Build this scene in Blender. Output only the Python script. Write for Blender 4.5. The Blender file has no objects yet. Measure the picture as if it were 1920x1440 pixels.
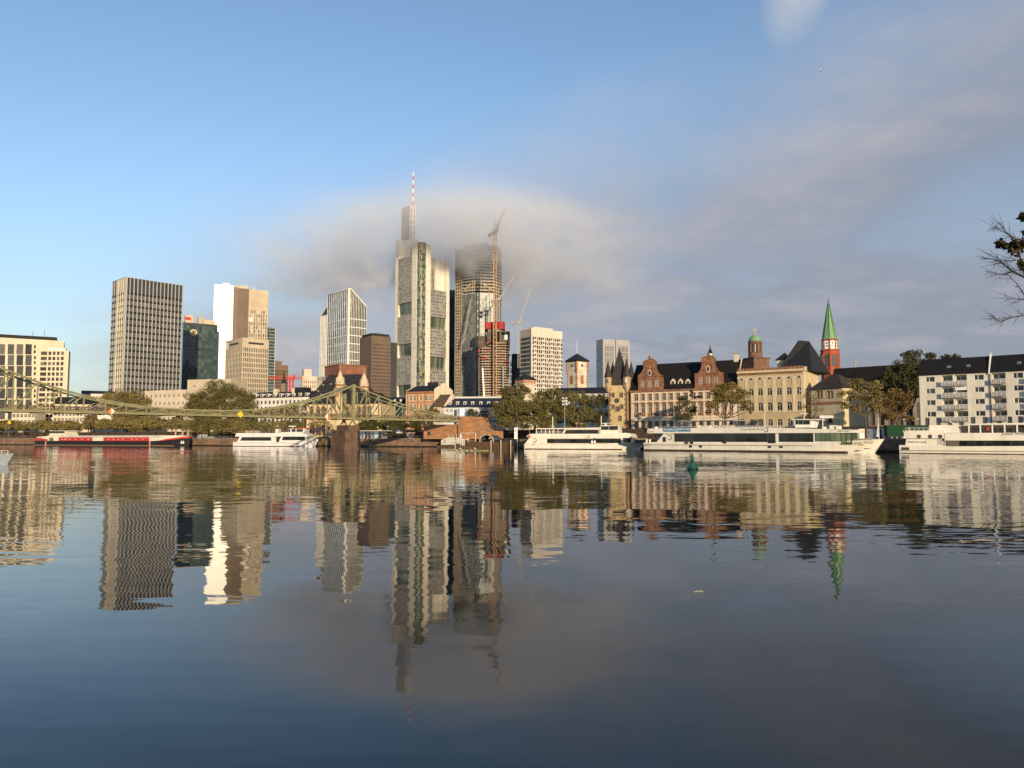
import bpy, math, random
from mathutils import Vector, Matrix
R = random.Random(11)
S = bpy.context.scene
COL = S.collection
PI = math.pi
# ------------------------------------------------------------------ camera, light, sky, exposure
F_PX, CAM_H, TH = 1400.0, 3.55, math.atan(102/1400)
cd = bpy.data.cameras.new('camera'); cam = bpy.data.objects.new('camera', cd); COL.objects.link(cam)
cd.sensor_width = 36; cd.lens = 36*F_PX/1920; cd.clip_start = .1; cd.clip_end = 40000
cam.location = (0, 0, CAM_H); cam.rotation_euler = (PI/2+TH, 0, 0)
S.camera = cam
SUN_AZ = math.atan2(.30, -.954)         # clockwise from +Y (view direction)
SUN_EL = math.radians(10)
sd = bpy.data.lights.new('sun', 'SUN'); sun = bpy.data.objects.new('sun', sd); COL.objects.link(sun)
sd.energy = 5.0; sd.color = (1, .78, .50); sd.angle = math.radians(.53)
sv = Vector((math.sin(SUN_AZ)*math.cos(SUN_EL), math.cos(SUN_AZ)*math.cos(SUN_EL), math.sin(SUN_EL)))
sun.rotation_euler = sv.to_track_quat('Z', 'Y').to_euler(); sun.location = (60, -80, 90)
S.view_settings.view_transform = 'Standard'; S.view_settings.look = 'None'
S.view_settings.exposure = .2; S.view_settings.gamma = 1; S.view_settings.use_curve_mapping = False
S.cycles.use_denoising = True
S.cycles.volume_bounces = 14; S.cycles.max_bounces = 20; S.cycles.volume_step_rate = 1.6
S.cycles.volume_max_steps = 96
S.cycles.sample_clamp_indirect = 6

class X:
    """shader-node expressions: X(socket or number) with + - * / and functions"""
    def __init__(s, nt, v): s.nt = nt; s.v = v
    def op(s, o, *a):
        n = s.nt.nodes.new('ShaderNodeMath'); n.operation = o
        for i, q in enumerate((s,)+a):
            q = q.v if isinstance(q, X) else q
            if isinstance(q, (int, float)): n.inputs[i].default_value = q
            else: s.nt.links.new(q, n.inputs[i])
        return X(s.nt, n.outputs[0])
    def __add__(s, b): return s.op('ADD', b)
    def __radd__(s, b): return s.op('ADD', b)
    def __sub__(s, b): return s.op('SUBTRACT', b)
    def __rsub__(s, b): return X(s.nt, b).op('SUBTRACT', s)
    def __mul__(s, b): return s.op('MULTIPLY', b)
    def __rmul__(s, b): return s.op('MULTIPLY', b)
    def __truediv__(s, b): return s.op('DIVIDE', b)
    def clamp(s): return s.op('MAXIMUM', 0.0).op('MINIMUM', 1.0)
    def step(s, a, b):
        n = s.nt.nodes.new('ShaderNodeMapRange'); n.interpolation_type = 'SMOOTHSTEP'
        for i, q in enumerate((s, a, b)):
            q = q.v if isinstance(q, X) else q
            if isinstance(q, (int, float)): n.inputs[i].default_value = q
            else: s.nt.links.new(q, n.inputs[i])
        return X(s.nt, n.outputs[0])
def link(nt, a, b): nt.links.new(a.v if isinstance(a, X) else a, b)
def mixc(nt, fac, a, b):
    n = nt.nodes.new('ShaderNodeMix'); n.data_type = 'RGBA'
    for k, q in ((0, fac), (6, a), (7, b)):
        q = q.v if isinstance(q, X) else q
        if isinstance(q, (int, float)): n.inputs[k].default_value = q
        elif isinstance(q, tuple): n.inputs[k].default_value = tuple(q[:3])+(1,)
        else: nt.links.new(q, n.inputs[k])
    return n.outputs[2]
def noise(nt, vec, scale, detail=3, rough=.55, lac=2., dist=0):
    n = nt.nodes.new('ShaderNodeTexNoise'); n.inputs['Scale'].default_value = scale
    n.inputs['Detail'].default_value = detail; n.inputs['Roughness'].default_value = rough
    n.inputs['Lacunarity'].default_value = lac; n.inputs['Distortion'].default_value = dist
    link(nt, vec, n.inputs['Vector']); return n
def combine(nt, x, y, z):
    n = nt.nodes.new('ShaderNodeCombineXYZ')
    for i, q in enumerate((x, y, z)):
        q = q.v if isinstance(q, X) else q
        if isinstance(q, (int, float)): n.inputs[i].default_value = q
        else: nt.links.new(q, n.inputs[i])
    return n.outputs[0]

W = bpy.data.worlds.new('World'); S.world = W; W.use_nodes = True
nt = W.node_tree; nt.nodes.clear()
out = nt.nodes.new('ShaderNodeOutputWorld'); bg = nt.nodes.new('ShaderNodeBackground'); nt.links.new(bg.outputs[0], out.inputs[0])
BG = .15; bg.inputs[1].default_value = BG
sky = nt.nodes.new('ShaderNodeTexSky'); sky.sky_type = 'NISHITA'; sky.sun_disc = False
sky.sun_elevation = math.radians(16); sky.sun_rotation = SUN_AZ; sky.altitude = 100
sky.sun_elevation = SUN_EL; sky.air_density = 1.0; sky.dust_density = .4; sky.ozone_density = 2.2
tc = nt.nodes.new('ShaderNodeTexCoord'); sp = nt.nodes.new('ShaderNodeSeparateXYZ'); nt.links.new(tc.outputs['Generated'], sp.inputs[0])
dx, dy, dz = (X(nt, sp.outputs[i]) for i in range(3))
az = dx.op('ARCTAN2', dy)
hor = (dx*dx+dy*dy).op('SQRT')
el = dz.op('ARCTAN2', hor)
azc = az.op('MAXIMUM', -1.2).op('MINIMUM', 1.6)
elc = el.op('MAXIMUM', 0.0)
k = 1.0/1.0
pz = elc+.16
cvec = combine(nt, dx/pz, dy/pz, 0.0)
n1 = noise(nt, cvec, .75, 5, .52, 2.1, .25); n2 = noise(nt, cvec, 1.9, 6, .6); n3 = noise(nt, cvec, .32, 2, .5)
f1 = X(nt, n1.outputs[0])-.5; f2 = X(nt, n2.outputs[0])-.5; f3 = X(nt, n3.outputs[0])-.5
etop = azc*.24+.335+f1*.16+f2*.05
etop = etop.op('MINIMUM', .62)
mask = (etop-el).step(-.13, .15)
left = (az+f1*.22+f2*.08).step(-.60, -.30)
thin = (f1*.9+f2*.55+f3*.6+.68).clamp()
dens = (mask*left*thin*1.5).clamp()
# one bright wisp high on the right, a few more higher up beyond the frame
wv = combine(nt, az*2.3+el*1.2, el*1.6, 3.7)
nw = X(nt, noise(nt, wv, 4.5, 6, .6, 2., .8).outputs[0])
def blob(a0, e0, ra, re, sl=0.0):
    da = (az-a0-(el-e0)*sl)/ra; de = (el-e0)/re
    return (1.0-(da*da+de*de)).clamp()
wisp = (blob(.392, .56, .055, .10, .30)*(nw*1.5-.12)*1.0).clamp().op('POWER', 1.3)
hi = ((nw-.56)*2.2).clamp()*el.step(.53, .72)*az.step(.1, .7)*.8
# colours of sky light itself (unit: radiance / BG)
def rad(r, g, b): return (r/BG, g/BG, b/BG)
lowhaze = (1.0-(el/.30)).clamp()
tint = nt.nodes.new('ShaderNodeMix'); tint.data_type = 'RGBA'; tint.blend_type = 'MULTIPLY'; tint.inputs[0].default_value = 1
nt.links.new(sky.outputs[0], tint.inputs[6]); tint.inputs[7].default_value = (1.12, 1.10, 1.10, 1); clear = tint.outputs[2]
hs = nt.nodes.new('ShaderNodeHueSaturation'); nt.links.new(clear, hs.inputs['Color']); hs.inputs['Saturation'].default_value = .98; hs.inputs['Value'].default_value = 1.17
clear = mixc(nt, lowhaze*.75, hs.outputs[0], rad(.385, .425, .455))
lit = (f2*2.0+f1*1.8+.56-(az*.45)+((el-etop)*1.1)).clamp()
ccol = mixc(nt, lit, rad(.255, .275, .335), rad(.48, .46, .48))
# gaps with bluish light low between the cloud layers
col = mixc(nt, dens*.93, clear, ccol)
col = mixc(nt, wisp.op('MAXIMUM', hi), col, rad(.60, .58, .56))
# below the horizon the world repeats its haze tone
nt.links.new(col, bg.inputs[0])

# ------------------------------------------------------------------ pixel helper: a photo pixel at a chosen depth
def P(px, py, Y):
    u = (px-960)/F_PX; v = (720-py)/F_PX
    c, s = math.cos(TH), math.sin(TH)
    k = Y/(c-v*s)
    return Vector((u*k, Y, CAM_H+(s+v*c)*k))
def G(px, Y): return P(px, 822, Y)            # ground-plan position

# ------------------------------------------------------------------ mesh builder
class MB:
    def __init__(s): s.v = []; s.f = []; s.mi = []; s.m = 0
    def poly(s, pts):
        n = len(s.v); s.v += [tuple(p) for p in pts]; s.f.append(tuple(range(n, n+len(pts)))); s.mi.append(s.m)
    def mesh(s, vs, fs):
        n = len(s.v); s.v += [tuple(p) for p in vs]
        for f in fs: s.f.append(tuple(i+n for i in f)); s.mi.append(s.m)
    def hexa(s, p):
        s.mesh(p, [(0, 3, 2, 1), (4, 5, 6, 7), (0, 1, 5, 4), (1, 2, 6, 5), (2, 3, 7, 6), (3, 0, 4, 7)]); return s
    def box(s, x0, x1, y0, y1, z0, z1):
        return s.hexa([(x0, y0, z0), (x1, y0, z0), (x1, y1, z0), (x0, y1, z0), (x0, y0, z1), (x1, y0, z1), (x1, y1, z1), (x0, y1, z1)])
    def fbox(s, F, u0, u1, z0, z1, d0, d1):
        ox, oy, ux, uy = F; nx, ny = uy, -ux
        p = [(ox+ux*u+nx*d, oy+uy*u+ny*d) for u, d in ((u0, d0), (u0, d1), (u1, d1), (u1, d0))]
        return s.hexa([(*q, z0) for q in p]+[(*q, z1) for q in p])
    def fquad(s, F, u0, u1, z0, z1, d, tilt=0):
        ox, oy, ux, uy = F; nx, ny = uy, -ux
        t = [R.uniform(-tilt, tilt) if tilt else 0 for _ in range(2)]
        a = d+t[0]*(u1-u0)*.5; b = d-t[0]*(u1-u0)*.5; e = t[1]*(z1-z0)*.5
        s.poly([(ox+ux*u+nx*q, oy+uy*u+ny*q, z) for u, z, q in ((u0, z0, a+e), (u1, z0, b+e), (u1, z1, b-e), (u0, z1, a-e))])
    def prism(s, pl, z0, z1, top=None):
        n = len(pl); top = top or pl
        z0s = z0 if isinstance(z0, (list, tuple)) else [z0]*n
        z1s = z1 if isinstance(z1, (list, tuple)) else [z1]*n
        s.mesh([(x, y, z) for (x, y), z in zip(pl, z0s)]+[(x, y, z) for (x, y), z in zip(top, z1s)],
               [tuple(range(n-1, -1, -1)), tuple(range(n, 2*n))]+[(i, (i+1) % n, n+(i+1) % n, n+i) for i in range(n)]); return s
    def xz(s, pl, y0, y1):
        n = len(pl)
        s.mesh([(x, y0, z) for x, z in pl]+[(x, y1, z) for x, z in pl],
               [tuple(range(n)), tuple(range(2*n-1, n-1, -1))]+[(i, n+i, n+(i+1) % n, (i+1) % n) for i in range(n)]); return s
    def yz(s, pl, x0, x1):
        n = len(pl)
        s.mesh([(x0, y, z) for y, z in pl]+[(x1, y, z) for y, z in pl],
               [tuple(range(n)), tuple(range(2*n-1, n-1, -1))]+[(i, n+i, n+(i+1) % n, (i+1) % n) for i in range(n)]); return s
    def bar(s, p, q, w, h=None, up=(0, 0, 1)):
        p, q = Vector(p), Vector(q); h = h or w; d = (q-p)
        if d.length < 1e-6: return s
        d.normalize(); up = Vector(up)
        if abs(d.dot(up)) > .98: up = Vector((1, 0, 0))
        a = d.cross(up).normalized()*w/2; b = a.cross(d).normalized()*h/2
        return s.hexa([p-a-b, p+a-b, p+a+b, p-a+b, q-a-b, q+a-b, q+a+b, q-a+b])
    def tube(s, pts, rad, n=6, cap=True):
        pts = [Vector(p) for p in pts]; rad = rad if isinstance(rad, (list, tuple)) else [rad]*len(pts)
        vs, fs = [], []; ref = None
        for i, p in enumerate(pts):
            d = (pts[min(i+1, len(pts)-1)]-pts[max(i-1, 0)]).normalized()
            if ref is None: ref = Vector((1, 0, 0)) if abs(d.x) < .8 else Vector((0, 1, 0))
            a = d.cross(ref).normalized(); b = d.cross(a).normalized(); ref = b.cross(d) if False else ref
            for k in range(n):
                t = 2*PI*k/n; vs.append(p+(a*math.cos(t)+b*math.sin(t))*rad[i])
        for i in range(len(pts)-1):
            for k in range(n): fs.append((i*n+k, i*n+(k+1) % n, (i+1)*n+(k+1) % n, (i+1)*n+k))
        if cap: fs += [tuple(range(n-1, -1, -1)), tuple(range((len(pts)-1)*n, len(pts)*n))]
        s.mesh(vs, fs); return s
    def lathe(s, prof, n=8, cx=0, cy=0, a0=0, sx=1, sy=1):
        vs, fs = [], []
        for r, z in prof:
            for k in range(n):
                t = a0+2*PI*k/n; vs.append((cx+r*math.cos(t)*sx, cy+r*math.sin(t)*sy, z))
        m = len(prof)
        for i in range(m-1):
            for k in range(n): fs.append((i*n+k, i*n+(k+1) % n, (i+1)*n+(k+1) % n, (i+1)*n+k))
        fs += [tuple(range(n-1, -1, -1)), tuple(range((m-1)*n, m*n))]
        s.mesh(vs, fs); return s
    def data(s, name, mats, smooth=False):
        me = bpy.data.meshes.new(name); me.from_pydata(s.v, [], s.f)
        mats = mats if isinstance(mats, (list, tuple)) else [mats]
        for m in mats: me.materials.append(m)
        if len(mats) > 1: me.polygons.foreach_set('material_index', s.mi)
        if smooth: me.polygons.foreach_set('use_smooth', [True]*len(s.f))
        me.update(); return me
    def build(s, name, mats, par=None, smooth=False, label=None, kind=None):
        if not s.v: return None
        return put(name, s.data(name, mats, smooth), par, label=label, kind=kind)
def put(name, me, par=None, loc=(0, 0, 0), rz=0, label=None, kind=None):
    o = bpy.data.objects.new(name, me); COL.objects.link(o)
    o.parent = par; o.location = loc; o.rotation_euler = (0, 0, rz)
    if label: o['label'] = label
    if kind: o['kind'] = kind
    return o
def tag(o, label, cat, group=None):
    o['label'] = label; o['category'] = cat
    if group: o['group'] = group
    return o
def thing(name, label, cat, loc=(0, 0, 0), rz=0, group=None):
    return tag(put(name, None, None, loc, rz), label, cat, group)
def copy_tree(o, par=None):
    c = o.copy(); COL.objects.link(c); c.parent = par
    for ch in o.children: copy_tree(ch, c)
    return c

# ------------------------------------------------------------------ materials
MATS = {}
def M(name, col=(.5, .5, .5), rough=.8, metal=0., var=.15, scale=1.5, bump=0., spec=.2, col2=None, stretch=(1, 1, 1), island=0.):
    if name in MATS: return MATS[name]
    m = bpy.data.materials.new(name); m.use_nodes = True; t = m.node_tree; b = t.nodes['Principled BSDF']
    b.inputs['Roughness'].default_value = rough; b.inputs['Metallic'].default_value = metal
    b.inputs['Specular IOR Level'].default_value = spec
    if var or col2 or island:
        g = t.nodes.new('ShaderNodeTexCoord'); mp = t.nodes.new('ShaderNodeMapping'); mp.inputs['Scale'].default_value = stretch
        t.links.new(g.outputs['Object'], mp.inputs[0])
        n = noise(t, mp.outputs[0], scale, 4, .6)
        f = X(t, n.outputs[0])
        c2 = col2 or tuple(c*(1-var*1.6) for c in col)
        c1 = tuple(min(1, c*(1+var*.5)) for c in col)
        fac = f.step(.3, .72)
        if island:
            gi = t.nodes.new('ShaderNodeNewGeometry')
            fac = (fac*(1-island)+X(t, gi.outputs['Random Per Island'])*island)
        c = mixc(t, fac, c1, c2)
        if scale <= .6 and not island:      # rain streaks and soot on large walls
            m2 = t.nodes.new('ShaderNodeMapping'); m2.inputs['Scale'].default_value = (1.1, 1.1, .07); t.links.new(g.outputs['Object'], m2.inputs[0])
            sk = X(t, noise(t, m2.outputs[0], .8, 4, .6).outputs[0]).step(.35, .8)
            c = mixc(t, sk*.34, c, tuple(q*.55 for q in col))
        t.links.new(c, b.inputs['Base Color'])
        if bump:
            bp = t.nodes.new('ShaderNodeBump'); bp.inputs['Strength'].default_value = 1; bp.inputs['Distance'].default_value = bump
            n2 = noise(t, mp.outputs[0], scale*3, 4, .6); t.links.new(n2.outputs[0], bp.inputs['Height']); t.links.new(bp.outputs[0], b.inputs['Normal'])
    else: b.inputs['Base Color'].default_value = (*col, 1)
    MATS[name] = m; return m
def glass(name, col=(.02, .025, .03), rough=.06, spec=.9, lo=None, metal=0.):
    """window glass: dark room behind a reflecting pane, each pane slightly different"""
    if name in MATS: return MATS[name]
    m = bpy.data.materials.new(name); m.use_nodes = True; t = m.node_tree; b = t.nodes['Principled BSDF']
    gi = t.nodes.new('ShaderNodeNewGeometry'); oi = t.nodes.new('ShaderNodeObjectInfo')
    f = (X(t, gi.outputs['Random Per Island'])+X(t, oi.outputs['Random'])).op('FRACT')
    c = mixc(t, f.op('POWER', 2.0), col, lo or tuple(min(1, q*3.2+.02) for q in col))
    t.links.new(c, b.inputs['Base Color']); b.inputs['Roughness'].default_value = rough
    b.inputs['Specular IOR Level'].default_value = spec; b.inputs['Metallic'].default_value = metal
    MATS[name] = m; return m
# ------------------------------------------------------------------ water
mw = bpy.data.materials.new('river_water'); mw.use_nodes = True; t = mw.node_tree; b = t.nodes['Principled BSDF']
b.inputs['Base Color'].default_value = (.012, .017, .016, 1); b.inputs['Roughness'].default_value = .022; b.inputs['IOR'].default_value = 1.333; b.inputs['Specular IOR Level'].default_value = .42
g = t.nodes.new('ShaderNodeNewGeometry')
def warp(sx, sy, rz=0):
    mp = t.nodes.new('ShaderNodeMapping'); mp.inputs['Scale'].default_value = (sx, sy, 1); mp.inputs['Rotation'].default_value = (0, 0, rz)
    t.links.new(g.outputs['Position'], mp.inputs[0]); return mp.outputs[0]
def slope(vec, sc, det, amp):
    n = noise(t, vec, sc, det, .5); s = t.nodes.new('ShaderNodeSeparateXYZ'); t.links.new(n.outputs['Color'], s.inputs[0])
    return (X(t, s.outputs[0])-.5)*amp, (X(t, s.outputs[1])-.5)*amp
patch = X(t, noise(t, warp(.012, .03, .25), 1.0, 3, .5).outputs[0]).step(.35, .65)
sx1, sy1 = slope(warp(.50, 1.9, .08), 1.0, 2.5, .050)
sx2, sy2 = slope(warp(.075, .42, -.10), 1.0, 2.5, .044)
sx3, sy3 = slope(warp(1.5, 5.5, .1), 1.0, 2.5, .022)
amt = patch*1.25+.40
sx4, sy4 = slope(warp(.018, .085, .05), 1.0, 2.5, .011)
wp = X(t, noise(t, warp(.035, .11, .3), 1.0, 4, .6).outputs[0]).step(.54, .72)
sx5, sy5 = slope(warp(2.4, 7.5, .05), 1.0, 2.0, .085)
nx = sx5*wp*.6+(sx1*1.35+sx3+sx2*.45)*amt+sx4*.3; ny = sy5*wp+(sy1+sy3+sy2)*amt+sy4
nrm = t.nodes.new('ShaderNodeVectorMath'); nrm.operation = 'NORMALIZE'
link(t, combine(t, nx, ny, 1.0), nrm.inputs[0]); t.links.new(nrm.outputs[0], b.inputs['Normal'])
mb = MB(); mb.poly([(-9000, -300, 0), (9000, -300, 0), (9000, 9000, 0), (-9000, 9000, 0)])
put('river_water', mb.data('river_water', mw), kind='structure')

# ------------------------------------------------------------------ bank and ground
BANK = [(-2500, 950), (-420, 468), (-290, 422), (-161, 369), (-131, 353), (-90, 342), (-74, 331), (-30, 309), (-10, 297), (3, 268), (46, 252), (56, 232), (100, 196), (118, 190), (150, 178), (220, 158), (900, 40), (2500, -200)]
def offs(pl, d):
    o = []
    for i, p in enumerate(pl):
        a = Vector(pl[max(i-1, 0)]); c = Vector(pl[min(i+1, len(pl)-1)]); e = (c-a).normalized()
        o.append((p[0]-e.y*d, p[1]+e.x*d))
    return o
QZ, LZ = 3.3, 7.0
stone = M('red_sandstone_quay', (.25, .155, .10), .9, var=.35, scale=.5, bump=.06, col2=(.12, .085, .06), stretch=(1, 1, 2.5))
cobble = M('quay_cobbles', (.20, .18, .16), .9, var=.3, scale=.8, bump=.02)
street = M('asphalt_and_pavement', (.075, .075, .075), .9, var=.3, scale=.3)
coping = M('quay_coping', (.32, .26, .20), .85, var=.25, scale=.8)
mb = MB(); uvs = []; run = 0.
for a, c in zip(BANK, BANK[1:]):
    l_ = math.dist(a, c); mb.poly([(*a, -3), (*c, -3), (*c, QZ), (*a, QZ)]); uvs += [(run, -3), (run+l_, -3), (run+l_, QZ), (run, QZ)]; run += l_
qm = bpy.data.materials.new('sandstone_blocks'); qm.use_nodes = True; t = qm.node_tree; b = t.nodes['Principled BSDF']; b.inputs['Roughness'].default_value = .9
uvn = t.nodes.new('ShaderNodeUVMap'); br = t.nodes.new('ShaderNodeTexBrick'); t.links.new(uvn.outputs[0], br.inputs['Vector'])
for k_, v_ in (('Scale', 1.), ('Brick Width', 1.15), ('Row Height', .48), ('Mortar Size', .035), ('Bias', -.1)): br.inputs[k_].default_value = v_
br.inputs['Color1'].default_value = (.30, .18, .11, 1); br.inputs['Color2'].default_value = (.15, .095, .065, 1); br.inputs['Mortar'].default_value = (.06, .045, .035, 1)
st_ = X(t, noise(t, uvn.outputs[0], .22, 5, .62).outputs[0]).step(.36, .7)
t.links.new(mixc(t, st_*.65, br.outputs[0], (.085, .065, .045)), b.inputs['Base Color'])
bp = t.nodes.new('ShaderNodeBump'); bp.inputs['Distance'].default_value = .05; bp.invert = True; t.links.new(br.outputs['Fac'], bp.inputs['Height']); t.links.new(bp.outputs[0], b.inputs['Normal'])
qw = mb.build('quay_wall', qm, kind='structure'); ul = qw.data.uv_layers.new(name='UVMap')
for k_, q in enumerate(uvs): ul.data[k_].uv = q
BW = offs(BANK, -.06); mb = MB()
for a, c in zip(BW, BW[1:]): mb.poly([(*a, -1), (*c, -1), (*c, .42), (*a, .42)])
mb.build('waterline_stain', M('wet_algae_stone', (.030, .030, .020), .5, var=.3, scale=.7), kind='structure')
BV = offs(BANK, -.10); run = 0; vb = MB()
for a, c in zip(BV, BV[1:]):
    l_ = math.dist(a, c)
    if l_ > 300: continue
    for k_ in range(int(l_/14)):
        f_ = (k_+.5)/max(1, int(l_/14)); p_ = Vector(a).lerp(Vector(c), f_); e_ = (Vector(c)-Vector(a)).normalized()*.12
        vb.prism([(p_.x-e_.x, p_.y-e_.y), (p_.x+e_.x, p_.y+e_.y), (p_.x+e_.x, p_.y+e_.y+.14), (p_.x-e_.x, p_.y-e_.y+.14)], .3, QZ-.1)
vb.build('fender_timber', M('old_timber', (.06, .045, .035), .9, var=.3), kind='stuff')
B1 = offs(BANK, .7); B2 = offs(BANK, 15.5); BF = offs(BANK, -.12)
mb = MB()
for i in range(len(BANK)-1):
    mb.hexa([(*BF[i], QZ), (*BF[i+1], QZ), (*B1[i+1], QZ), (*B1[i], QZ), (*BF[i], QZ+.25), (*BF[i+1], QZ+.25), (*B1[i+1], QZ+.25), (*B1[i], QZ+.25)])
mb.build('quay_coping', coping, kind='structure')
mb = MB()
for i in range(len(BANK)-1): mb.poly([(*B1[i], QZ), (*B1[i+1], QZ), (*B2[i+1], QZ), (*B2[i], QZ)])
mb.build('quay_promenade', cobble, kind='structure')
mb = MB()
for i in range(len(BANK)-1): mb.poly([(*B2[i], QZ-.1), (*B2[i+1], QZ-.1), (*B2[i+1], LZ), (*B2[i], LZ)])
mb.build('upper_quay_wall', M('dark_shaded_sandstone', (.065, .046, .036), .9, var=.3, scale=.6, bump=.05), kind='structure')  # dark brown stone; tree shade on the left stretch is in the colour too
mb = MB()
mb.poly([(*p, LZ) for p in B2]+[(9000, -200, LZ), (9000, 9500, LZ), (-9000, 9500, LZ), (-9000, 1000, LZ)])
mb.build('ground', street, kind='structure')
# near bank under and behind the camera, out of the frame
mb = MB(); mb.prism([(-400, 3.2), (-400, -250), (400, -250), (400, 3.2)], -3, 1.9)
mb.build('near_bank', cobble, kind='structure')

# ------------------------------------------------------------------ low cloud wrapped round the high towers
mf = bpy.data.materials.new('low_cloud'); mf.use_nodes = True; t = mf.node_tree; t.nodes.clear()
o_ = t.nodes.new('ShaderNodeOutputMaterial'); pv = t.nodes.new('ShaderNodeVolumePrincipled'); t.links.new(pv.outputs[0], o_.inputs['Volume'])
pv.inputs['Color'].default_value = (.975, .98, .99, 1); pv.inputs['Anisotropy'].default_value = -.1
g = t.nodes.new('ShaderNodeNewGeometry'); s_ = t.nodes.new('ShaderNodeSeparateXYZ'); t.links.new(g.outputs['Position'], s_.inputs[0])
x, y, z = (X(t, s_.outputs[i]) for i in range(3))
mp = t.nodes.new('ShaderNodeMapping'); mp.inputs['Scale'].default_value = (.8, .6, 1.5); t.links.new(g.outputs['Position'], mp.inputs[0])
fa = X(t, noise(t, mp.outputs[0], .012, 4, .55).outputs[0])-.5
fb = X(t, noise(t, mp.outputs[0], .038, 4, .65).outputs[0])-.5
q1 = (x+112.0)/42.0; zl = (q1*q1*-1.0).op('EXPONENT')*18.0+198.0+(765.0-y)*.19
q2 = (x+55.0)/150.0; zt = (q2*q2*-1.0).op('EXPONENT')*44.0+218.0
zz = z+fa*72.0+fb*34.0
lowm = (zz-zl).step(-4.0, 16.0); topm = (zt-zz).step(-14.0, 44.0)
sides = (x+fa*120.0).step(-360.0, -170.0)*(1.0-(x+fa*190.0).step(-40.0, 210.0)*.999)
dep = y.step(668.0, 725.0)*(1.0-y.step(880.0, 980.0))
link(t, lowm*topm*sides*dep*(fb*2.8+fa*1.6+.80).clamp()*.026, pv.inputs['Density'])
mb = MB(); mb.box(-420, 290, 662, 985, 160, 290)
fog = mb.build('low_cloud', mf, kind='stuff')
fog['label'] = 'soft grey cloud hiding the tops of the tallest towers'
# ------------------------------------------------------------------ shared materials
alu = M('light_aluminium', (.46, .47, .48), .45, .2, var=.1, scale=.05)
alu_sunlit = M('sunlit_cladding', (.62, .56, .45), .6, var=.12, scale=.05)  # lighter cladding: sun on the finned tower's left strip is in the colour
white_pan = M('white_panel', (.88, .87, .84), .5, var=.04, scale=.05)
white_paint = M('white_paint', (.78, .77, .74), .45, var=.06, scale=.4)
dark_pan = M('dark_panel', (.055, .057, .062), .5, var=.2, scale=.08)  # base lifted a little to stand in for haze on the far towers
brown_st = M('brown_granite', (.17, .125, .095), .7, var=.12, scale=.06)
beige_st = M('beige_limestone', (.52, .44, .33), .8, var=.12, scale=.06)
concrete = M('raw_concrete', (.33, .31, .28), .9, var=.25, scale=.15)
red_mesh = M('red_safety_net', (.42, .05, .05), .8, var=.3, scale=.5)
steel = M('galvanised_steel', (.30, .30, .30), .5, .5, var=.1)
g_dark = glass('dark_tower_glass', (.024, .027, .031))  # dark, blue and green tower glass lifted in colour in place of haze
g_grey = glass('grey_tower_glass', (.02, .024, .030), lo=(.13, .13, .125))
g_blue = glass('blue_tower_glass', (.045, .062, .088))
g_green = glass('green_tower_glass', (.024, .045, .042), lo=(.075, .115, .105))
g_brown = glass('brown_tower_glass', (.028, .022, .018), lo=(.07, .055, .042))
g_house = glass('house_window_glass', (.012, .014, .016), lo=(.055, .05, .042), spec=.6)
slate = M('slate_roof', (.024, .024, .028), .65, var=.3, scale=1.2, bump=.02, stretch=(1, 1, 3))
black_roof = M('dark_roofing', (.028, .028, .03), .8, var=.2)
gold = M('pale_gold_metal', (.75, .62, .33), .35, .6, var=.05)

class Tower:
    """rectangular tower whose near vertical edge is at photo pixel (pxc, ytop); phi = plan angle of its right face"""
    def __init__(s, name, label, pxl, pxc, pxr, ytop, Y, phi, z0=LZ, cat='skyscraper', yl=None, yr=None, group=None):
        phi = math.radians(phi); c = P(pxc, ytop, Y); s.Y = Y
        def along(px, py, d):
            q = P(px, py, 1000.); k = q.x/q.y
            return (k*c.y-c.x)/(d[0]-k*d[1])
        s.w2 = along(pxr, yr or ytop, (math.cos(phi), math.sin(phi))); s.w1 = along(pxl, yl or ytop, (-math.sin(phi), math.cos(phi)))
        if min(s.w1, s.w2) < 2 or max(s.w1, s.w2) > 90: print('TOWER?', label, s.w1, s.w2)
        s.root = thing(name, label, cat, (c.x, c.y, z0), phi, group); s.z0 = z0; s.h = c.z-z0
        s.R = (0, 0, 1, 0); s.L = (0, s.w1, 0, -1)
        s.B = (s.w2, s.w1, -1, 0); s.E = (s.w2, 0, 0, 1); s.phi = phi; s.c = c
    def z(s, py, Y=None): return P(960, py, Y or s.Y).z-s.z0
    def body(s, mat, h=None, name='core', ins=.12, z=0):
        MB().box(ins, s.w2-ins, ins, s.w1-ins, z, h or s.h).build(name, mat, s.root)
    def panes(s, F, W, z0, z1, nc, nr, mat, tilt=.012, d=0, name='window'):
        mb = MB(); cw, ch = W/nc, (z1-z0)/nr
        for i in range(nc):
            for j in range(nr): mb.fquad(F, i*cw, i*cw+cw, z0+j*ch, z0+j*ch+ch, d, tilt)
        return mb.build(name, mat, s.root, kind='stuff')
    def fins(s, F, us, z0, z1, w, d, mat, name='facade_fin'):
        mb = MB()
        for u in us: mb.fbox(F, u-w/2, u+w/2, z0, z1, -.1, d)
        return mb.build(name, mat, s.root, kind='stuff' if len(us) > 8 else None)
    def bands(s, F, W, zs, h, d, mat, name='floor_band', u0=0):
        mb = MB()
        for z in zs: mb.fbox(F, u0+.02, u0+W-.02, z-h/2, z+h/2, -.1, d)
        return mb.build(name, mat, s.root, kind='stuff' if len(zs) > 8 else None)
    def post(s, w, d, mat, z0=0, z1=None, name='corner_pillar'):
        MB().box(-d, w, -d, w, z0, z1 or s.h).build(name, mat, s.root)
    def roof(s, mat, h=.5, over=.15, z=None):
        z = z or s.h; MB().box(-over, s.w2+over, -over, s.w1+over, z, z+h).build('roof', mat, s.root)
def lin(a, b, n): return [a+(b-a)*i/n for i in range(n+1)]

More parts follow.
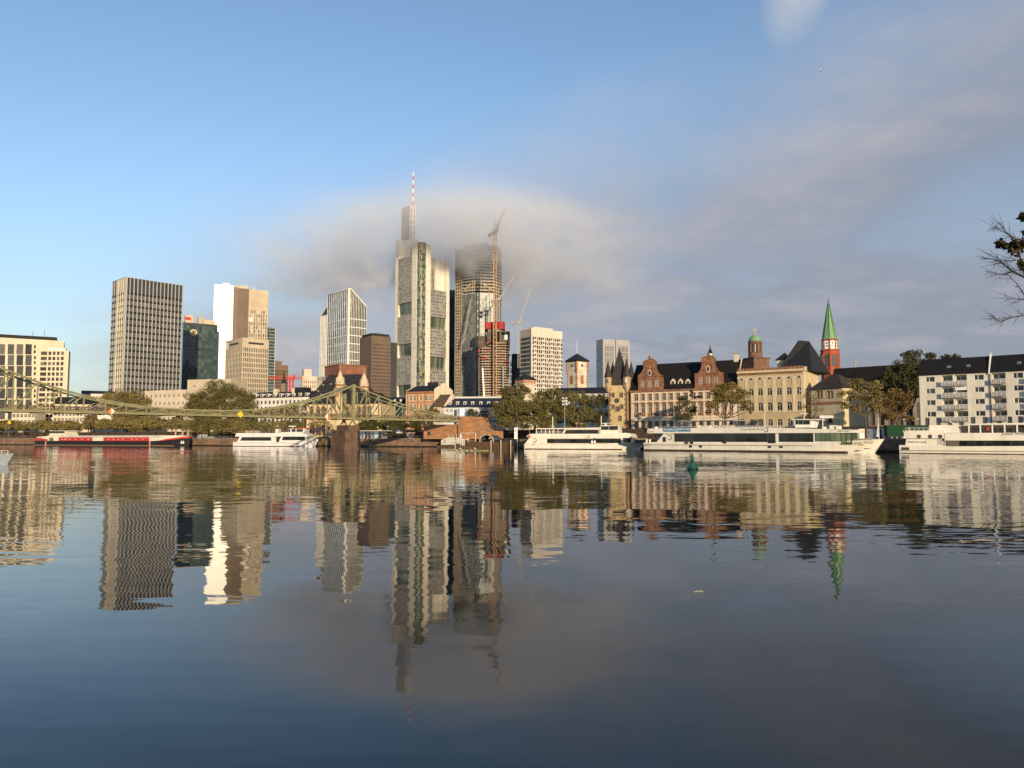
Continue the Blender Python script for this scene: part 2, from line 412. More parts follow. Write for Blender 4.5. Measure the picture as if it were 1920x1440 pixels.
# ------------------------------------------------------------------ grey finned tower far left
t = Tower('office_tower', 'tall dark grey office tower with pale vertical fins behind the round trees', 212, 237, 343, 520, 600, 48)
L1 = t.w1*.5
t.body(dark_pan)
zt = t.z(549)
g_t2 = glass('finned_tower_glass', (.085, .085, .082), rough=.12, lo=(.15, .148, .14)); black_band = M('black_spandrel', (.016, .016, .017), .6, var=0)
t.panes(t.R, t.w2, 0, zt, 15, 22, g_t2, .01)
t.panes(t.L, t.w1, 0, zt, 12, 28, g_grey, .01)
t.bands(t.R, t.w2, lin(0, zt, 22), 1.7, .3, black_band)
t.bands(t.L, t.w1, lin(0, zt, 22), 1.7, .3, black_band)
us = lin(0, t.w2, 15)[1:]
t.fins(t.R, us, 0, t.h, .7, .42, alu)
t.post(.9, .6, alu)
t.fins(t.L, lin(t.w1*.5, t.w1-1, 3), 0, t.h, 1.1, .75, alu_sunlit)  # fins of the left strip painted brighter, as if in stronger sun
t.fins(t.L, [.4, t.w1*.16, t.w1*.32], 0, t.h, .7, .4, alu)
MB().fbox(t.L, t.w1*.42, t.w1*.5, 0, t.h-.4, -.1, .9).build('recess_wall', alu_sunlit, t.root)
t.roof(alu, .4, .6)
# ------------------------------------------------------------------ green glass tower with the round emblem
t = Tower('glass_tower', 'dark green glass tower with a pale ring emblem beside the grey finned tower', 338, 344, 408, 606, 760, 34)
t.body(dark_pan)
t.panes(t.R, t.w2, 0, t.h*.985, 11, 30, g_green, .02); t.panes(t.L, t.w1, 0, t.h, 3, 30, g_blue, .02)
t.bands(t.R, t.w2, lin(0, t.h, 30), .35, .08, dark_pan); t.fins(t.R, lin(0, t.w2, 11), 0, t.h, .18, .1, dark_pan, 'mullion')
t.roof(dark_pan, 1.0, .2)
mb = MB(); mb.box(2, t.w2*.3, 2, 8, t.h+1, t.h+9).box(t.w2*.45, t.w2*.58, 3, 8, t.h+1, t.h+8).box(t.w2*.6, t.w2*.95, 4, 9, t.h+1, t.h+6)
mb.tube([(t.w2*.5, 3, t.h+1), (t.w2*.5, 3, t.h+14)], .3)
mb.build('roof_plant', beige_st, t.root); MB().box(2.2, t.w2*.22, 1.8, 2.0, t.h+4, t.h+7).build('roof_sign', M('red_sign', (.45, .04, .04), .6, var=0), t.root)
e = MB(); zc = t.z(622); uc = t.w2*.30
for a in range(20):
    a0, a1 = 2*PI*a/20, 2*PI*(a+1)/20
    e.hexa([(uc+r*math.cos(q), -y_, zc+r*math.sin(q)) for y_ in (.3, .6) for r, q in ((2.4, a0), (3.3, a0), (3.3, a1), (2.4, a1))])
for a in range(3):
    q = PI/2+a*2*PI/3; e.bar((uc+2.2*math.cos(q), -.45, zc+2.2*math.sin(q)), (uc+2.2*math.cos(q+2*PI/3), -.45, zc+2.2*math.sin(q+2*PI/3)), .55, .3)
e.build('emblem', gold, t.root)
# ------------------------------------------------------------------ white and brown tower
t = Tower('office_tower', 'bright white slab tower with a brown stone shaft and gridded right wing', 402, 445, 446, 533, 800, 32)
W2 = 0
# built as slabs along the plan axis x (to the right, back) from the white slab
t.root.rotation_euler = (0, 0, math.radians(20)); 
c = P(402, 540, 800); d20 = (math.cos(math.radians(20)), math.sin(math.radians(20)))
t.root.location = (c.x, c.y, LZ)
def along20(px, py, a=20):
    q = P(px, py, 1000.); k = q.x/q.y; d = (math.cos(math.radians(a)), math.sin(math.radians(a)))
    return (k*c.y-c.x)/(d[0]-k*d[1])
def z8(py, px, a=20):
    u = along20(px, py, a); return P(px, py, c.y+u*math.sin(math.radians(a))).z-LZ
ua, ub, uc_, ud = along20(438, 540), along20(446, 540), along20(467, 540), along20(503, 548)
MB().box(0, ua, 0, 16, 0, z8(533, 402)).build('white_slab', M('polished_white_panel', (.86, .85, .81), .33, var=.04, scale=.05, spec=.5), t.root)
mb = MB(); mb.fbox((0, 0, 1, 0), ua*.42, ua*.78, z8(533, 402), z8(530, 420), -9, -1); mb.build('roof_plant', white_pan, t.root)
mb = MB()
for j in range(1, 3): mb.fbox((0, 0, 1, 0), ua*j/3-.05, ua*j/3+.05, 0, z8(533, 402), -.05, .06)
mb.build('panel_joint', alu, t.root)
MB().box(ua+.05, ub, 4, 18, 0, z8(537, 440)).build('recess_wall', M('shadow_gap_cladding', (.20, .17, .14), .7), t.root)
hb = z8(541, 446); MB().box(ub+.02, uc_, -2.5, 14, 0, hb).build('stone_shaft', brown_st, t.root)
hg = z8(543, 468); MB().box(uc_+.05, ud, .15, 18, 0, hg).build('wing_core', dark_pan, t.root)
Fg = (uc_+.05, 0, 1, 0); Wg = ud-uc_-.05; tw = t
t.panes(Fg, Wg, 0, hg*.86, 12, 32, g_brown, .012)
t.bands(Fg, Wg, lin(0, hg*.86, 32), .8, .12, beige_st)
t.fins(Fg, lin(.4, Wg-.4, 8), 0, hg, 1.0, .45, beige_st)
MB().fbox(Fg, .02, Wg-.02, hg*.86, hg, -.1, .2).build('attic_wall', beige_st, t.root)
MB().box(ua+1, uc_-1, 5, 12, hb, hb+4.5).box(uc_+4, ud-14, 5, 12, hg, hg+4).build('roof_plant', beige_st, t.root)
mb = MB(); mb.tube([(uc_+9, 8, hg+4), (uc_+9, 8, hg+9)], .2); mb.tube([(uc_+12, 8, hg), (uc_+12, 8, hg+7)], .2); mb.build('antenna', steel, t.root)
# ------------------------------------------------------------------ beige office block with slots under the roof
t = Tower('office_block', 'beige office block with dark slots under its roof before the white tower', 424, 455, 504, 634, 640, 43)
t.body(beige_st)
zt = t.z(650)
for F_, W_, nc in ((t.R, t.w2, 14), (t.L, t.w1, 11)):
    t.panes(F_, W_, 0, zt, nc, 17, g_dark, .012)
    t.bands(F_, W_, lin(0, zt, 17), 1.1, .12, beige_st)
    t.fins(F_, lin(.5, W_-.5, nc), 0, zt, .75, .35, beige_st)
    MB().fbox(F_, .02, W_-.02, zt+.1, t.h, -.1, .3).build('attic_wall', beige_st, t.root)
t.post(.5, .42, beige_st)
MB().fbox(t.R, t.w2*.22, t.w2*.80, t.z(644), t.z(640), .2, .36).build('dark_slot', dark_pan, t.root); MB().fbox(t.L, t.w1*.25, t.w1*.78, t.z(644), t.z(640), .2, .36).build('dark_slot', dark_pan, t.root)
mb = MB()
for a in range(16):
    q0, q1_ = 2*PI*a/16, 2*PI*(a+1)/16
    if a in (3, 4): continue
    for rr in ((1.5, 2.3),): mb.hexa([(-y_, t.w1*.9+r*math.cos(q), t.z(643)+r*math.sin(q)*1.4) for y_ in (.32, .5) for r, q in ((rr[0], q0), (rr[1], q0), (rr[1], q1_), (rr[0], q1_))])
mb.build('round_sign', white_pan, t.root)
t.roof(beige_st, .6, .4)
# ------------------------------------------------------------------ two slabs behind
t = Tower('glass_tower', 'narrow blue green glass slab behind the beige office block', 498, 500, 517, 615, 900, 30)
t.body(dark_pan); t.panes(t.R, t.w2, 0, t.h, 5, 34, g_green, .02); t.bands(t.R, t.w2, lin(0, t.h, 34), .4, .08, alu)
t.fins(t.R, [t.w2-.3], 0, t.h, .6, .3, alu); t.roof(dark_pan, .6)
t = Tower('office_tower', 'low brown tower with a stepped top far behind the red crane', 513, 515, 540, 684, 920, 30)
t.body(brown_st); t.panes(t.R, t.w2, 0, t.h*.93, 10, 22, g_brown, .01); t.bands(t.R, t.w2, lin(0, t.h*.93, 22), 1.5, .15, brown_st); t.fins(t.R, lin(0, t.w2, 10), 0, t.h, .6, .25, brown_st)
MB().box(.5, t.w2*.55, 1, 9, t.h, t.h+5).build('roof_plant', brown_st, t.root)
# ------------------------------------------------------------------ white gridded tower with the sloping top
t = Tower('office_tower', 'white gridded tower with a slanted right shoulder left of the brown block', 615, 654, 687, 541, 850, 42, yr=575)
zs_ = t.z(572)
wf = t.w2*.34
zcut = P(687, 575, 850+t.w2*math.sin(t.phi)).z-LZ
pl = [(.15, 0), (t.w2-.15, 0), (t.w2-.15, zcut), (wf*.35, t.h-.2), (.15, t.h-.2)]
mb = MB(); mb.xz(pl, .15, t.w1-.15); mb.build('core', dark_pan, t.root)
def cutz(u): return t.h if u <= wf*.35 else t.h+(zcut-t.h)*(u-wf*.35)/(t.w2-wf*.35)
nb = 10; zb = [zs_*i/12 for i in range(13)]
zfull = t.z(597); zb = lin(0, zfull, 14)
t.panes(t.L, t.w1, 0, t.h, 11, 36, g_blue, .012)
mb = MB(); n_ = 11
for i in range(n_):
    u0, u1 = t.w2*i/n_, t.w2*(i+1)/n_; top = min(cutz(u0), cutz(u1)); k_ = int(top/5)
    for j in range(k_): mb.fquad(t.R, u0, u1, top*j/k_, top*(j+1)/k_, 0, .01)
    mb.poly([(u0, 0, top), (u1, 0, top), (u1, 0, cutz(u1)), (u0, 0, cutz(u0))])
mb.build('window', g_dark, t.root, kind='stuff')
wh = M('white_grid_frame', (.80, .79, .76), .5, var=.05, scale=.05)
t.bands(t.L, t.w1, zb, .8, .3, wh); t.bands(t.R, t.w2, zb, .8, .3, wh)
t.fins(t.L, lin(0, t.w1, 11)[:-1]+[t.w1-.5], 0, t.h, .42, .30, wh)
mb = MB()
for u in lin(0, t.w2, 11)[1:]: mb.fbox(t.R, u-.42, u-.1 if u > t.w2-.5 else u, 0, cutz(u)-.3, -.1, .36)
mb.build('facade_fin', wh, t.root, kind='stuff')
t.post(1.1, .7, wh)
mb = MB(); mb.bar((wf*.35, -.2, t.h-.2), (t.w2, -.2, zcut-.2), 1.2, 1.0); mb.fbox(t.L, 0, t.w1, t.h-.5, t.h+.5, -.3, .7); mb.fbox(t.R, 0, wf*.35, t.h-.5, t.h+.45, -.3, .68)
mb.build('roof_edge', wh, t.root)
# lower left wing with sloping glazed top
Fw = (-.2, t.w1+17, 0, -1); zw = t.z(577)-2
MB().prism([(.15, t.w1+.05), (18, t.w1+.05), (18, t.w1+17), (.15, t.w1+17)], 0, [zw+11, zw+11, zw, zw]).build('wing_core', dark_pan, t.root)
Fw = (.1, t.w1+17, 0, -1)
t.panes(Fw, 16.6, 0, zw, 5, 34, g_blue, .012); t.bands(Fw, 16.6, lin(0, t.z(600), 14), 1.0, .5, wh)
t.fins(Fw, lin(.4, 16.4, 5), 0, zw, .9, .6, wh)
mb = MB()
for i in range(5): mb.bar((.1+i*2, t.w1+17, zw), (.1+i*2, t.w1+.4, zw+11), .7, .7)
mb.build('roof_edge', wh, t.root)
# ------------------------------------------------------------------ brown block right of it
t = Tower('office_tower', 'plain brown office block with dark flat roof left of the tallest tower', 675, 697, 733, 629, 650, 36)
t.body(brown_st)
zt = t.z(642)
t.panes(t.R, t.w2, 0, zt, 18, 26, g_brown, .012); t.bands(t.R, t.w2, lin(0, zt, 26), 1.5, .1, brown_st); t.fins(t.R, lin(.3, t.w2-.3, 18), 0, t.h, .45, .2, brown_st)
MB().fbox(t.L, .02, t.w1-.02, 0, t.h-.2, -.1, .25).build('blank_wall', brown_st, t.root)
mb = MB()
for u in lin(0, t.w1, 9)[1:-1]: mb.fbox(t.L, u-.06, u+.06, 0, t.h-.5, .2, .3)
mb.build('panel_joint', M('joint_shadow_brown', (.10, .075, .06), .8, var=0), t.root)
MB().box(.5, t.w2-.5, 2, t.w1-3, t.h, t.h+2.4).build('roof', black_roof, t.root)
MB().box(t.w2*.35, t.w2*.7, 4, 9, t.h+2.4, t.h+3.6).build('roof_plant', steel, t.root)
MB().box(t.w2+.05, t.w2+7, 1.5, 16, 0, t.h-4.5).build('stair_shaft', dark_pan, t.root)
# ------------------------------------------------------------------ red brick office in front
red_br = M('red_clinker', (.26, .115, .075), .85, var=.2, scale=.2)
t = Tower('office_block', 'red brick office block with tall windows above the church roof', 609, 636, 688, 684, 560, 38)
t.body(red_br)
for F_, W_, nc, u0 in ((t.R, t.w2, 10, .12), (t.L, t.w1, 6, .1)):
    ox, oy, ux, uy = F_; a_ = W_*u0; F2 = (ox+ux*a_, oy+uy*a_, ux, uy); w_ = W_*(1-2*u0)
    t.panes(F2, w_, t.h-17, t.h-7, nc, 3, g_dark, .01, .12)
    t.fins(F2, lin(0, w_, nc), t.h-17, t.h-7, .55, .5, red_br)
    for zz_ in (t.h-24, t.h-31, t.h-38):
        t.panes(F2, w_, zz_, zz_+4, nc, 1, g_dark, .01, .12); t.fins(F2, lin(0, w_, nc), zz_, zz_+4, 1.2, .4, red_br)
t.roof(red_br, .8, .3)
# ------------------------------------------------------------------ small beige gridded office far left of the church
t = Tower('office_block', 'cream office block with square windows right of the red crane', 565, 567, 594, 705, 600, 30)
t.body(beige_st); cream_st = M('cream_stone', (.60, .50, .40), .8, var=.1, scale=.1)
t.panes(t.R, t.w2, t.h-24, t.h-3, 6, 6, g_dark, .01); t.bands(t.R, t.w2, lin(t.h-24.4, t.h-3, 6), 1.6, .3, cream_st); t.fins(t.R, lin(.5, t.w2-.5, 6), t.h-26, t.h, 1.1, .4, cream_st)
MB().fbox(t.R, .02, t.w2-.02, t.h-2.6, t.h, -.1, .42).build('attic_wall', cream_st, t.root)
MB().box(2, t.w2*.7, 3, 10, t.h, t.h+6).build('roof_plant', cream_st, t.root)
MB().prism([(t.w2+.05, 1), (t.w2+6, 1), (t.w2+6, 12), (t.w2+.05, 12)], 0, t.h).build('side_wall', concrete, t.root)
# ------------------------------------------------------------------ tallest tower with red and white mast
t = Tower('skyscraper', 'tallest tower, cream and grey, with a red and white mast, top in cloud', 741, 789, 841, 453, 805, 45)
c0 = t.c
def uR(px):
    q = P(px, 640, 1000.); k = q.x/q.y; d = (math.cos(t.phi), math.sin(t.phi)); return (k*c0.y-c0.x)/(d[0]-k*d[1])
def uL(px):
    q = P(px, 640, 1000.); k = q.x/q.y; d = (-math.sin(t.phi), math.cos(t.phi)); return (k*c0.y-c0.x)/(d[0]-k*d[1])
OFF = P(789, 640, 805).x-c0.x
def zz(py): return P(789, py, 811).z-t.z0
cream = M('cream_aluminium', (.70, .66, .58), .45, .0, var=.06, scale=.03)
g_com = glass('office_block_glass', (.10, .10, .10), rough=.2, lo=(.34, .33, .31))
gridm = M('grey_facade_band', (.33, .32, .30), .5, .1, var=.15, scale=.08)
h = t.h
R1, R2, R3, R4 = uR(797), uR(806), uR(835), uR(841.5)
L1, L2, L3, L4 = uL(781), uL(772), uL(747), uL(741)
def FL(u): return (0, u, 0, -1)      # left face frame starting at local y = u, running to the corner
# core (kept behind all faces)
MB().prism([(R1+1, 3.4), (R4-.2, 3.4), (R4-.2, 16), (16, L4-.2), (3.4, L4-.2), (3.4, L1+1)], 0, zz(545)).build('core', dark_pan, t.root)
MB().prism([(R1, 1.2), (R2-.3, 1.2), (R2-.3, L2-.3), (1.2, L2-.3), (1.2, L1)], zz(545), h-1).build('corner_core', dark_pan, t.root)
# rounded corner of green glass between two pillars
mb = MB(); nf = 60
arc = []
for i in range(9):
    a = i/8; p0, p1 = Vector((0, L1)), Vector((R1, 0)); m_ = Vector((-1.0, -1.0))
    arc.append((1-a)**2*p0+2*a*(1-a)*m_+a*a*p1)
hc = zz(470)
for i in range(8):
    for j in range(nf):
        mb.poly([(*arc[i], hc*j/nf), (*arc[i+1], hc*j/nf), (*arc[i+1], hc*(j+1)/nf), (*arc[i], hc*(j+1)/nf)])
mb.build('window', glass('corner_glass', (.035, .05, .04), lo=(.30, .30, .20)), t.root, kind='stuff')
mb = MB()
for j in range(0, nf, 2):
    for i in range(8): mb.bar((*arc[i], hc*j/nf), (*arc[i+1], hc*j/nf), .25, .3)
mb.build('floor_band', gridm, t.root, kind='stuff')
mb = MB(); mb.prism([tuple(a) for a in arc]+[(R1, L1)], hc, h); mb.build('louvre_crown', M('bronze_louvre', (.27, .22, .17), .6, .2), t.root)
mb = MB()
mb.box(R1+.02, R2, -.5, 3, 0, zz(459)); mb.box(-.5, 3, L1+.02, L2, 0, zz(455))
mb.build('corner_pillar', cream, t.root)
mb = MB(); mb.box(R3, R4, -.6, 14, 0, zz(482)); mb.box(-.6, 10, L3, L4, 0, zz(440)); mb.build('outer_pillar', cream, t.root)
mb = MB()
for j in range(1, 20):
    for (a, b_, ax) in ((R1+.02, R2, 0), (R3, R4, 0), (L1+.02, L2, 1), (L3, L4, 1)):
        z_ = h*j/20
        if ax == 0: mb.fbox(t.R, a, b_, z_-.12, z_+.12, .4, .66)
        else: mb.fbox(FL(b_), 0, b_-a, z_-.12, z_+.12, .4, .66)
mb.build('panel_joint', M('cream_joint', (.38, .34, .27), .6, var=0), t.root, kind='stuff')
# office blocks hanging between the pillars, with sky gardens in the gaps
def block(F, Wd, z0, z1, nc):
    nr = max(2, round((z1-z0)/3.7))
    t.panes(F, Wd, z0, z1, nc, nr, g_com, .012)
    t.bands(F, Wd, lin(z0+.6, z1-.6, nr), 1.5, .25, gridm); t.fins(F, lin(.2, Wd-.2, nc), z0, z1, .5, .3, gridm)
def garden(F, Wd, z0, z1):
    ox, oy, ux, uy = F; n = (uy, -ux); F2 = (ox-n[0]*2.2, oy-n[1]*2.2, ux, uy)
    mb = MB()
    for i in range(8): mb.poly([(F2[0]+ux*Wd*(i+k_)/8+n[0]*s_, F2[1]+uy*Wd*(i+k_)/8+n[1]*s_, z_) for k_, z_, s_ in ((0, z0, 0), (1, z0, 0), (1, z1, 1.6), (0, z1, 1.6))])
    mb.build('garden_window', glass('garden_glass', (.04, .055, .05), lo=(.20, .22, .17)), t.root)
    t.fins(F2, lin(0, Wd, 8), z0, z1, .22, .35, cream, 'mullion')
FRg = (R2, 0, 1, 0); WR = R3-R2; FLg = FL(L3); WL = L3-L2
yR = [(541, 592), (616, 667), (693, 748), (774, 822)]
for a, b_ in yR: block((R2, -.9, 1, 0), WR, max(0, zz(b_)), zz(a), 9)
for (a, b_), (c_, d_) in zip(yR, yR[1:]): garden(FRg, WR, zz(c_), zz(b_))
yL = [(478, 564), (590, 642), (668, 720), (746, 800)]
for a, b_ in yL: block((-.9, L3, 0, -1), WL, max(0, zz(b_)), zz(a), 9)
for (a, b_), (c_, d_) in zip(yL, yL[1:]): garden(FLg, WL, zz(c_), zz(b_))
# the set back walls above the right block and the high core on the left
mb = MB(); mb.box(R2+.6, R2+(R3-R2)*.45, 5, 14, zz(545), zz(480)); mb.build('upper_wall', gridm, t.root)
Fu = (R2+.6, 4.9, 1, 0); Wu = (R3-R2)*.45-.6
t.panes(Fu, Wu, zz(545), zz(500), 4, 7, g_grey, .01); t.fins(Fu, lin(.2, Wu-.2, 4), zz(545), zz(481), .4, .3, cream)
mb = MB(); mb.box(R2+(R3-R2)*.45+.05, R3-.05, 3, 14, zz(545), zz(481.5)); mb.build('upper_wall', cream, t.root)
uc0, uc1 = uL(764), uL(742)
mb = MB(); mb.box(6, 14, uc0, uc1, 0, zz(440)); mb.build('high_core', cream, t.root)
mb = MB(); mb.box(6.2, 14, uL(756.5), uc1-.1, zz(440), P(750, 384, 828).z-t.z0); mb.build('high_core', M('bronze_cladding', (.20, .15, .11), .6, .1), t.root)
def lattice(mb, p, q, w, n, r, up=(0, 1, 0)):
    p, q = Vector(p), Vector(q); d = (q-p).normalized(); a = d.cross(Vector(up)).normalized()*w/2; b = a.cross(d).normalized()*w/2
    cs = [(-1, -1), (1, -1), (1, 1), (-1, 1)]
    for i, j in cs: mb.bar(p+a*i+b*j, q+a*i+b*j, r)
    for k_ in range(n):
        f0, f1 = k_/n, (k_+1)/n
        for m_ in range(4):
            (i0, j0), (i1, j1) = cs[m_], cs[(m_+1) % 4]
            if k_ % 2: i0, j0, i1, j1 = i1, j1, i0, j0
            mb.bar(p.lerp(q, f0)+a*i0+b*j0, p.lerp(q, f1)+a*i1+b*j1, r*.6)
my = uL(761); zt0 = zz(440); z415, z385, z322 = (P(761, p_, 828).z-t.z0 for p_ in (415, 385, 322))
mb = MB(); lattice(mb, (8, my, zt0), (8, my, z385), 4.2, 6, .7); mb.build('mast_base', white_paint, t.root)
redm, whm = M('signal_red', (.55, .06, .04), .5, var=.1), white_paint
for i in range(8):
    a, b_ = z385+(z322-z385)*i/8, z385+(z322-z385)*(i+1)/8
    MB().tube([(8, my, a), (8, my, b_)], [1.25-.08*i, 1.17-.08*i], 8).build('mast_section', [redm, whm][i % 2], t.root)
# ------------------------------------------------------------------ round tower under construction
ctr = P(893, 640, 855)
t = thing('unfinished_skyscraper', 'unfinished faceted skyscraper with open floors above and glazing below, top in cloud', 'skyscraper', (ctr.x, ctr.y, LZ))
def loc(px, Y):
    q = P(px, 640, Y); return (q.x-ctr.x, q.y-ctr.y)
def zc(py, Y=855): return P(893, py, Y).z-LZ
plan = [loc(866, 856), loc(892, 846), loc(927, 850), loc(939, 863), loc(941, 890), (-10, 50), loc(868, 888)]
inner = [(x*.93, 17+(y-17)*.90) for x, y in plan]; core_ = [(x*.55, 17+(y-17)*.5) for x, y in plan]
ztop = zc(463); zg = zc(553); zlow = 0
MB().prism(core_, 0, ztop+6).build('core', M('shaft_shadow', (.10, .08, .065), .9), t)
nfl = 17
for i in range(nfl):
    z = zg+(ztop-zg)*i/(nfl-1)*1.0
    if i % 1 == 0 and i*1.0 <= nfl: MB().prism(plan, z, z+1.3).build('floor_slab', M('pale_concrete', (.46, .44, .40), .9, var=.2, scale=.15), t)
mb = MB()
for i in range(len(inner)):
    a, b_ = Vector(inner[i]), Vector(inner[(i+1) % len(inner)])
    for k_ in range(4):
        p_ = a.lerp(b_, k_/4); mb.box(p_.x-.25, p_.x+.25, p_.y-.25, p_.y+.25, zg, ztop)
mb.build('column', concrete, t, kind='stuff')
mb = MB()
for a, b_ in zip(plan[:4], plan[1:4]):
    for k_ in range(7):
        p_ = Vector(a).lerp(Vector(b_), k_/7); mb.bar((p_.x, p_.y+.1, zg+3), (p_.x, p_.y+.1, ztop), .12)
# transfer truss with a row of raking struts
za, zb_ = zc(546), zc(533); mb = MB(); P0, P1 = Vector(plan[0]), Vector(plan[2]); P1_ = Vector(plan[1])
def onfront(f): return P0.lerp(P1_, f*2) if f < .5 else P1_.lerp(P1, f*2-1)
for k_ in range(13):
    p_ = onfront(.08+.84*k_/12); q_ = onfront(.08+.84*(k_+.5)/12.5); top = za+(zb_-za)*(1-((k_-6)/7)**2)
    mb.bar((p_.x, p_.y-.5, za), (q_.x, q_.y-.5, top+2), .55)
for k_ in range(12):
    p_, q_ = onfront(.08+.84*k_/12), onfront(.08+.84*(k_+1)/12)
    mb.bar((p_.x, p_.y-.6, za+(zb_-za)*(1-((k_-6)/6)**2)), (q_.x, q_.y-.6, za+(zb_-za)*(1-((k_-5)/6)**2)), .8, 1.0)
mb.build('transfer_truss', M('sand_steel', (.42, .36, .27), .7, var=.1), t)
g_lit = glass('sunlit_curtain_glass', (.22, .26, .25), rough=.45, lo=(.36, .39, .35), spec=.3)  # paler copy of the curtain glass, with sunlight put into its colour
nr = 36; g_mid = glass('grey_curtain_glass', (.085, .095, .097), rough=.2, lo=(.21, .225, .22))
for k_, (mt, n_) in enumerate(((g_mid, 9), (g_lit, 9), (g_mid, 4))):
    a, b_ = Vector(plan[k_]), Vector(plan[k_+1]); mb = MB()
    F_ = (a.x, a.y, (b_-a).normalized().x, (b_-a).normalized().y); Wd = (b_-a).length
    for i in range(n_):
        for j in range(nr):
            m2 = mt if not (mt is g_lit and j < nr*.62) else g_mid  # lower rows take the darker glass, painting the shaded part
            mb.fquad(F_, Wd*i/n_, Wd*(i+1)/n_, zg*j/nr, zg*(j+1)/nr, .1, .014)
            mb.mi[-1] = 0 if m2 is mt else 1
    mb.build('curtain_window', [mt, g_mid], t, kind='stuff')
    mb = MB()
    for i in range(n_+1): mb.fbox(F_, Wd*i/n_-.12, Wd*i/n_+.12, 0, zg, 0, .3)
    for j in range(nr+1): mb.fbox(F_, .02, Wd-.02, zg*j/nr-.16, zg*j/nr+.16, 0, .26)
    mb.build('mullion', steel, t, kind='stuff')
# hoist shaft on the left edge
a, b_ = Vector(loc(853, 858)), Vector(loc(865.5, 855)); e = (b_-a).normalized(); F_ = (a.x, a.y, e.x, e.y); Wd = (b_-a).length
MB().prism([tuple(a+Vector((.6, .6))), tuple(b_+Vector((-.6, .6))), tuple(b_+Vector((0, 14))), tuple(a+Vector((0, 14)))], 0, ztop-3).build('stair_core', M('shaft_shadow', (.10, .08, .065), .9), t)
mb = MB(); n_ = 58
for j in range(n_): mb.fbox(F_, 0, Wd, (ztop-3)*j/n_, (ztop-3)*j/n_+1.35, -8, .2)
mb.build('stair_floor', M('tan_concrete', (.33, .29, .24), .9, var=.2, scale=.2), t, kind='stuff')
mb = MB()
for f in (.03, .34, .66, .97): mb.fbox(F_, Wd*f-.4, Wd*f+.4, 0, ztop-3, -.5, .45)
mb.build('shaft_post', M('tan_concrete'), t)
# ------------------------------------------------------------------ dark slabs behind
s1 = Tower('office_tower', 'dark blue glass slab squeezed between the tallest tower and the unfinished skyscraper', 836, 842, 853, 545, 930, 12)
s1.body(dark_pan); s1.panes(s1.R, s1.w2, s1.z(655), s1.h, 6, 28, g_blue, .008); s1.panes(s1.R, s1.w2, 0, s1.z(656), 6, 10, g_dark, .01); s1.bands(s1.R, s1.w2, lin(0, s1.h, 40), .3, .1, dark_pan); s1.roof(dark_pan, 1)
s1 = Tower('office_tower', 'dark blue glass slab showing right of the unfinished skyscraper', 925, 929, 940, 561, 940, 12)
s1.body(dark_pan); s1.panes(s1.R, s1.w2, 0, s1.h, 6, 36, g_blue, .008); s1.bands(s1.R, s1.w2, lin(0, s1.h, 36), .3, .1, dark_pan); s1.roof(dark_pan, 1)
# ------------------------------------------------------------------ second tower under construction (stepped, red net)
ctr = P(925, 690, 785); t = thing('unfinished_tower', 'unfinished stepped concrete tower wrapped in red netting at its top', 'skyscraper', (ctr.x, ctr.y, LZ))
def zc(py, Y=785): return P(925, py, Y).z-LZ
def poly8(pxl, pxr, dep=22, yc=11): 
    a, b_ = loc(pxl, 785)[0], loc(pxr, 785)[0]; w = b_-a
    return [(a, yc*.55), (a+w*.12, 0), (b_-w*.2, 0), (b_, yc*.45), (b_, dep), (a, dep)]
slabs = 25
for i in range(slabs):
    f = i/(slabs-1); py = 762+(644-762)*f
    l = 899-5.0*f if f < .55 else (896 if f < .86 else 896); r = 955+1.5*math.sin(i*2.3)
    if f > .92: l = 912
    pl = poly8(l, r); MB().prism(pl, zc(py), zc(py)+1.2).build('floor_slab', M('warm_concrete', (.40, .33, .26), .9, var=.2, scale=.2), t)
MB().prism([(x*.9, 4+y*.8) for x, y in poly8(903, 952)], 0, zc(645)).build('core', M('shaft_shadow'), t)
mb = MB()
for i in range(10):
    p_ = loc(898+i*6.2, 785); mb.box(p_[0]-.2, p_[0]+.2, 3.4, 4.1, 0, zc(646))
mb.build('column', M('warm_concrete'), t)
form = M('formwork_panel', (.13, .105, .085), .8, var=.3, scale=.3)
mb = MB(); mb.prism(poly8(911.5, 933), zc(644), zc(622)); mb.prism(poly8(933.3, 956), zc(642), zc(620.5)); mb.prism([(x, y+.3) for x, y in poly8(894, 911.2)], zc(651), zc(630)); mb.build('formwork', form, t)
mb = MB()
for px in (898, 903, 908, 914, 919, 924, 929, 938, 943, 948, 952): 
    p_ = loc(px, 785); mb.box(p_[0]-.12, p_[0]+.12, -.5, 6, zc(648), zc(624))
mb.build('formwork_rib', M('rib_steel', (.2, .17, .14), .7), t)
MB().box(loc(946, 785)[0], loc(952, 785)[0], -.5, 1, zc(637), zc(628)).build('banner', white_paint, t)
mb = MB(); mb.prism(poly8(908.5, 925.5), zc(617), zc(604)); mb.prism(poly8(933, 946.5), zc(617), zc(602.5)); mb.prism([(x, y+3) for x, y in poly8(911, 945)], zc(615.6), zc(603)); mb.build('safety_net', red_mesh, t)
mb = MB(); mb.prism([(x, y+2) for x, y in poly8(912, 944)], zc(621), zc(616)); mb.build('shaft', concrete, t)
orange = M('orange_edge_board', (.55, .17, .06), .8, var=.3)
mb = MB()
for i in range(22):
    px = 896+i*2.75; p_ = loc(px, 785); py = 650 if px < 912 else 643
    MB().box(p_[0]-.35, p_[0]+.35, -.3+abs(i-11)*.25, .3+abs(i-11)*.25, zc(py+1.5), zc(py-2.2)).build('edge_board', orange, t)
mb = MB(); mb.bar((*loc(905, 784), zc(690)), (*loc(909, 784), zc(762)), 1.6); mb.build('raking_column', white_paint, t)
mb = MB()
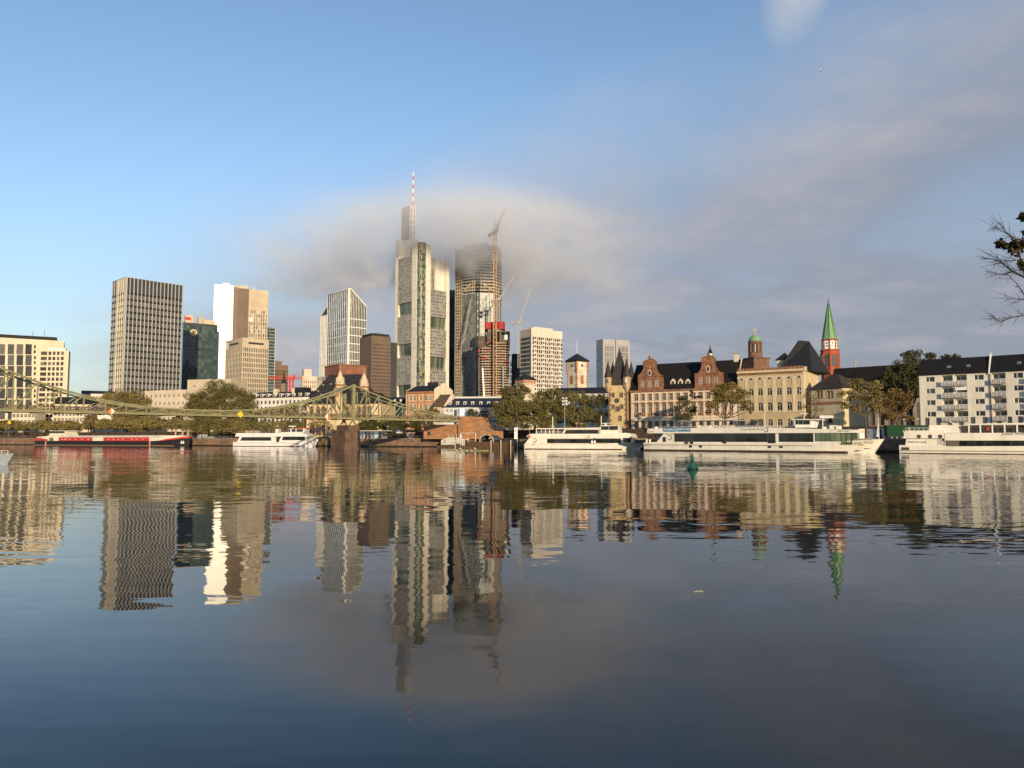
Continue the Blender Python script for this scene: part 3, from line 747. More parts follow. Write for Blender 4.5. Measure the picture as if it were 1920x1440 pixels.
for i, (px, py) in enumerate(((900, 664), (906, 672), (912, 670), (898, 657), (915, 658), (941, 668), (950, 676))):
    p_ = loc(px, 784); mb.box(p_[0]-1, p_[0]+1.2, -.8, -.3, zc(py+3), zc(py-1))
mb.build('tarpaulin', red_mesh, t)
n_ = 7
mb = MB()
for i in range(n_): mb.box(loc(956, 790)[0], loc(959.5, 790)[0], 4, 16, zc(762-i*13), zc(762-i*13)+4.4)
mb.build('hoist_cladding', white_pan, t)
MB().tube([(*loc(943, 783), zc(760)), (*loc(943, 783), zc(688))], 1.1, 8).build('rubbish_chute', steel, t)
# ------------------------------------------------------------------ tower cranes
craneo = M('ochre_crane_paint', (.40, .25, .14), .6, var=.15); craneg = M('grey_crane_paint', (.35, .34, .33), .6, var=.1); craner = M('red_crane_paint', (.60, .07, .06), .5, var=.1)
def crane(label, px, Y, y0, y1, mat, w, jib, cjib=None, lw=.6):
    c = P(px, 700, Y); t = thing('tower_crane', label, 'crane', (c.x, c.y, LZ))
    def L(p, q): v = P(p, q, Y); return (v.x-c.x, 0, v.z-LZ)
    a, b_ = L(px, y0), L(px, y1)
    mb = MB(); lattice(mb, a, b_, w, max(4, int((b_[2]-a[2])/w/1.5)), lw*.8); mb.build('mast', mat, t)
    mb = MB(); mb.box(b_[0]-w*.9, b_[0]+w*.9, -w*.7, w*.7, b_[2], b_[2]+2.2); mb.box(b_[0]+w*.6, b_[0]+w*1.2, -w, -w*.3, b_[2]+1, b_[2]+3.4); mb.build('cab', craneg if mat is not craner else craner, t)
    j0, j1 = L(*jib[0]), L(*jib[1]); mb = MB(); lattice(mb, j0, j1, w*.55, 14, lw*.6); mb.build('jib', mat, t)
    if cjib:
        k0, k1 = L(*cjib[0]), L(*cjib[1]); mb = MB(); lattice(mb, k0, k1, w*.5, 5, lw*.6); mb.build('counter_jib', mat, t)
        mb = MB(); mb.box(k1[0]-1.6, k1[0]+1.6, -1, 1, k1[2]-2.4, k1[2]+.6); mb.build('counterweight', concrete, t)
        top = (b_[0], 0, b_[2]+(abs(j1[2]-j0[2])*.28+5)); mb = MB(); mb.tube([(b_[0]-.5, 0, b_[2]+1), top], .35, 5); mb.tube([top, (j0[0]*.35+j1[0]*.65, 0, j0[2]*.35+j1[2]*.65)], .12, 4); mb.tube([top, k1], .12, 4); mb.build('stay_cable', mat, t)
    return t
crane('tall ochre tower crane rising beside the red netting into the cloud', 928, 779, 760, 436, craneo, 3.0, ((928, 436), (947, 391)), ((928, 437), (918, 439)), .95)
crane('grey luffing crane with its jib raised right against the unfinished skyscraper', 935, 800, 640, 563, craneg, 2.2, ((937, 559), (966.5, 513)), ((935, 562), (924, 564)), .5)
crane('grey luffing crane on the roof edge of the pale apartment tower', 973, 752, 690, 607, craneg, 2.2, ((974, 605), (995, 541)), ((972, 605), (962, 604)), .5)
crane('small grey crane with a long lowered white jib in front of the glazed floors', 918, 835, 625, 578, craneg, 2.0, ((883, 562), (868, 645)), ((917, 577), (908, 578)), .5)
crane('red tower crane with a long flat jib low between the office towers', 546, 690, 745, 711, craner, 3.2, ((543, 709), (470, 709)), ((549, 709), (572, 710)), .7)
# ------------------------------------------------------------------ pale apartment tower with balconies
t = Tower('apartment_tower', 'pale apartment tower with rows of balconies right of the unfinished towers', 975, 997, 1054, 616, 740, 35)
t.body(M('apartment_shade', (.22, .20, .18), .8), name='core')
pale = M('pale_render', (.62, .57, .49), .7, var=.06, scale=.1)
nr = 23; zt = t.z(630); fl = zt/nr
t.panes(t.R, t.w2, 0, zt, 15, nr, g_house, .012, -.05)
t.bands(t.R, t.w2, lin(0, zt, nr), 1.1, .5, pale)
mb = MB()
for j in range(nr):
    for i in range(15):
        mb.fbox(t.R, t.w2*i/15, t.w2*i/15+(.75 if (i*7+j*3) % 4 else 1.3), j*fl+.5, (j+1)*fl-.5, -.1, .35)
mb.build('wall_panel', pale, t.root, kind='stuff')
mb = MB()
for j in range(nr):
    for i in (1, 5, 9, 13):
        mb.fbox(t.R, t.w2*i/15+.2, t.w2*i/15+2.2, j*fl+.3, j*fl+1.4, .5, 1.2)
mb.build('balcony', white_paint, t.root, kind='stuff')
MB().fbox(t.R, .03, t.w2-.03, zt+.6, t.h, -.1, .45).build('attic_wall', pale, t.root)
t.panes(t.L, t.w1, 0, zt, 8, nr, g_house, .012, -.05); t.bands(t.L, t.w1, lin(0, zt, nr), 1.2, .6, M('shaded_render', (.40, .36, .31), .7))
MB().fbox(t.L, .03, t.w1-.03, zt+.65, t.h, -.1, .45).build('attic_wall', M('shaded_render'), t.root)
mb = MB(); mb.bar((-.9, -.6, t.h), (-.9, -.6, t.h*.62), .9); mb.bar((-.9, -.6, t.h*.62), (-3.4, 1.0, 0), .9); mb.build('slanted_edge', pale, t.root)
MB().box(t.w2*.12, t.w2*.75, 3, t.w1-2, t.h, t.h+2.6).box(1, t.w2*.3, .6, 3, t.h, t.h+1.5).build('roof_plant', pale, t.root)
s1 = Tower('office_tower', 'dark slab behind the pale apartment tower on its left side', 959, 963, 975, 664, 800, 20); s1.body(dark_pan); s1.panes(s1.R, s1.w2, 0, s1.h, 4, 16, g_dark, .01); s1.bands(s1.R, s1.w2, lin(0, s1.h, 16), .5, .1, dark_pan); s1.roof(dark_pan)
# ------------------------------------------------------------------ grey twin slab tower far right
gr = M('grey_stone', (.36, .36, .37), .7, var=.05, scale=.05)
for nm, a, b_, c_, Yk, yt in (('left', 1118, 1130.5, 1153.5, 1080, 637), ('right', 1147, 1155, 1180.5, 1100, 638)):
    t = Tower('office_tower', 'grey stone twin tower, %s half, far behind the pointed stone tower' % ('wider' if nm == 'left' else 'plainer'), a, b_, c_, yt, Yk, 24)
    t.body(gr, ins=.02)
    W_ = t.w2; t.panes((W_*.14, 0, 1, 0), W_*.72, 0, t.h*.94, 8, 30, g_dark, .01, .1); t.bands((W_*.14, 0, 1, 0), W_*.72, lin(0, t.h*.94, 15), 1.0, .4, gr); t.fins((W_*.14, 0, 1, 0), lin(0, W_*.72, 8), 0, t.h*.96, 1.1, .5, gr)
    t.panes(t.L, t.w1, 0, t.h*.92, 4, 30, g_blue, .01, .1); t.bands(t.L, t.w1, lin(0, t.h*.92, 30), 1.3, .4, gr); t.roof(gr, 1, .1)
# ------------------------------------------------------------------ facades traced on a ground line
class Fac:
    def __init__(s, name, label, pxA, YA, pxB, YB, cat='building', z0=LZ, group=None):
        a, b = G(pxA, YA), G(pxB, YB); s.a = a; s.d = (b-a); s.d.z = 0; s.W = s.d.length; s.d.normalize(); s.z0 = z0
        s.root = thing(name, label, cat, (a.x, a.y, z0), math.atan2(s.d.y, s.d.x), group)
    def u(s, px, py=800):
        q = P(px, py, 1000.); k = q.x/q.y; return (k*s.a.y-s.a.x)/(s.d.x-k*s.d.y)
    def z(s, py, px=None, u=None):
        if u is None: u = s.u(px, py) if px is not None else s.W/2
        return P(960, py, s.a.y+s.d.y*u).z-s.z0
    def uz(s, px, py): u = s.u(px, py); return u, s.z(py, u=u)
def holes(mb, F, Wd, z0, z1, hs, rev=.25, d=0.):
    """wall of one face with window openings and their reveals"""
    ox, oy, ux, uy = F; nx, ny = uy, -ux
    us = sorted({0., Wd} | {q for h in hs for q in h[:2]}); zs = sorted({z0, z1} | {q for h in hs for q in h[2:4]})
    def pt(u, z, dd): return (ox+ux*u+nx*dd, oy+uy*u+ny*dd, z)
    for a, b in zip(us, us[1:]):
        for c, e in zip(zs, zs[1:]):
            m, n = (a+b)/2, (c+e)/2
            if any(h[0] < m < h[1] and h[2] < n < h[3] for h in hs): continue
            mb.poly([pt(a, c, d), pt(b, c, d), pt(b, e, d), pt(a, e, d)])
    for a, b, c, e in (h[:4] for h in hs):
        for p, q in (((a, c), (b, c)), ((b, c), (b, e)), ((b, e), (a, e)), ((a, e), (a, c))):
            mb.poly([pt(*p, d), pt(*q, d), pt(*q, d-rev), pt(*p, d-rev)])
WIN = {}
def window(par, F, u, z, w, h, style='cross', frame=None, pane=None, rev=.25, d=0., sur=None, label=None, name='window'):
    """one window in an opening: frame (with surround) > pane; meshes shared between equal windows"""
    frame = frame or white_paint; pane = pane or g_house
    key = (round(w, 2), round(h, 2), style, frame.name, pane.name, rev, sur.name if sur else '')
    if key not in WIN:
        mb = MB(); t = min(.09, w*.1); y0, y1 = rev-.08, rev-.01
        arch = style.startswith('arch')
        mb.box(0, t, y0, y1, 0, h); mb.box(w-t, w, y0, y1, 0, h); mb.box(t, w-t, y0, y1, 0, t); mb.box(t, w-t, y0, y1, h-t, h)
        if 'cross' in style: mb.box(w/2-t*.6, w/2+t*.6, y0+.01, y1, t, h-t); mb.box(t, w-t, y0+.012, y1, h*.66-t*.5, h*.66+t*.5)
        elif 'split' in style: mb.box(w*.40-t*.7, w*.40+t*.7, y0+.01, y1, t, h-t)
        elif 'tri' in style:
            for f in (.33, .67): mb.box(w*f-t*.6, w*f+t*.6, y0+.01, y1, t, h-t)
            mb.box(t, w-t, y0+.012, y1, h*.5-t*.5, h*.5+t*.5)
        mats = [frame]
        if sur:
            mats.append(sur); mb.m = 1; b = .16 if w < 1.6 else .22
            if arch:
                r = w/2; n = 8; zc = h-r
                for side in (-1, 1):      # close the corners above the arch
                    pts = [(r+side*r, h)]+[(r+side*r*math.cos(PI/2*i/(n/2)), zc+r*math.sin(PI/2*i/(n/2))) for i in range(n//2+1)]
                    mb.xz(pts if side < 0 else pts[::-1], -.01, rev-.09)
                for i in range(n):
                    q = [PI*i/n, PI*(i+1)/n]
                    mb.hexa([(r+rr*math.cos(a), y, zc+rr*math.sin(a)) for y in (-.08, -.012) for rr, a in ((r, q[0]), (r+b, q[0]), (r+b, q[1]), (r, q[1]))])
                mb.box(-b, 0, -.08, -.012, 0, zc); mb.box(w, w+b, -.08, -.012, 0, zc)
            else:
                mb.box(-b, 0, -.08, .0, 0, h); mb.box(w, w+b, -.08, .0, 0, h); mb.box(-b, w+b, -.08, 0, h, h+b)
            mb.box(-b*1.3, w+b*1.3, -.14, 0, -b*.8, -.0)
        elif style != 'plain': mb.box(-.05, w+.05, -.1, rev-.09, -.08, -.0)
        pm = MB(); tl = R.uniform(-.004, .004)
        pm.poly([(t*.5, rev-.03, t*.5), (w-t*.5, rev-.03+tl, t*.5), (w-t*.5, rev-.03, h-t*.5), (t*.5, rev-.03-tl, h-t*.5)])
        WIN[key] = (mb.data('window', mats), pm.data('pane', pane))
    a, b = WIN[key]; ox, oy, ux, uy = F
    o = put(name, a, par, (ox+ux*u+uy*d, oy+uy*u-ux*d, z), math.atan2(uy, ux), label); put('pane', b, o); return o
def gable_roof(mb, x0, x1, y0, y1, z, h, over=.4, hip0=0., hip1=0., th=.18):
    """ridge along x; hips at the ends when given"""
    ym = (y0+y1)/2; a, b, c, d = x0-over, x1+over, y0-over, y1+over
    lo = [(a, c), (b, c), (b, d), (a, d)]
    r0, r1 = (a+hip0, ym), (b-hip1, ym)
    for s in (0,):
        vs = [(*p, z) for p in lo]+[(*r0, z+h), (*r1, z+h)]+[(*p, z-th) for p in lo]
        mb.mesh(vs, [(0, 1, 5, 4), (2, 3, 4, 5), (3, 0, 4), (1, 2, 5), (9, 8, 7, 6), (0, 6, 7, 1), (1, 7, 8, 2), (2, 8, 9, 3), (3, 9, 6, 0)])
def gable_wall(mb, x, y0, y1, z, h, th=.3):
    mb.yz([(y0, z), (y1, z), ((y0+y1)/2, z+h)], x-th/2, x+th/2)

# ------------------------------------------------------------------ plain background blocks
def block(name, label, pxA, YA, pxB, YB, ytop, dep, mat, wins=None, roof=None, roofh=3., z0=LZ, pane=g_house, cat='building', hip=0., ybot=None):
    f = Fac(name, label, pxA, YA, pxB, YB, cat, z0); h = f.z(ytop, u=0)
    hs = []
    if wins:
        nc, nr, ww, wh_, pitch = wins
        for j in range(nr):
            for i in range(nc):
                u = f.W*(i+.5)/nc-ww/2; z = h-1.0-pitch*(j+1)+(pitch-wh_)*.4
                if z > .2: hs.append((u, u+ww, z, z+wh_))
    mb = MB(); F = (0, 0, 1, 0); holes(mb, F, f.W, 0, h, hs)
    mb.poly([(f.W, 0, 0), (f.W, dep, 0), (f.W, dep, h), (f.W, 0, h)]); mb.poly([(0, dep, 0), (0, 0, 0), (0, 0, h), (0, dep, h)])
    mb.poly([(0, dep, 0), (f.W, dep, 0), (f.W, dep, h), (0, dep, h)]); mb.poly([(0, 0, h), (f.W, 0, h), (f.W, dep, h), (0, dep, h)])
    mb.build('wall', mat, f.root)
    if len(hs) <= 40:
        for q in hs: window(f.root, F, q[0], q[2], q[1]-q[0], q[3]-q[2], 'cross', pane=pane)
    else:
        mb = MB()
        for q in hs: mb.fquad(F, q[0], q[1], q[2], q[3], -.22, .01)
        mb.build('window', pane, f.root, kind='stuff')
    if roof:
        mb = MB(); gable_roof(mb, 0, f.W, 0, dep, h, roofh, .4, hip, hip); mb.build('roof', roof, f.root)
        for x in (0.15, f.W-.15):
            if hip == 0: mb = MB(); gable_wall(mb, x, 0, dep, h-.02, roofh); mb.build('gable', mat, f.root)
    f.h = h; f.dep = dep; f.F = F; return f
cream_w = M('cream_render', (.60, .52, .40), .85, var=.1, scale=.2); white_w = M('white_render', (.66, .64, .60), .85, var=.08, scale=.2)
beige_w = M('beige_render', (.50, .43, .33), .85, var=.1, scale=.2); grey_w = M('grey_render', (.42, .41, .39), .85, var=.1, scale=.2)
for lab, a, Ya, b, Yb, yt, dep, mt, wn, rf, rh in (
    ('low cream building with a dark roof left of the finned tower, behind the bridge', 98, 450, 168, 455, 757, 14, cream_w, (10, 5, 1.5, 2.3, 3.4), slate, 4.5),
    ('long pale roofed block at the foot of the finned tower', 150, 520, 212, 530, 737, 14, white_w, (12, 3, 1.3, 1.8, 3.4), slate, 2.2),
    ('flat roofed cream block between finned tower and big round tree', 268, 520, 345, 505, 733, 18, cream_w, (9, 4, 1.6, 2.2, 5.2), None, 0),
    ('flat beige hall behind the big round tree', 348, 570, 430, 560, 712, 20, beige_w, (3, 1, 2, 1.6, 7), None, 0),
    ('white house with a grey mansard roof and chimneys behind the big tree', 470, 440, 578, 425, 746, 12, white_w, (14, 4, 1.3, 2.0, 3.5), slate, 3.5),
    ('low slate roofed houses just right of the church', 688, 380, 766, 372, 757, 12, grey_w, (9, 3, 1.4, 1.9, 3.3), slate, 3.4),
    ('dark roofed block behind the grove of plane trees', 1040, 352, 1150, 345, 738, 12, white_w, (10, 3, 1.4, 1.9, 3.3), slate, 3.0),
    ('white block with flat roof behind the blue roofed house', 850, 430, 960, 425, 744, 12, white_w, (9, 3, 1.4, 1.9, 3.3), None, 0),
    ('low cream house under the bridge deck far left', 20, 440, 64, 440, 770, 10, cream_w, (6, 4, 1.6, 2.2, 3.6), None, 0)):
    f = block('house' if rf else 'building', lab, a, Ya, b, Yb, yt, dep, mt, wn, rf, rh)
    if 'chimneys' in lab:
        for u in (f.u(506), f.u(541), f.u(560)): mb = MB(); mb.box(u-1.4, u+1.4, 4, 6, f.h+1, f.h+5.2); mb.build('chimney', cream_w, f.root)
        mb = MB(); mb.box(f.u(548), f.u(566), 1.5, 8, f.h+1.2, f.h+5.5); mb.build('dormer', slate, f.root)
        for i in range(9): mb = MB(); mb.box(f.W*(i+.5)/9-.8, f.W*(i+.5)/9+.8, .3, 3, f.h+.2, f.h+2.2); d_ = mb.build('dormer', white_w, f.root); mb = MB(); mb.fquad(f.F, f.W*(i+.5)/9-.5, f.W*(i+.5)/9+.5, f.h+.5, f.h+1.9, -.28); mb.build('pane', g_house, d_)
    if 'right of the church' in lab:
        for i in range(7):
            u = f.W*(i+.6)/7; d_ = MB().box(u-.9, u+.9, .4, 3, f.h+.3, f.h+2.3).build('dormer', slate, f.root)
            mb = MB(); mb.fquad(f.F, u-.6, u+.6, f.h+.6, f.h+2.0, -.37); mb.build('pane', M('pale_blind', (.6, .58, .54), .7, var=0), d_)
# thin dark church steeple far behind
c = G(530, 560); t = thing('church_steeple', 'thin dark pointed steeple behind the white mansard house', 'steeple', (c.x, c.y, LZ))
z1, z2, z3 = (P(530, q, 560).z-LZ for q in (735, 719, 694))
MB().box(-1.7, 1.7, -1.7, 1.7, 0, z2).build('tower', M('old_stone', (.22, .17, .13), .9), t); MB().lathe([(2.4, z2), (1.1, z2+2.5), (.05, z3)], 8).build('spire', slate, t)

# ------------------------------------------------------------------ cream office building at the far left edge
f = Fac('office_building', 'large cream office building with tall dark windows at the left edge', -60, 462, 112, 486)
h = f.z(635, 40); F = (0, 0, 1, 0); hs = []
cols = [(-19, -7), (-2, 10), (15, 27), (31.5, 44), (48, 60)]; rows = [(645, 664), (665.5, 684.5), (686, 705), (707, 726), (728, 747), (749, 768), (770, 786)]
for a, b in cols:
    for r0, r1 in rows:
        u0, u1 = f.u(a, r0), f.u(b, r0); hs.append((u0, u1, f.z(r1, u=u0), f.z(r0, u=u0)))
big = list(hs)
sm = []
for r0, r1 in rows:
    for q in (0, .5):
        u0, u1 = f.u(64, r0), f.u(67.5, r0); za, zb = f.z(r1, u=u0), f.z(r0, u=u0); sm.append((u0, u1, za+(zb-za)*(q+.08), za+(zb-za)*(q+.40)))
mb = MB(); holes(mb, F, f.W, 0, h, hs+sm, .4)
mb.poly([(f.W, 0, 0), (f.W, 20, 0), (f.W, 20, h), (f.W, 0, h)]); mb.poly([(0, 0, h), (f.W, 0, h), (f.W, 20, h), (0, 20, h)]); mb.poly([(0, 20, 0), (f.W, 20, 0), (f.W, 20, h), (0, 20, h)])
cl = M('cream_limestone', (.66, .57, .43), .8, var=.07, scale=.1)
mb.build('wall', cl, f.root)
for q in big: window(f.root, F, q[0], q[2], q[1]-q[0], q[3]-q[2], 'tri', dark_pan, g_grey, .4)
mb = MB()
for q in sm: mb.fquad(F, *q[:2], q[2], q[3], -.35, .01)
mb.build('window', g_house, f.root, kind='stuff')
MB().box(-.5, f.u(106, 640), .3, 18, h+.02, h+2.2).build('roof', black_roof, f.root)
mb = MB(); mb.tube([(f.u(60, 640), 4, h+2), (f.u(60, 640), 4, h+6)], .12, 4); mb.tube([(f.u(82, 640), 4, h), (f.u(82, 640), 4, h+7)], .12, 4); mb.build('antenna', steel, f.root)
f2 = Fac('office_building', 'lower cream office wing with rows of small square windows, beside the left edge building', 71, 458, 122, 464)
D2 = 9; h2 = f2.z(655, 72); hs = []
for j in range(15):
    for i in range(6):
        px = 73.5+i*7.9+(1.5 if i == 0 else 0); u0 = f2.u(px, 700); y = 659+j*9.75; hs.append((u0, u0+(2.6 if i == 0 else 1.5), f2.z(y+6.5, u=u0), f2.z(y, u=u0)))
mb = MB(); holes(mb, F, f2.W, 0, h2, hs, .35); D = 9
mb.poly([(f2.W, 0, 0), (f2.W, D, 0), (f2.W, D, h2), (f2.W, 0, h2)]); mb.poly([(0, D, 0), (0, 0, 0), (0, 0, h2), (0, D, h2)]); mb.poly([(0, 0, h2), (f2.W, 0, h2), (f2.W, D, h2), (0, D, h2)])
mb.build('wall', cl, f2.root)
mb = MB()
for q in hs: mb.fquad(F, *q[:2], q[2], q[3], -.3, .015)
mb.build('window', g_house, f2.root, kind='stuff')
MB().box(3, f2.W-2, 2, 8, h2, h2+1.6).build('roof_plant', steel, f2.root)

# ------------------------------------------------------------------ church with two stone spires
chs = M('church_render', (.60, .47, .30), .9, var=.15, scale=.3); spire_st = M('pale_spire_stone', (.58, .47, .33), .9, var=.25, scale=.8, bump=.03); trim = M('red_sandstone_trim', (.36, .17, .10), .9, var=.2, scale=.8)
cslate = M('church_slate', (.034, .031, .034), .7, var=.35, scale=.6, bump=.03, stretch=(1, 1, 3))
YC = 352
f = Fac('church', 'old church with a steep dark roof and two cream stone spires behind the bridge', 574, YC+2, 716, YC-6, 'church', 4.0)
he = f.z(757, 640)
hs = []
for px in (584, 596, 606, 652, 662, 672, 682, 692):
    u = f.u(px, 790); hs.append((u-1.0, u+1.0, he-7.5, he-1.2))
for px in (585, 597, 608): u = f.u(px, 805); hs.append((u-1.2, u+1.2, 1.2, 6.0))
mb = MB(); holes(mb, F, f.W, 0, he, hs, .5); D = 16
for a, b in (((f.W, 0), (f.W, D)), ((0, D), (0, 0)), ((f.W, D), (0, D))): mb.poly([(*a, 0), (*b, 0), (*b, he), (*a, he)])
mb.build('wall', chs, f.root)
for q in hs: window(f.root, F, q[0], q[2], q[1]-q[0], q[3]-q[2], 'arch-cross', trim, g_dark, .5, sur=trim)
ur0, zr = f.uz(603, 702); ur1 = f.u(664, 702); 
mb = MB(); mb.mesh([(-1, -1, he), (f.W*.83, -1, he-.3), (f.W*.83, D+1, he), (-1, D+1, he), (ur0, D/2, zr+.5), (ur1, D/2, zr+.5)], [(0, 1, 5, 4), (1, 2, 5), (2, 3, 4, 5), (3, 0, 4), (0, 3, 2, 1)])
rf = mb.build('roof', cslate, f.root)
for px, py in ((598, 721), (612, 719), (618, 737), (600, 740), (627, 727), (592, 733)):
    u, z = f.uz(px, py); fr = (z-he)/(zr-he); yy = -1+fr*(D/2+1)*.97
    mb = MB(); mb.prism([(u-.45, yy-.5), (u+.45, yy-.5), (u+.45, yy+1.2), (u-.45, yy+1.2)], z-.3, z+.5); mb.build('roof_hatch', steel, rf)
mb = MB(); mb.mesh([(f.W*.80, -.8, he), (f.W+.8, -.8, he), (f.W+.8, D*.8, he), (f.W*.80, D*.8, he), (f.W*.80, D*.4, he+6), (f.W*.93, D*.4, he+5)], [(0, 1, 5, 4), (1, 2, 5), (2, 3, 4, 5), (3, 0, 4)]); mb.build('choir_roof', cslate, f.root)
# chapel gable in front of the nave
u0, zg = f.uz(628, 757); MB().xz([(u0-3.2, 0), (u0+3.2, 0), (u0+3.2, he-6), (u0, he-1.5), (u0-3.2, he-6)], -3.2, -2.8).build('chapel_gable', chs, f.root)
mb = MB(); mb.mesh([(u0-3.8, -3.4, he-6.4), (u0, -3.4, he-1), (u0, .2, he-1), (u0-3.8, .2, he-6.4), (u0+3.8, -3.4, he-6.4), (u0+3.8, .2, he-6.4)], [(0, 1, 2, 3), (1, 4, 5, 2)]); mb.build('chapel_roof', cslate, f.root)
MB().box(u0-3.2, u0+3.2, -2.8, -.02, 0, he-6).build('chapel_wall', chs, f.root)
def spire(px0, px1, ytop, ycorn, ybase, onion, yoff):
    uc = f.u((px0+px1)/2, ycorn); r = (f.u(px1, ycorn)-f.u(px0, ycorn))/2; zt, zc_ = f.z(ytop, u=uc), f.z(ycorn, u=uc)
    body = MB().lathe([(r*.96, 0), (r*.96, zc_-.5)], 8, uc, yoff, PI/8).build('stair_tower', chs, f.root)
    cz = MB().lathe([(r*.97, zc_-.6), (r*1.1, zc_-.2), (r*1.1, zc_+.3), (r*.9, zc_+.31)], 8, uc, yoff, PI/8).build('cornice', trim, f.root)
    for k in range(8):
        a = PI/4*k+PI/8+PI/8
        mb = MB(); q = Vector((math.cos(a), math.sin(a)))*(r*.93)
        mb.prism([(uc+q.x-.5, yoff+q.y-.5), (uc+q.x+.5, yoff+q.y-.5), (uc+q.x+.5, yoff+q.y+.5), (uc+q.x-.5, yoff+q.y+.5)], zc_-5.5, zc_-1.5); mb.build('belfry_window', trim, f.root)
        mb = MB(); q = Vector((math.cos(a), math.sin(a)))*(r*.86); e = Vector((-q.y, q.x)).normalized()*r*.32
        mb.mesh([(uc+q.x-e.x, yoff+q.y-e.y, zc_+.3), (uc+q.x+e.x, yoff+q.y+e.y, zc_+.3), (uc+q.x*.98, yoff+q.y*.98, zc_+3.4), (uc, yoff, zc_+3.0)], [(0, 1, 2), (0, 2, 3), (1, 3, 2)]); mb.build('spire_gablet', spire_st, f.root)
    pr = [(r*.98, zc_+.3), (r*.98, zc_+1.5), (r*.84, zc_+(zt-zc_)*.38), (r*.5, zc_+(zt-zc_)*.70), (r*.13, zc_+(zt-zc_)*.94), (.05, zt)] if onion else [(r*1.0, zc_+.3), (r*.80, zc_+(zt-zc_)*.33), (r*.42, zc_+(zt-zc_)*.68), (.06, zt)]
    sp = MB().lathe(pr, 8, uc, yoff, PI/8).build('spire', spire_st, f.root)
    mb = MB(); mb.tube([(uc, yoff, zt-.4), (uc, yoff, zt+2.2)], .14, 5); mb.lathe([(.05, zt+.6), (.45, zt+1), (.05, zt+1.4)], 6, uc, yoff); mb.build('finial', gold, sp)
spire(631.5, 649, 694, 722, 780, False, -1.5)
spire(665, 682, 697, 724, 740, True, 5.5)
mb = MB(); u1, z1 = f.uz(706, 742); mb.mesh([(u1-1.4, 3, z1-4), (u1+1.4, 3, z1-4), (u1, 3, z1)], [(0, 1, 2)]); mb.prism([(u1-1.4, 3), (u1+1.4, 3), (u1+1.4, 4.4), (u1-1.4, 4.4)], z1-9, z1-4); mb.build('roof_turret', spire_st, f.root)

# ------------------------------------------------------------------ orange brick house with lit gable
brick = M('orange_brick', (.60, .33, .18), .9, var=.2, scale=1.5, bump=.01)
f = Fac('brick_house', 'orange brick house with cream framed windows and bright blank gable', 762, 344, 814, 337, 'house')
he = f.z(734, 790); hs = []; zb = 0
for px in (770, 777.5, 789, 799.5, 806.5):
    for y0, y1 in ((742, 751), (758, 768)): u = f.u(px, y0); hs.append((u-.72, u+.72, f.z(y1, u=u), f.z(y0, u=u)))
mb = MB(); holes(mb, F, f.W, 0, he, hs, .3); D = 15
for a, b in (((0, D), (0, 0)), ((f.W, D), (0, D))): mb.poly([(*a, 0), (*b, 0), (*b, he), (*a, he)])
mb.build('wall', brick, f.root)
for q in hs: window(f.root, F, q[0], q[2], q[1]-q[0], q[3]-q[2], 'cross', white_paint, g_house, .3, sur=cream_w)
zr = f.z(720.5, u=f.W)
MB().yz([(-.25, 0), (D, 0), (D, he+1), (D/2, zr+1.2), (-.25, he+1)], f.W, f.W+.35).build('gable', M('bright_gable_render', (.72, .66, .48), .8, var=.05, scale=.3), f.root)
MB().yz([(-.2, 0), (D, 0), (D, he+.5), (D/2, zr+.5), (-.2, he+.5)], -.35, -.02).build('gable', cream_w, f.root)
mb = MB(); mb.mesh([(-.3, -.6, he+.1), (f.W, -.6, he+.1), (f.W, D/2, zr+.1), (-.3, D/2, zr+.1), (f.W, D+.3, he+.1), (-.3, D+.3, he+.1)], [(0, 1, 2, 3), (3, 2, 4, 5)]); mb.build('roof', slate, f.root)
MB().fbox(F, -.2, f.W, he-.7, he, 0, .45).build('cornice', trim, f.root)
for z in (f.z(755, u=0), f.z(738.5, u=0)): MB().fbox(F, 0, f.W, z-.18, z+.18, 0, .12).build('brick_band', trim, f.root)
for u in (.5, f.W*.40, f.W*.66, f.W-.4): MB().fbox(F, u-.3, u+.3, 0, he-.7, 0, .1).build('pilaster', trim, f.root)
mb = MB(); mb.box(f.W*.45, f.W*.78, D*.45, D*.55, zr-.3, zr+1.6); mb.build('chimney', black_roof, f.root)
# ------------------------------------------------------------------ small pink house with brown roof
f = Fac('house', 'small pale house with a steep brown roof beside the bright gable', 812, 325, 833, 322, 'house')
he = f.z(763, 822); zr = f.z(738, u=f.W); D = 11
pinkw = M('pale_pink_render', (.66, .55, .44), .85, var=.08, scale=.3)
hs = [(f.u(p)-.5, f.u(p)+.5, he-3.6, he-1.9) for p in (817, 823, 828.5)]
mb = MB(); holes(mb, F, f.W, 0, he, hs); mb.poly([(0, D, 0), (0, 0, 0), (0, 0, he), (0, D, he)]); mb.build('wall', pinkw, f.root)
for q in hs: window(f.root, F, q[0], q[2], q[1]-q[0], q[3]-q[2], 'cross')
MB().yz([(-.2, 0), (D, 0), (D, he+.6), (D/2, zr+.7), (-.2, he+.6)], f.W, f.W+.3).build('gable', pinkw, f.root)
mb = MB(); mb.mesh([(-.4, -.5, he), (f.W, -.5, he), (f.W, D/2, zr), (-.4, D/2, zr), (f.W, D+.3, he), (-.4, D+.3, he)], [(0, 1, 2, 3), (3, 2, 4, 5)]); mb.build('roof', M('brown_tiles', (.13, .085, .05), .85, var=.25, scale=1.5), f.root)
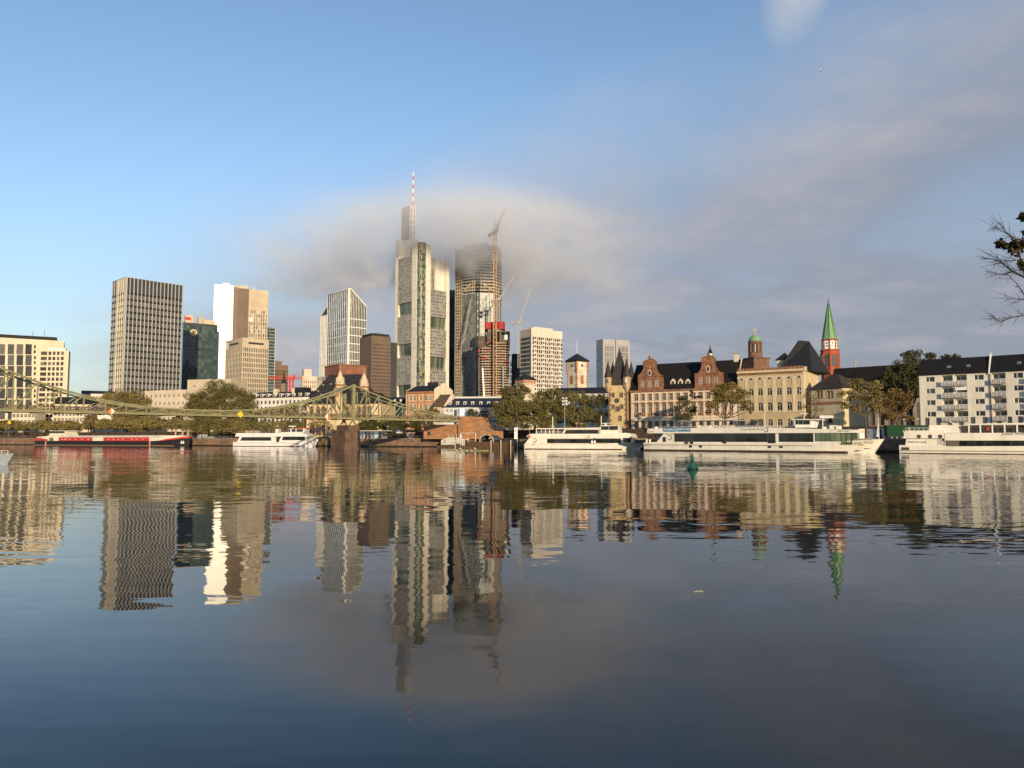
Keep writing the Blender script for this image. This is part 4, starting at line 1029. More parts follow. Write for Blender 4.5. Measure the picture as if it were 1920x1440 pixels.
# ------------------------------------------------------------------ long house with dark blue roof
f = Fac('apartment_house', 'long white house with a dark blue roof and small white dormers', 831, 322, 956, 317, 'house')
he = f.z(763, 880); zr = f.z(745, 890); D = 13; hs = []
for px in (838, 846, 853, 861, 873, 882, 892, 901, 920, 928, 938, 948):
    for y0 in (767, 777, 787, 797): u = f.u(px, y0); hs.append((u-.55, u+.55, f.z(y0+5.5, u=u), f.z(y0, u=u)))
mb = MB(); holes(mb, F, f.W, 0, he, hs); 
for a, b in (((f.W, 0), (f.W, D)), ((0, D), (0, 0)), ((f.W, D), (0, D))): mb.poly([(*a, 0), (*b, 0), (*b, he), (*a, he)])
mb.build('wall', M('blue_white_render', (.58, .60, .62), .85, var=.07, scale=.3), f.root)
for q in hs: window(f.root, F, q[0], q[2], q[1]-q[0], q[3]-q[2], 'cross')
nr_ = M('navy_slate', (.030, .034, .055), .6, var=.2, scale=1.5, bump=.02, stretch=(1, 1, 3)); mb = MB(); gable_roof(mb, 0, f.W, 0, D, he, zr-he, .5); rf = mb.build('roof', nr_, f.root)
for x in (.1, f.W-.1): mb = MB(); gable_wall(mb, x, 0, D, he-.02, zr-he-.1); mb.build('gable', M('blue_white_render'), f.root)
for px in (842, 856, 870, 884.5, 900, 914.5, 929.5):
    u, z = f.uz(px, 757); d_ = MB().box(u-.55, u+.55, 1.4, 4, z-.5, z+1.0).build('dormer', white_paint, f.root)
    mb = MB(); mb.fquad(F, u-.35, u+.35, z-.2, z+.75, -1.38); mb.build('pane', g_house, d_)
ub = f.u(910, 785)
for y0 in (770, 781, 792):
    z = f.z(y0+5, u=ub); fl = MB().box(ub-2.0, ub+2.0, -1.0, 0, z-.2, z).build('balcony', grey_w, f.root)
    MB().fbox(F, ub-2.0, ub+2.0, z, z+1.0, .9, 1.0).build('railing', M('brown_rail', (.12, .07, .06), .7), fl)
    mb = MB(); mb.fquad(F, ub-1.4, ub+1.4, z+.1, z+2.2, .02); mb.build('pane', g_dark, fl)
# ------------------------------------------------------------------ octagonal town hall tower and hip roofed turret
c = G(1083, 440); f_ = lambda py, px=1083: P(px, py, 440).z-LZ
t = thing('water_tower', 'square white tower with chamfered red stone corners and dark pyramid roof', 'tower', (c.x, c.y, LZ), math.radians(38))
t.name = 'stone_tower'
r = (P(1101, 700, 440).x-P(1064, 700, 440).x)/2*.74; z1, z2, z3, zt = f_(730), f_(695), f_(677), f_(667)
whiter = M('old_white_render', (.66, .58, .46), .9, var=.2, scale=.3)
MB().box(-r*.93, r*.93, -r*.93, r*.93, 0, z2).build('shaft', whiter, t); MB().box(-r, r, -r, r, z2, z3).build('upper_storey', whiter, t)
for sx in (-1, 1):
    for sy in (-1, 1):
        for z in lin(z1-12, z2-1, 14): 
            k_ = R.uniform(.22, .45); MB().box(sx*r*.93-k_, sx*r*.93+k_, sy*r*.93-k_, sy*r*.93+k_, z, z+1.0).build('quoin', trim, t)
        MB().lathe([(.2, z2-2.2), (.6, z2), (.6, z3-.2)], 6, sx*r, sy*r).build('corner_bay', trim, t)
MB().lathe([(r*1.62, z3-.6), (r*1.72, z3+.1), (.3, zt+1.2)], 4, 0, 0, PI/4).build('roof', slate, t)
for F_ in ((-r, -r, 1, 0), (-r, r, 0, -1)):
    MB().fbox(F_, r*.75, r*1.25, z1+3, z1+8, -.8, .1).build('painted_panel', trim, t); MB().fbox(F_, r*.8, r*1.2, z2+2, z2+3.5, 0, .08).build('window', g_dark, t)
MB().tube([(0, 0, zt), (0, 0, zt+9)], .12, 5).build('flagpole', white_paint, t)
c = G(985, 470); f_ = lambda py: P(985, py, 470).z-LZ; w = (P(1005, 720, 470).x-P(965, 720, 470).x)/2
t = thing('stone_turret', 'low broad turret with dark hipped roof and red white eaves above the tree crowns', 'tower', (c.x, c.y, LZ), math.radians(36)); w *= .74
MB().box(-w*.82, w*.82, -w*.82, w*.82, 0, f_(722)).build('shaft', whiter, t); MB().box(-w*.95, w*.95, -w*.95, w*.95, f_(722), f_(712)).build('upper_storey', whiter, t)
for F_ in ((-w*.95, -w*.95, 1, 0), (-w*.95, w*.95, 0, -1)):
    for i in range(7): u = w*1.9*(i+.5)/7; MB().fbox(F_, u-.45, u+.45, f_(721)+.4, f_(713.5), 0, .15).build('red_pillar', trim, t)
MB().lathe([(w*1.5, f_(713)), (w*1.52, f_(712)), (.4, f_(701))], 4, 0, 0, PI/4).build('roof', slate, t)
# ------------------------------------------------------------------ pointed customs tower on the right bank
yel = M('ochre_render', (.50, .385, .21), .9, var=.12, scale=.3); dst = M('weathered_sandstone', (.17, .10, .07), .9, var=.3, scale=.8)
tslate = M('tower_slate', (.050, .045, .042), .75, var=.35, scale=1.0, bump=.02, stretch=(1, 1, 3))
f = Fac('watchtower', 'yellow stone tower with steep dark spire and pointed corner turrets', 1142, 286.5, 1176, 283.8, 'tower')
he = f.z(723, u=0); D = 7.2; W_ = f.W; hs = []
for a, y0, b, y1 in ((1146.5, 737, 1151.5, 744.5), (1162, 737, 1167.5, 744.5), (1147, 759.5, 1151.5, 766.5), (1163, 759, 1168, 766.5), (1154.5, 763, 1161.5, 771), (1159.5, 780, 1165, 789)):
    u = f.u(a, y0); hs.append((u, f.u(b, y0), f.z(y1, u=u), f.z(y0, u=u)))
mb = MB(); holes(mb, F, W_, 0, he, hs, .3)
for a, b in (((W_, 0), (W_, D)), ((0, D), (0, 0)), ((W_, D), (0, D))): mb.poly([(*a, 0), (*b, 0), (*b, he), (*a, he)])
mb.poly([(0, 0, he), (W_, 0, he), (W_, D, he), (0, D, he)]); mb.build('wall', yel, f.root)
for q in hs: window(f.root, F, q[0], q[2], q[1]-q[0], q[3]-q[2], 'cross', M('brown_window_frame', (.22, .17, .13), .7), g_dark, .3, sur=dst)
for F_, Wd in ((F, W_), ((W_, 0, 0, 1), D)):
    for e in (0, 1):
        for j in range(17):
            wq = .85 if j % 2 else .5; z = he*j/17
            u0, u1 = (0, wq) if e == 0 else (Wd-wq, Wd)
            if F_ is not F and e == 0: u0 += .01
            MB().fbox(F_, u0-.05, u1+.05, z+.04, z+he/17-.04, -.2, .07).build('quoin', dst, f.root)
uc, zc_ = f.uz(1156.8, 751); ck = MB()
ck.mesh([(uc+.92*math.cos(2*PI*i/20), y, zc_+.92*math.sin(2*PI*i/20)) for y in (-.22, 0) for i in range(20)], [tuple(range(20))]+[(i, (i+1) % 20, 20+(i+1) % 20, 20+i) for i in range(20)])
ck = ck.build('clock', dark_pan, f.root)
mb = MB(); mb.bar((uc, -.25, zc_), (uc+.1, -.25, zc_+.7), .08, .03); mb.bar((uc, -.25, zc_), (uc-.42, -.25, zc_-.15), .1, .03); mb.build('clock_hand', gold, ck)
mb = MB()
for i in range(12): a = PI/6*i; mb.bar((uc+.68*math.cos(a), -.24, zc_+.68*math.sin(a)), (uc+.82*math.cos(a), -.24, zc_+.82*math.sin(a)), .06, .03)
mb.build('clock_mark', gold, ck, kind='stuff')
zt = f.z(646, u=W_/2)-1.2
MB().mesh  # main spire: steep four sided with flared foot
mb = MB(); cx, cy = W_/2, D/2
def ring(r, z): return [(cx-r, cy-r, z), (cx+r, cy-r, z), (cx+r, cy+r, z), (cx-r, cy+r, z)]
vs = ring(3.5, he+.02)+ring(2.7, he+3.2)+ring(1.2, he+9.8)+ring(.06, zt)
mb.mesh(vs, [(a*4+i, a*4+(i+1) % 4, a*4+4+(i+1) % 4, a*4+4+i) for a in range(3) for i in range(4)]); sp = mb.build('spire', tslate, f.root)
MB().tube([(cx, cy, zt-.4), (cx, cy, zt+2.2)], .09, 5).build('finial', gold, sp)
z7, z6 = f.z(707, u=0), f.z(676, u=0)
for x, y, dz in ((-.15, .1, 0), (W_+.1, .1, .9), (-.1, D-.2, .2), (W_+.2, D-.2, .1)):
    tr = MB().lathe([(.5, he-2.6), (1.45, he-.6), (1.45, z7)], 6, x, y, PI/6).build('corner_turret', M('turret_stone', (.40, .31, .20), .9, var=.2, scale=.7), f.root)
    MB().lathe([(1.72, z7-.15), (1.3, z7+1.2), (.05, z6+dz)], 6, x, y, PI/6).build('turret_spire', tslate, tr)
    mb = MB(); mb.box(x-.4, x+.4, y-1.55, y-1.2, z7-2.3, z7-.9); mb.build('turret_window', M('pale_blind') if x > 3 else g_dark, tr)

# ------------------------------------------------------------------ palace wing with red stone gables
pw = M('pink_cream_render', (.62, .52, .40), .9, var=.08, scale=.3); rs = M('red_gable_stone', (.245, .125, .075), .9, var=.3, scale=.9, bump=.03)
f = Fac('palace_wing', 'long cream palace wing with red stone gables and a black roof, beside the pointed tower', 1183, 285, 1385, 264)
W_ = f.W; D = 15; he = f.z(733, u=0); he2 = he
colpx = [1193, 1205.5, 1218.7, 1231.5, 1245, 1258, 1271.5, 1286, 1300.4, 1314, 1328, 1343, 1357.3, 1371.5]
hs = []; rows = []
for px in colpx:
    u = f.u(px, 770); k_ = .70
    zr = lambda y: P(960, y*1.0, 285).z-LZ
    hs.append((u-k_, u+k_, zr(751.5), zr(740), 0)); hs.append((u-k_*.95, u+k_*.95, zr(775), zr(759), 1)); hs.append((u-k_*1.15, u+k_*1.15, zr(804), zr(789.5), 2))
mb = MB(); holes(mb, F, W_, 0, he, hs, .3)
for a, b in (((W_, 0), (W_, D)), ((0, D), (0, 0)), ((W_, D), (0, D))): mb.poly([(*a, 0), (*b, 0), (*b, he), (*a, he)])
mb.build('wall', pw, f.root)
greyf = M('grey_window_frame', (.50, .46, .42), .6, var=0)
for q in hs:
    window(f.root, F, q[0], q[2], q[1]-q[0], q[3]-q[2], 'cross', greyf if q[4] < 2 else dark_pan, g_house, .3, sur=rs if q[4] < 2 else None)
    um = (q[0]+q[1])/2
    if q[4] == 1:
        mb = MB(); n = 8; r = 1.05; mb.xz([(um+r*math.cos(PI*i/n), q[3]+.15+r*.75*math.sin(PI*i/n)) for i in range(n+1)], -.14, -.005); mb.build('window_arch', rs, f.root)
        mb = MB(); mb.box(um-.95, um+.95, -.1, -.005, q[2]-1.25, q[2]-.2); mb.build('apron_panel', rs, f.root)
edges = [f.u(px, 770) for px in colpx]
for a, b in zip([edges[0]-2.6]+edges, edges+[W_-.5]):
    u = (a+b)/2; mb = MB(); mb.box(u-.32, u+.32, -.12, -.004, zr(784), zr(758)); mb.box(u-.36, u+.36, -.15, -.004, zr(806), zr(786.5)); mb.build('pilaster', pw, f.root)
mb = MB(); mb.fbox(F, -.1, W_+.1, zr(785.5), zr(784), 0, .22); mb.build('string_course', cream_st, f.root)
mb = MB(); mb.fbox(F, -.1, W_+.1, zr(757), zr(756), 0, .1); mb.build('string_course', rs, f.root)
mb = MB(); mb.fbox(F, -.2, W_+.2, he-.65, he+.05, 0, .5); mb.build('cornice', rs, f.root)
mb = MB(); mb.fbox(F, .1, W_, 0, zr(806), 0, .08); mb.build('plinth', grey_w, f.root)
mb = MB(); mb.tube([(.15, -.2, 0), (.15, -.2, he-.7)], .1, 5); mb.build('drain_pipe', dark_pan, f.root)
zrid = P(1243, 685, 292).z-LZ
proof = M('black_slate', (.015, .013, .013), .75, var=.3, scale=.8, bump=.02, stretch=(1, 1, 3))
mb = MB(); gable_roof(mb, 0, W_, 0, D, he+.06, zrid-he, .3); rf = mb.build('roof', proof, f.root)
for x in (.2, W_-.15): mb = MB(); gable_wall(mb, x, 0, D, he, zrid-he+(.5 if x > 5 else -.2), .4); mb.build('gable', cream_w, f.root)
def dutch(pxs, ys, wx, wy, oval, top):
    pts = [f.uz(px, py) for px, py in zip(pxs, ys)]; lowz = he-.02
    outl = [(pts[0][0], lowz)]+[(u, z) for u, z in pts]+[(pts[-1][0], lowz)]
    g = MB().xz(outl, -.28, .45).build('dutch_gable', rs, f.root)
    # raised copings along the outline and pilaster strips
    mb = MB()
    for (a, b), (c, d) in zip(outl[1:-2], outl[2:-1]): mb.bar((a, .02, b), (c, .02, d), .9, .32, up=(0, 1, 0)) if False else mb.hexa([(a, -.42, b-.18), (c, -.42, d-.18), (c, .55, d-.18), (a, .55, b-.18), (a, -.42, b+.2), (c, -.42, d+.2), (c, .55, d+.2), (a, .55, b+.2)])
    mb.build('coping', rs, g)
    for px, y0, y1 in wx:
        u, z0 = f.uz(px, y1); z1 = f.z(y0, u=u)
        MB().box(u-.62, u+.62, -.36, -.285, z0-.1, z1+.1).build('window_surround', cream_st, g)
        fr = MB(); fr.box(u-.04, u+.04, -.45, -.4, z0, z1); fr.box(u-.42, u+.42, -.45, -.4, (z0+z1)/2-.04, (z0+z1)/2+.04); w_ = fr.build('window', white_paint, g)
        mb = MB(); mb.fquad(F, u-.42, u+.42, z0, z1, .375); mb.build('pane', g_house, w_) if False else mb.build('window_pane', g_house, g)
    u, z = f.uz(*oval)
    for r, y, m_, nm in ((1.0, -.36, cream_st, 'oval_surround'), (.68, -.40, g_house, 'oval_window')):
        mb = MB(); mb.xz([(u+r*.75*math.cos(2*PI*i/16), z+r*1.25*math.sin(2*PI*i/16)) for i in range(16)], y, -.284); mb.build(nm, m_, g)
    for px in wy:
        ua, za = f.uz(px, oval[1]+3); MB().box(ua-.22, ua+.22, -.44, -.285, lowz+.3, za+3.4).build('pilaster', rs, g)
    ua, zz0 = f.uz(pxs[0], ys[0]+2); MB().box(pts[0][0]-.1, pts[-1][0]+.1, -.5, -.284, lowz+5.1, lowz+5.5).build('gable_band', rs, g)
    u, z = f.uz(*top); MB().lathe([(.15, z-1.2), (.5, z-.6), (.2, z-.2), (.55, z+.2), (.05, z+1.1)], 6, u, .1).build('finial', dst, g)
    zt_ = max(q[1] for q in pts); a, b = pts[0][0]+.6, pts[-1][0]-.6; m = (a+b)/2
    mb = MB(); mb.mesh([(a, .46, lowz+3), (m, .46, zt_-2.0), (b, .46, lowz+3), (m, D/2, zt_-2.0), (a, 5, lowz+3), (b, 5, lowz+3)], [(0, 1, 3, 4), (1, 2, 5, 3)]); mb.build('dormer_roof', proof, g)
dutch([1197, 1197, 1201, 1207, 1208.5, 1205.5, 1206, 1214, 1217.5, 1224, 1231.5, 1230, 1230.5, 1235, 1243, 1244],
      [716, 704.5, 702, 693, 684, 682, 678.5, 675.5, 672.5, 673, 680, 684, 692, 700, 709, 716],
      [(1205.5, 715.5, 725.5), (1218.8, 715, 725), (1232, 714.5, 724.5)], [1212, 1225.5], (1218.7, 699.5), (1217.5, 671))
dutch([1303, 1303.5, 1308, 1315, 1317, 1314.5, 1316, 1323, 1329.5, 1336, 1341.5, 1340.5, 1341, 1347, 1356, 1356.5],
      [712, 705, 702, 692, 680, 676, 671.5, 669, 667, 667.5, 673, 679, 687, 696, 703, 712],
      [(1314, 708.5, 719), (1328.5, 708, 718.5), (1343.5, 707.5, 718)], [1321, 1335.5], (1328, 692), (1328, 665))
for px in (1259.5, 1273.7, 1287.8):
    u, z = f.uz(px, 722); d_ = MB(); d_.xz([(u-.95, z), (u+.95, z), (u+.95, z+1.5), (u, z+2.5), (u-.95, z+1.5)], 1.2, 4); d_ = d_.build('dormer', cream_w, f.root)
    mb = MB(); mb.fquad(F, u-.5, u+.5, z+.2, z+1.5, -1.17); mb.build('pane', g_house, d_)
u = f.u(1320.5, 670); zb, zt = zrid-1, P(1320, 646, 282).z-LZ
lt = MB().lathe([(1.3, zb-1), (1.3, zb+1.6), (1.5, zb+1.7), (1.05, zb+2.2), (.75, zb+2.6), (.75, zb+4.0), (.95, zb+4.1), (.8, zb+4.6), (.35, zb+5.4), (.1, zb+6.6), (.05, zt)], 8, u, D/2).build('roof_lantern', proof, f.root)
MB().lathe([(.78, zb+2.7), (.78, zb+3.9)], 8, u, D/2, PI/8).build('lantern_window', white_paint, lt)
u = f.u(1370.5, 672); ch = MB(); ch.box(u-.8, u+.8, D/2-.6, D/2+.6, zrid-1.5, zrid+2.0); ch = ch.build('chimney', cream_w, f.root); MB().box(u-.9, u+.9, D/2-.7, D/2+.7, zrid+2.02, zrid+2.3).build('chimney_cap', trim, ch)
MB().tube([(u-.3, D/2, zrid+2.3), (u-.3, D/2, zrid+5.5)], .05, 4).build('antenna', steel, ch)

# ------------------------------------------------------------------ round arched yellow building with battlement
bw = M('mustard_render', (.42, .345, .215), .9, var=.12, scale=.3); bl = M('pale_mustard_stone', (.54, .455, .31), .9, var=.1, scale=.4)
f = Fac('arcaded_building', 'yellow building with rows of round arched windows, portholes and red battlements', 1385.5, 263.6, 1510, 251)
W_ = f.W; D = 23; he = P(1385, 697, 263.6).z-LZ; zr = lambda y, Y=263.6: P(960, y, Y).z-LZ
cols = [1391.5, 1409, 1426, 1443.7, 1461.7, 1480.4, 1499.3]; hs = []; um = [f.u(c_, 760) for c_ in cols]
for u in um:
    for y1, y0, k_ in ((743, 729.5, .85), (771.5, 755.5, .85), (800, 786, .85)): hs.append((u-k_, u+k_, zr(y1), zr(y0)))
Fr = (W_, 0, 0, 1); hr = []
for v in (5, 9.5): hr += [(v-.35, v+.35, zr(716), zr(711.5)), (v-.35, v+.35, zr(743), zr(732))]
mb = MB(); holes(mb, F, W_, 0, he, hs, .35); mb.build('wall', bw, f.root)
mb = MB(); holes(mb, Fr, D, 0, he, hr, .35); mb.poly([(0, D, 0), (0, 0, 0), (0, 0, he), (0, D, he)]); mb.poly([(W_, D, 0), (0, D, 0), (0, D, he), (W_, D, he)]); mb.poly([(0, 0, he-.5), (W_, 0, he-.5), (W_, D, he-.5), (0, D, he-.5)])
mb.build('side_wall', M('sunny_cream_render', (.60, .50, .32), .9, var=.08, scale=.3), f.root)  # lighter than the front wall: sun on this side is put into the colour
for q in hs: window(f.root, F, q[0], q[2], q[1]-q[0], q[3]-q[2], 'arch-cross', greyf, g_house, .35, sur=bl)
for q in hr: window(f.root, Fr, q[0], q[2], q[1]-q[0], q[3]-q[2], 'plain', greyf, g_dark, .35)
zp = zr(712)
for u in um:
    mb = MB(); n = 14
    for i in range(n):
        q = (2*PI*i/n, 2*PI*(i+1)/n); mb.hexa([(u+r*math.cos(a), y, zp+r*math.sin(a)) for y in (-.12, 0) for r, a in ((.55, q[0]), (.95, q[0]), (.95, q[1]), (.55, q[1]))])
    o_ = mb.build('porthole', bl, f.root); mb = MB(); mb.poly([(u+.56*math.cos(2*PI*i/n), -.02, zp+.56*math.sin(2*PI*i/n)) for i in range(n)]); mb.build('pane', g_dark, o_)
for a, b in zip([um[0]-3.4]+um, um+[W_+.9]):
    u = (a+b)/2
    if u > .4: mb = MB(); mb.box(u-.55, min(u+.55, W_-.01), -.16, -.004, zr(773), he-2.4); mb.build('pilaster', bl, f.root)
for a, b in zip(um, um[1:]):
    for i in range(3):
        c_ = a+(b-a)*(i+.5)/3-(b-a)/2+.0; mb = MB(); n = 6; mb.xz([(c_+.5*math.cos(PI*i_/n), he-2.5+.6*math.sin(PI*i_/n)) for i_ in range(n+1)], -.1, -.004); mb.build('blind_arch', bl, f.root)
mb = MB(); mb.fbox(F, 0, W_, zr(774.2), zr(773), 0, .18); mb.build('string_course', bl, f.root)
mb = MB(); mb.fbox(F, -.2, W_+.45, he-.7, he, 0, .45); mb.fbox(Fr, .01, D, he-.7, he, 0, .44); mb.build('cornice', bl, f.root)
n = 44; mb = MB()
for i in range(n): mb.fbox(F, W_*i/n, W_*i/n+.3, he-1.3, he-.7, 0, .4)
mb.build('corbel', M('red_battlement', (.30, .15, .08), .9, var=.3, scale=1), f.root, kind='stuff')
for i in range(26):
    u = W_*(i+.5)/26; mb = MB(); mb.xz([(u-.32, he), (u+.32, he), (u+.32, he+.7), (u, he+1.05), (u-.32, he+.7)], -.4, .1); mb.build('merlon', M('red_battlement'), f.root)
for i in range(9):
    v = 1+i*1.6; MB().box(W_-.1, W_+.42, v, v+.7, he, he+.8).build('merlon', bl, f.root)
# hipped black roof behind the parapet
u0, u1 = f.u(1452, 690), W_+2.0
za = P(1508, 640, 268).z-LZ
mb = MB(); yb = 3; mb.mesh([(u0, yb, he-.3), (u1, yb, he-.3), (u1+1.5, D+4, he-.3), (u0, D+4, he-.3), (u0+(u1-u0)*.42, 14, za), (u0+(u1-u0)*.70, 16, za-.3)], [(0, 1, 5, 4), (1, 2, 5), (2, 3, 4, 5), (3, 0, 4), (0, 3, 2, 1)]); mb.build('roof', slate, f.root)
u = f.u(1456, 685); zq = P(1456, 686, 275).z-LZ
MB().box(u-2.2, u+2.0, 9, 13, he-.5, zq+1).build('roof_turret', cream_w, f.root)
mb = MB(); mb.mesh([(u-2.8, 8.4, zq+1), (u+2.6, 8.4, zq+1), (u+2.6, 13.6, zq+1), (u-2.8, 13.6, zq+1), (u, 11, zq+3.8)], [(0, 1, 4), (1, 2, 4), (2, 3, 4), (3, 0, 4), (0, 3, 2, 1)]); mb.build('turret_roof', slate, f.root)
# ------------------------------------------------------------------ little chapel below it
f = Fac('chapel', 'small stone chapel with hipped brown roof, below the side of the arcaded building', 1523, 250, 1582, 240, 'chapel')
W_ = f.W; D = 9; he = f.z(729, u=W_/2); hs = []
for a, b in ((1531.5, 1536.5), (1537.5, 1542.5), (1551.5, 1556), (1557.5, 1562.5)): u = f.u(a, 740); hs.append((u, f.u(b, 740), f.z(746, u=u), f.z(733, u=u)))
for a, b in ((1551, 1560), (1533, 1540)): u = f.u(a, 785); hs.append((u, f.u(b, 785), f.z(793, u=u), f.z(781, u=u)))
mb = MB(); holes(mb, F, W_, 0, he, hs, .3)
for a, b in (((W_, 0), (W_+3, D)), ((0, D), (0, 0)), ((W_, D), (0, D))): mb.poly([(*a, 0), (*b, 0), (*b, he), (*a, he)])
mb.build('wall', M('sunny_cream_render'), f.root)
for q in hs: window(f.root, F, q[0], q[2], q[1]-q[0], q[3]-q[2], 'arch', trim, g_dark, .3, sur=trim)
zf = f.z(755, u=W_/2); MB().fbox(F, 0, W_, zf-.5, zf+.3, 0, .25).build('arched_frieze', trim, f.root)
MB().fbox(F, .02, W_-.02, 0, zf-.55, 0, .1).build('lower_wall', M('worn_grey_render', (.40, .37, .33), .9, var=.3, scale=.4), f.root) if False else None
zt = f.z(701, u=W_*.45); mb = MB(); mb.mesh([(-.6, -.6, he), (W_+.8, -.6, he), (W_+3.6, D, he), (-.6, D, he), (W_*.35, D*.5, zt), (W_*.6, D*.55, zt)], [(0, 1, 5, 4), (1, 2, 5), (2, 3, 4, 5), (3, 0, 4), (0, 3, 2, 1)]); mb.build('roof', M('brown_slate', (.055, .045, .038), .8, var=.25, scale=1), f.root)
# ------------------------------------------------------------------ long dark nave behind
f = Fac('church_hall', 'long dark roofed hall in shade between the chapel and the white flats', 1556, 292, 1745, 268)
he = f.z(748, u=f.W*.3); zt = P(1600, 690, 296).z-LZ; D = 17
hs = [(u-.7, u+.7, 1.5, he-2) for u in lin(3, f.W-3, 9)]
mb = MB(); holes(mb, F, f.W, 0, he, hs)
for a, b in (((f.W, 0), (f.W, D)), ((0, D), (0, 0))): mb.poly([(*a, 0), (*b, 0), (*b, he), (*a, he)])
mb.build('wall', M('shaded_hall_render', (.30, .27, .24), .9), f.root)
for q in hs: window(f.root, F, q[0], q[2], q[1]-q[0], q[3]-q[2], 'arch', dst, g_dark, .3, sur=dst)
mb = MB(); gable_roof(mb, 0, f.W, 0, D, he, zt-he, .5); rf = mb.build('roof', proof, f.root)
u = f.u(1590, 690); MB().tube([(u, D/2, zt-.2), (u, D/2, zt+2)], .1, 5).lathe([(.05, zt+1.6), (.4, zt+2.0), (.4, zt+2.4), (.05, zt+2.8)], 8, u, D/2).build('gilded_ball', gold, rf)
# ------------------------------------------------------------------ round tower with green dome
copper = M('green_copper', (.13, .30, .17), .6, var=.25, scale=.6, col2=(.20, .33, .16))
red2 = M('brown_red_sandstone', (.19, .105, .075), .9, var=.2, scale=.5)
c = G(1420, 430); z_ = lambda py: P(1420, py, 430).z-LZ; r = 12.3*430/1400
t = thing('domed_tower', 'brown red round tower with a green copper dome and golden cross', 'tower', (c.x, c.y, LZ), math.radians(20))
w = 21*430/1400*.83; MB().box(-w, w, -w, w, 0, z_(674)).build('base', red2, t); MB().box(-w-.5, w+.5, -w-.5, w+.5, z_(674)+.01, z_(671.5)).build('cornice', M('dark_cornice', (.14, .08, .06), .9), t)
MB().lathe([(r*1.05, z_(671.5)), (r*1.05, z_(662)), (r*.9, z_(661))], 20).build('drum', red2, t)
MB().lathe([(r*.72, z_(661)), (r*.72, z_(644))], 16).build('lantern_core', M('sky_gap_render', (.45, .44, .44), .8), t)
for k in range(10): a = 2*PI*k/10+.1; MB().lathe([(.62, z_(661)), (.55, z_(645.5))], 6, r*.9*math.cos(a), r*.9*math.sin(a)).build('column', red2, t)
MB().lathe([(r*1.02, z_(645.5)), (r*1.08, z_(641)), (r*.96, z_(640.5))], 20).build('entablature', red2, t)
MB().lathe([(r*.97*math.cos(a), z_(640.8)+(z_(628.5)-z_(640.8))*math.sin(a)) for a in lin(0, PI/2*.97, 7)], 20).build('dome', copper, t, smooth=True)
zt = z_(629); mb = MB(); mb.lathe([(.5, zt-.2), (.7, zt+.5), (.2, zt+1)], 8); mb.tube([(0, 0, zt), (0, 0, zt+4.6)], .22, 5); mb.bar((-1.5, 0, zt+3.2), (1.5, 0, zt+3.2), .4, .4); mb.build('cross', M('pale_gold_metal'), t)
# ------------------------------------------------------------------ red church tower with green spire
redc = M('deep_red_sandstone', (.36, .10, .05), .9, var=.2, scale=.6)
c = G(1561, 330); z_ = lambda py: P(1561, py, 330).z-LZ; k_ = 330/1400
t = thing('church_tower', 'red octagonal church tower with tall green copper spire', 'church tower', (c.x, c.y, LZ), PI/8)
MB().lathe([(16.2*k_, 0), (16.2*k_, z_(659)), (17*k_, z_(658)), (17*k_, z_(656))], 8).build('lower_tower', redc, t)
MB().lathe([(13.4*k_, z_(656)), (13.2*k_, z_(637.5)), (14*k_, z_(636.8)), (13*k_, z_(636))], 8).build('upper_tower', redc, t)
for lv, (r_, y0, y1, w_, m_) in enumerate(((16.2*k_, 688, 666, .8, g_dark), (13.3*k_, 655, 640, 1.05, white_pan))):
    for k in range(8):
        a = PI/8+PI/4*k; q = Vector((math.cos(a), math.sin(a))); e = Vector((-q.y, q.x)); rr = r_*math.cos(PI/8)
        Fq = (q.x*rr-e.x*w_, q.y*rr-e.y*w_, e.x, e.y)
        o_ = MB().fbox(Fq, 0, 2*w_, z_(y0), z_(y1), -.2, .06).build('belfry_window', m_, t)
        if lv: MB().fbox(Fq, w_*.55, w_*.9, z_(y0)+.9, z_(648.5), 0, .1).fbox(Fq, w_*1.1, w_*1.45, z_(y0)+.9, z_(648.5), 0, .1).fbox(Fq, w_*.7, w_*1.3, z_(646), z_(643), 0, .1).build('louvre', g_dark, o_)
    for k in range(8): a = PI/4*k; MB().tube([(r_*math.cos(a), r_*math.sin(a), z_(y0+4)), (r_*math.cos(a), r_*math.sin(a), z_(y1-3))], .32, 5).build('buttress', redc, t)
s_ = MB().lathe([(13.6*k_, z_(636.2)), (12.6*k_, z_(634)), (8.2*k_, z_(611)), (.18, z_(567))], 8).build('spire', copper, t)
mb = MB(); mb.tube([(0, 0, z_(568)), (0, 0, z_(557))], .12, 5); mb.lathe([(.1, z_(567)), (.5, z_(565.5)), (.1, z_(564))], 6); mb.build('weathervane', dst, s_)
mb = MB()
for k in range(8): a = PI/4*k; mb.bar((12.6*k_*math.cos(a), 12.6*k_*math.sin(a), z_(634)), (.2*math.cos(a), .2*math.sin(a), z_(568)), .22, .22)
mb.build('spire_rib', M('dark_copper', (.08, .16, .09), .7), s_, kind='stuff')

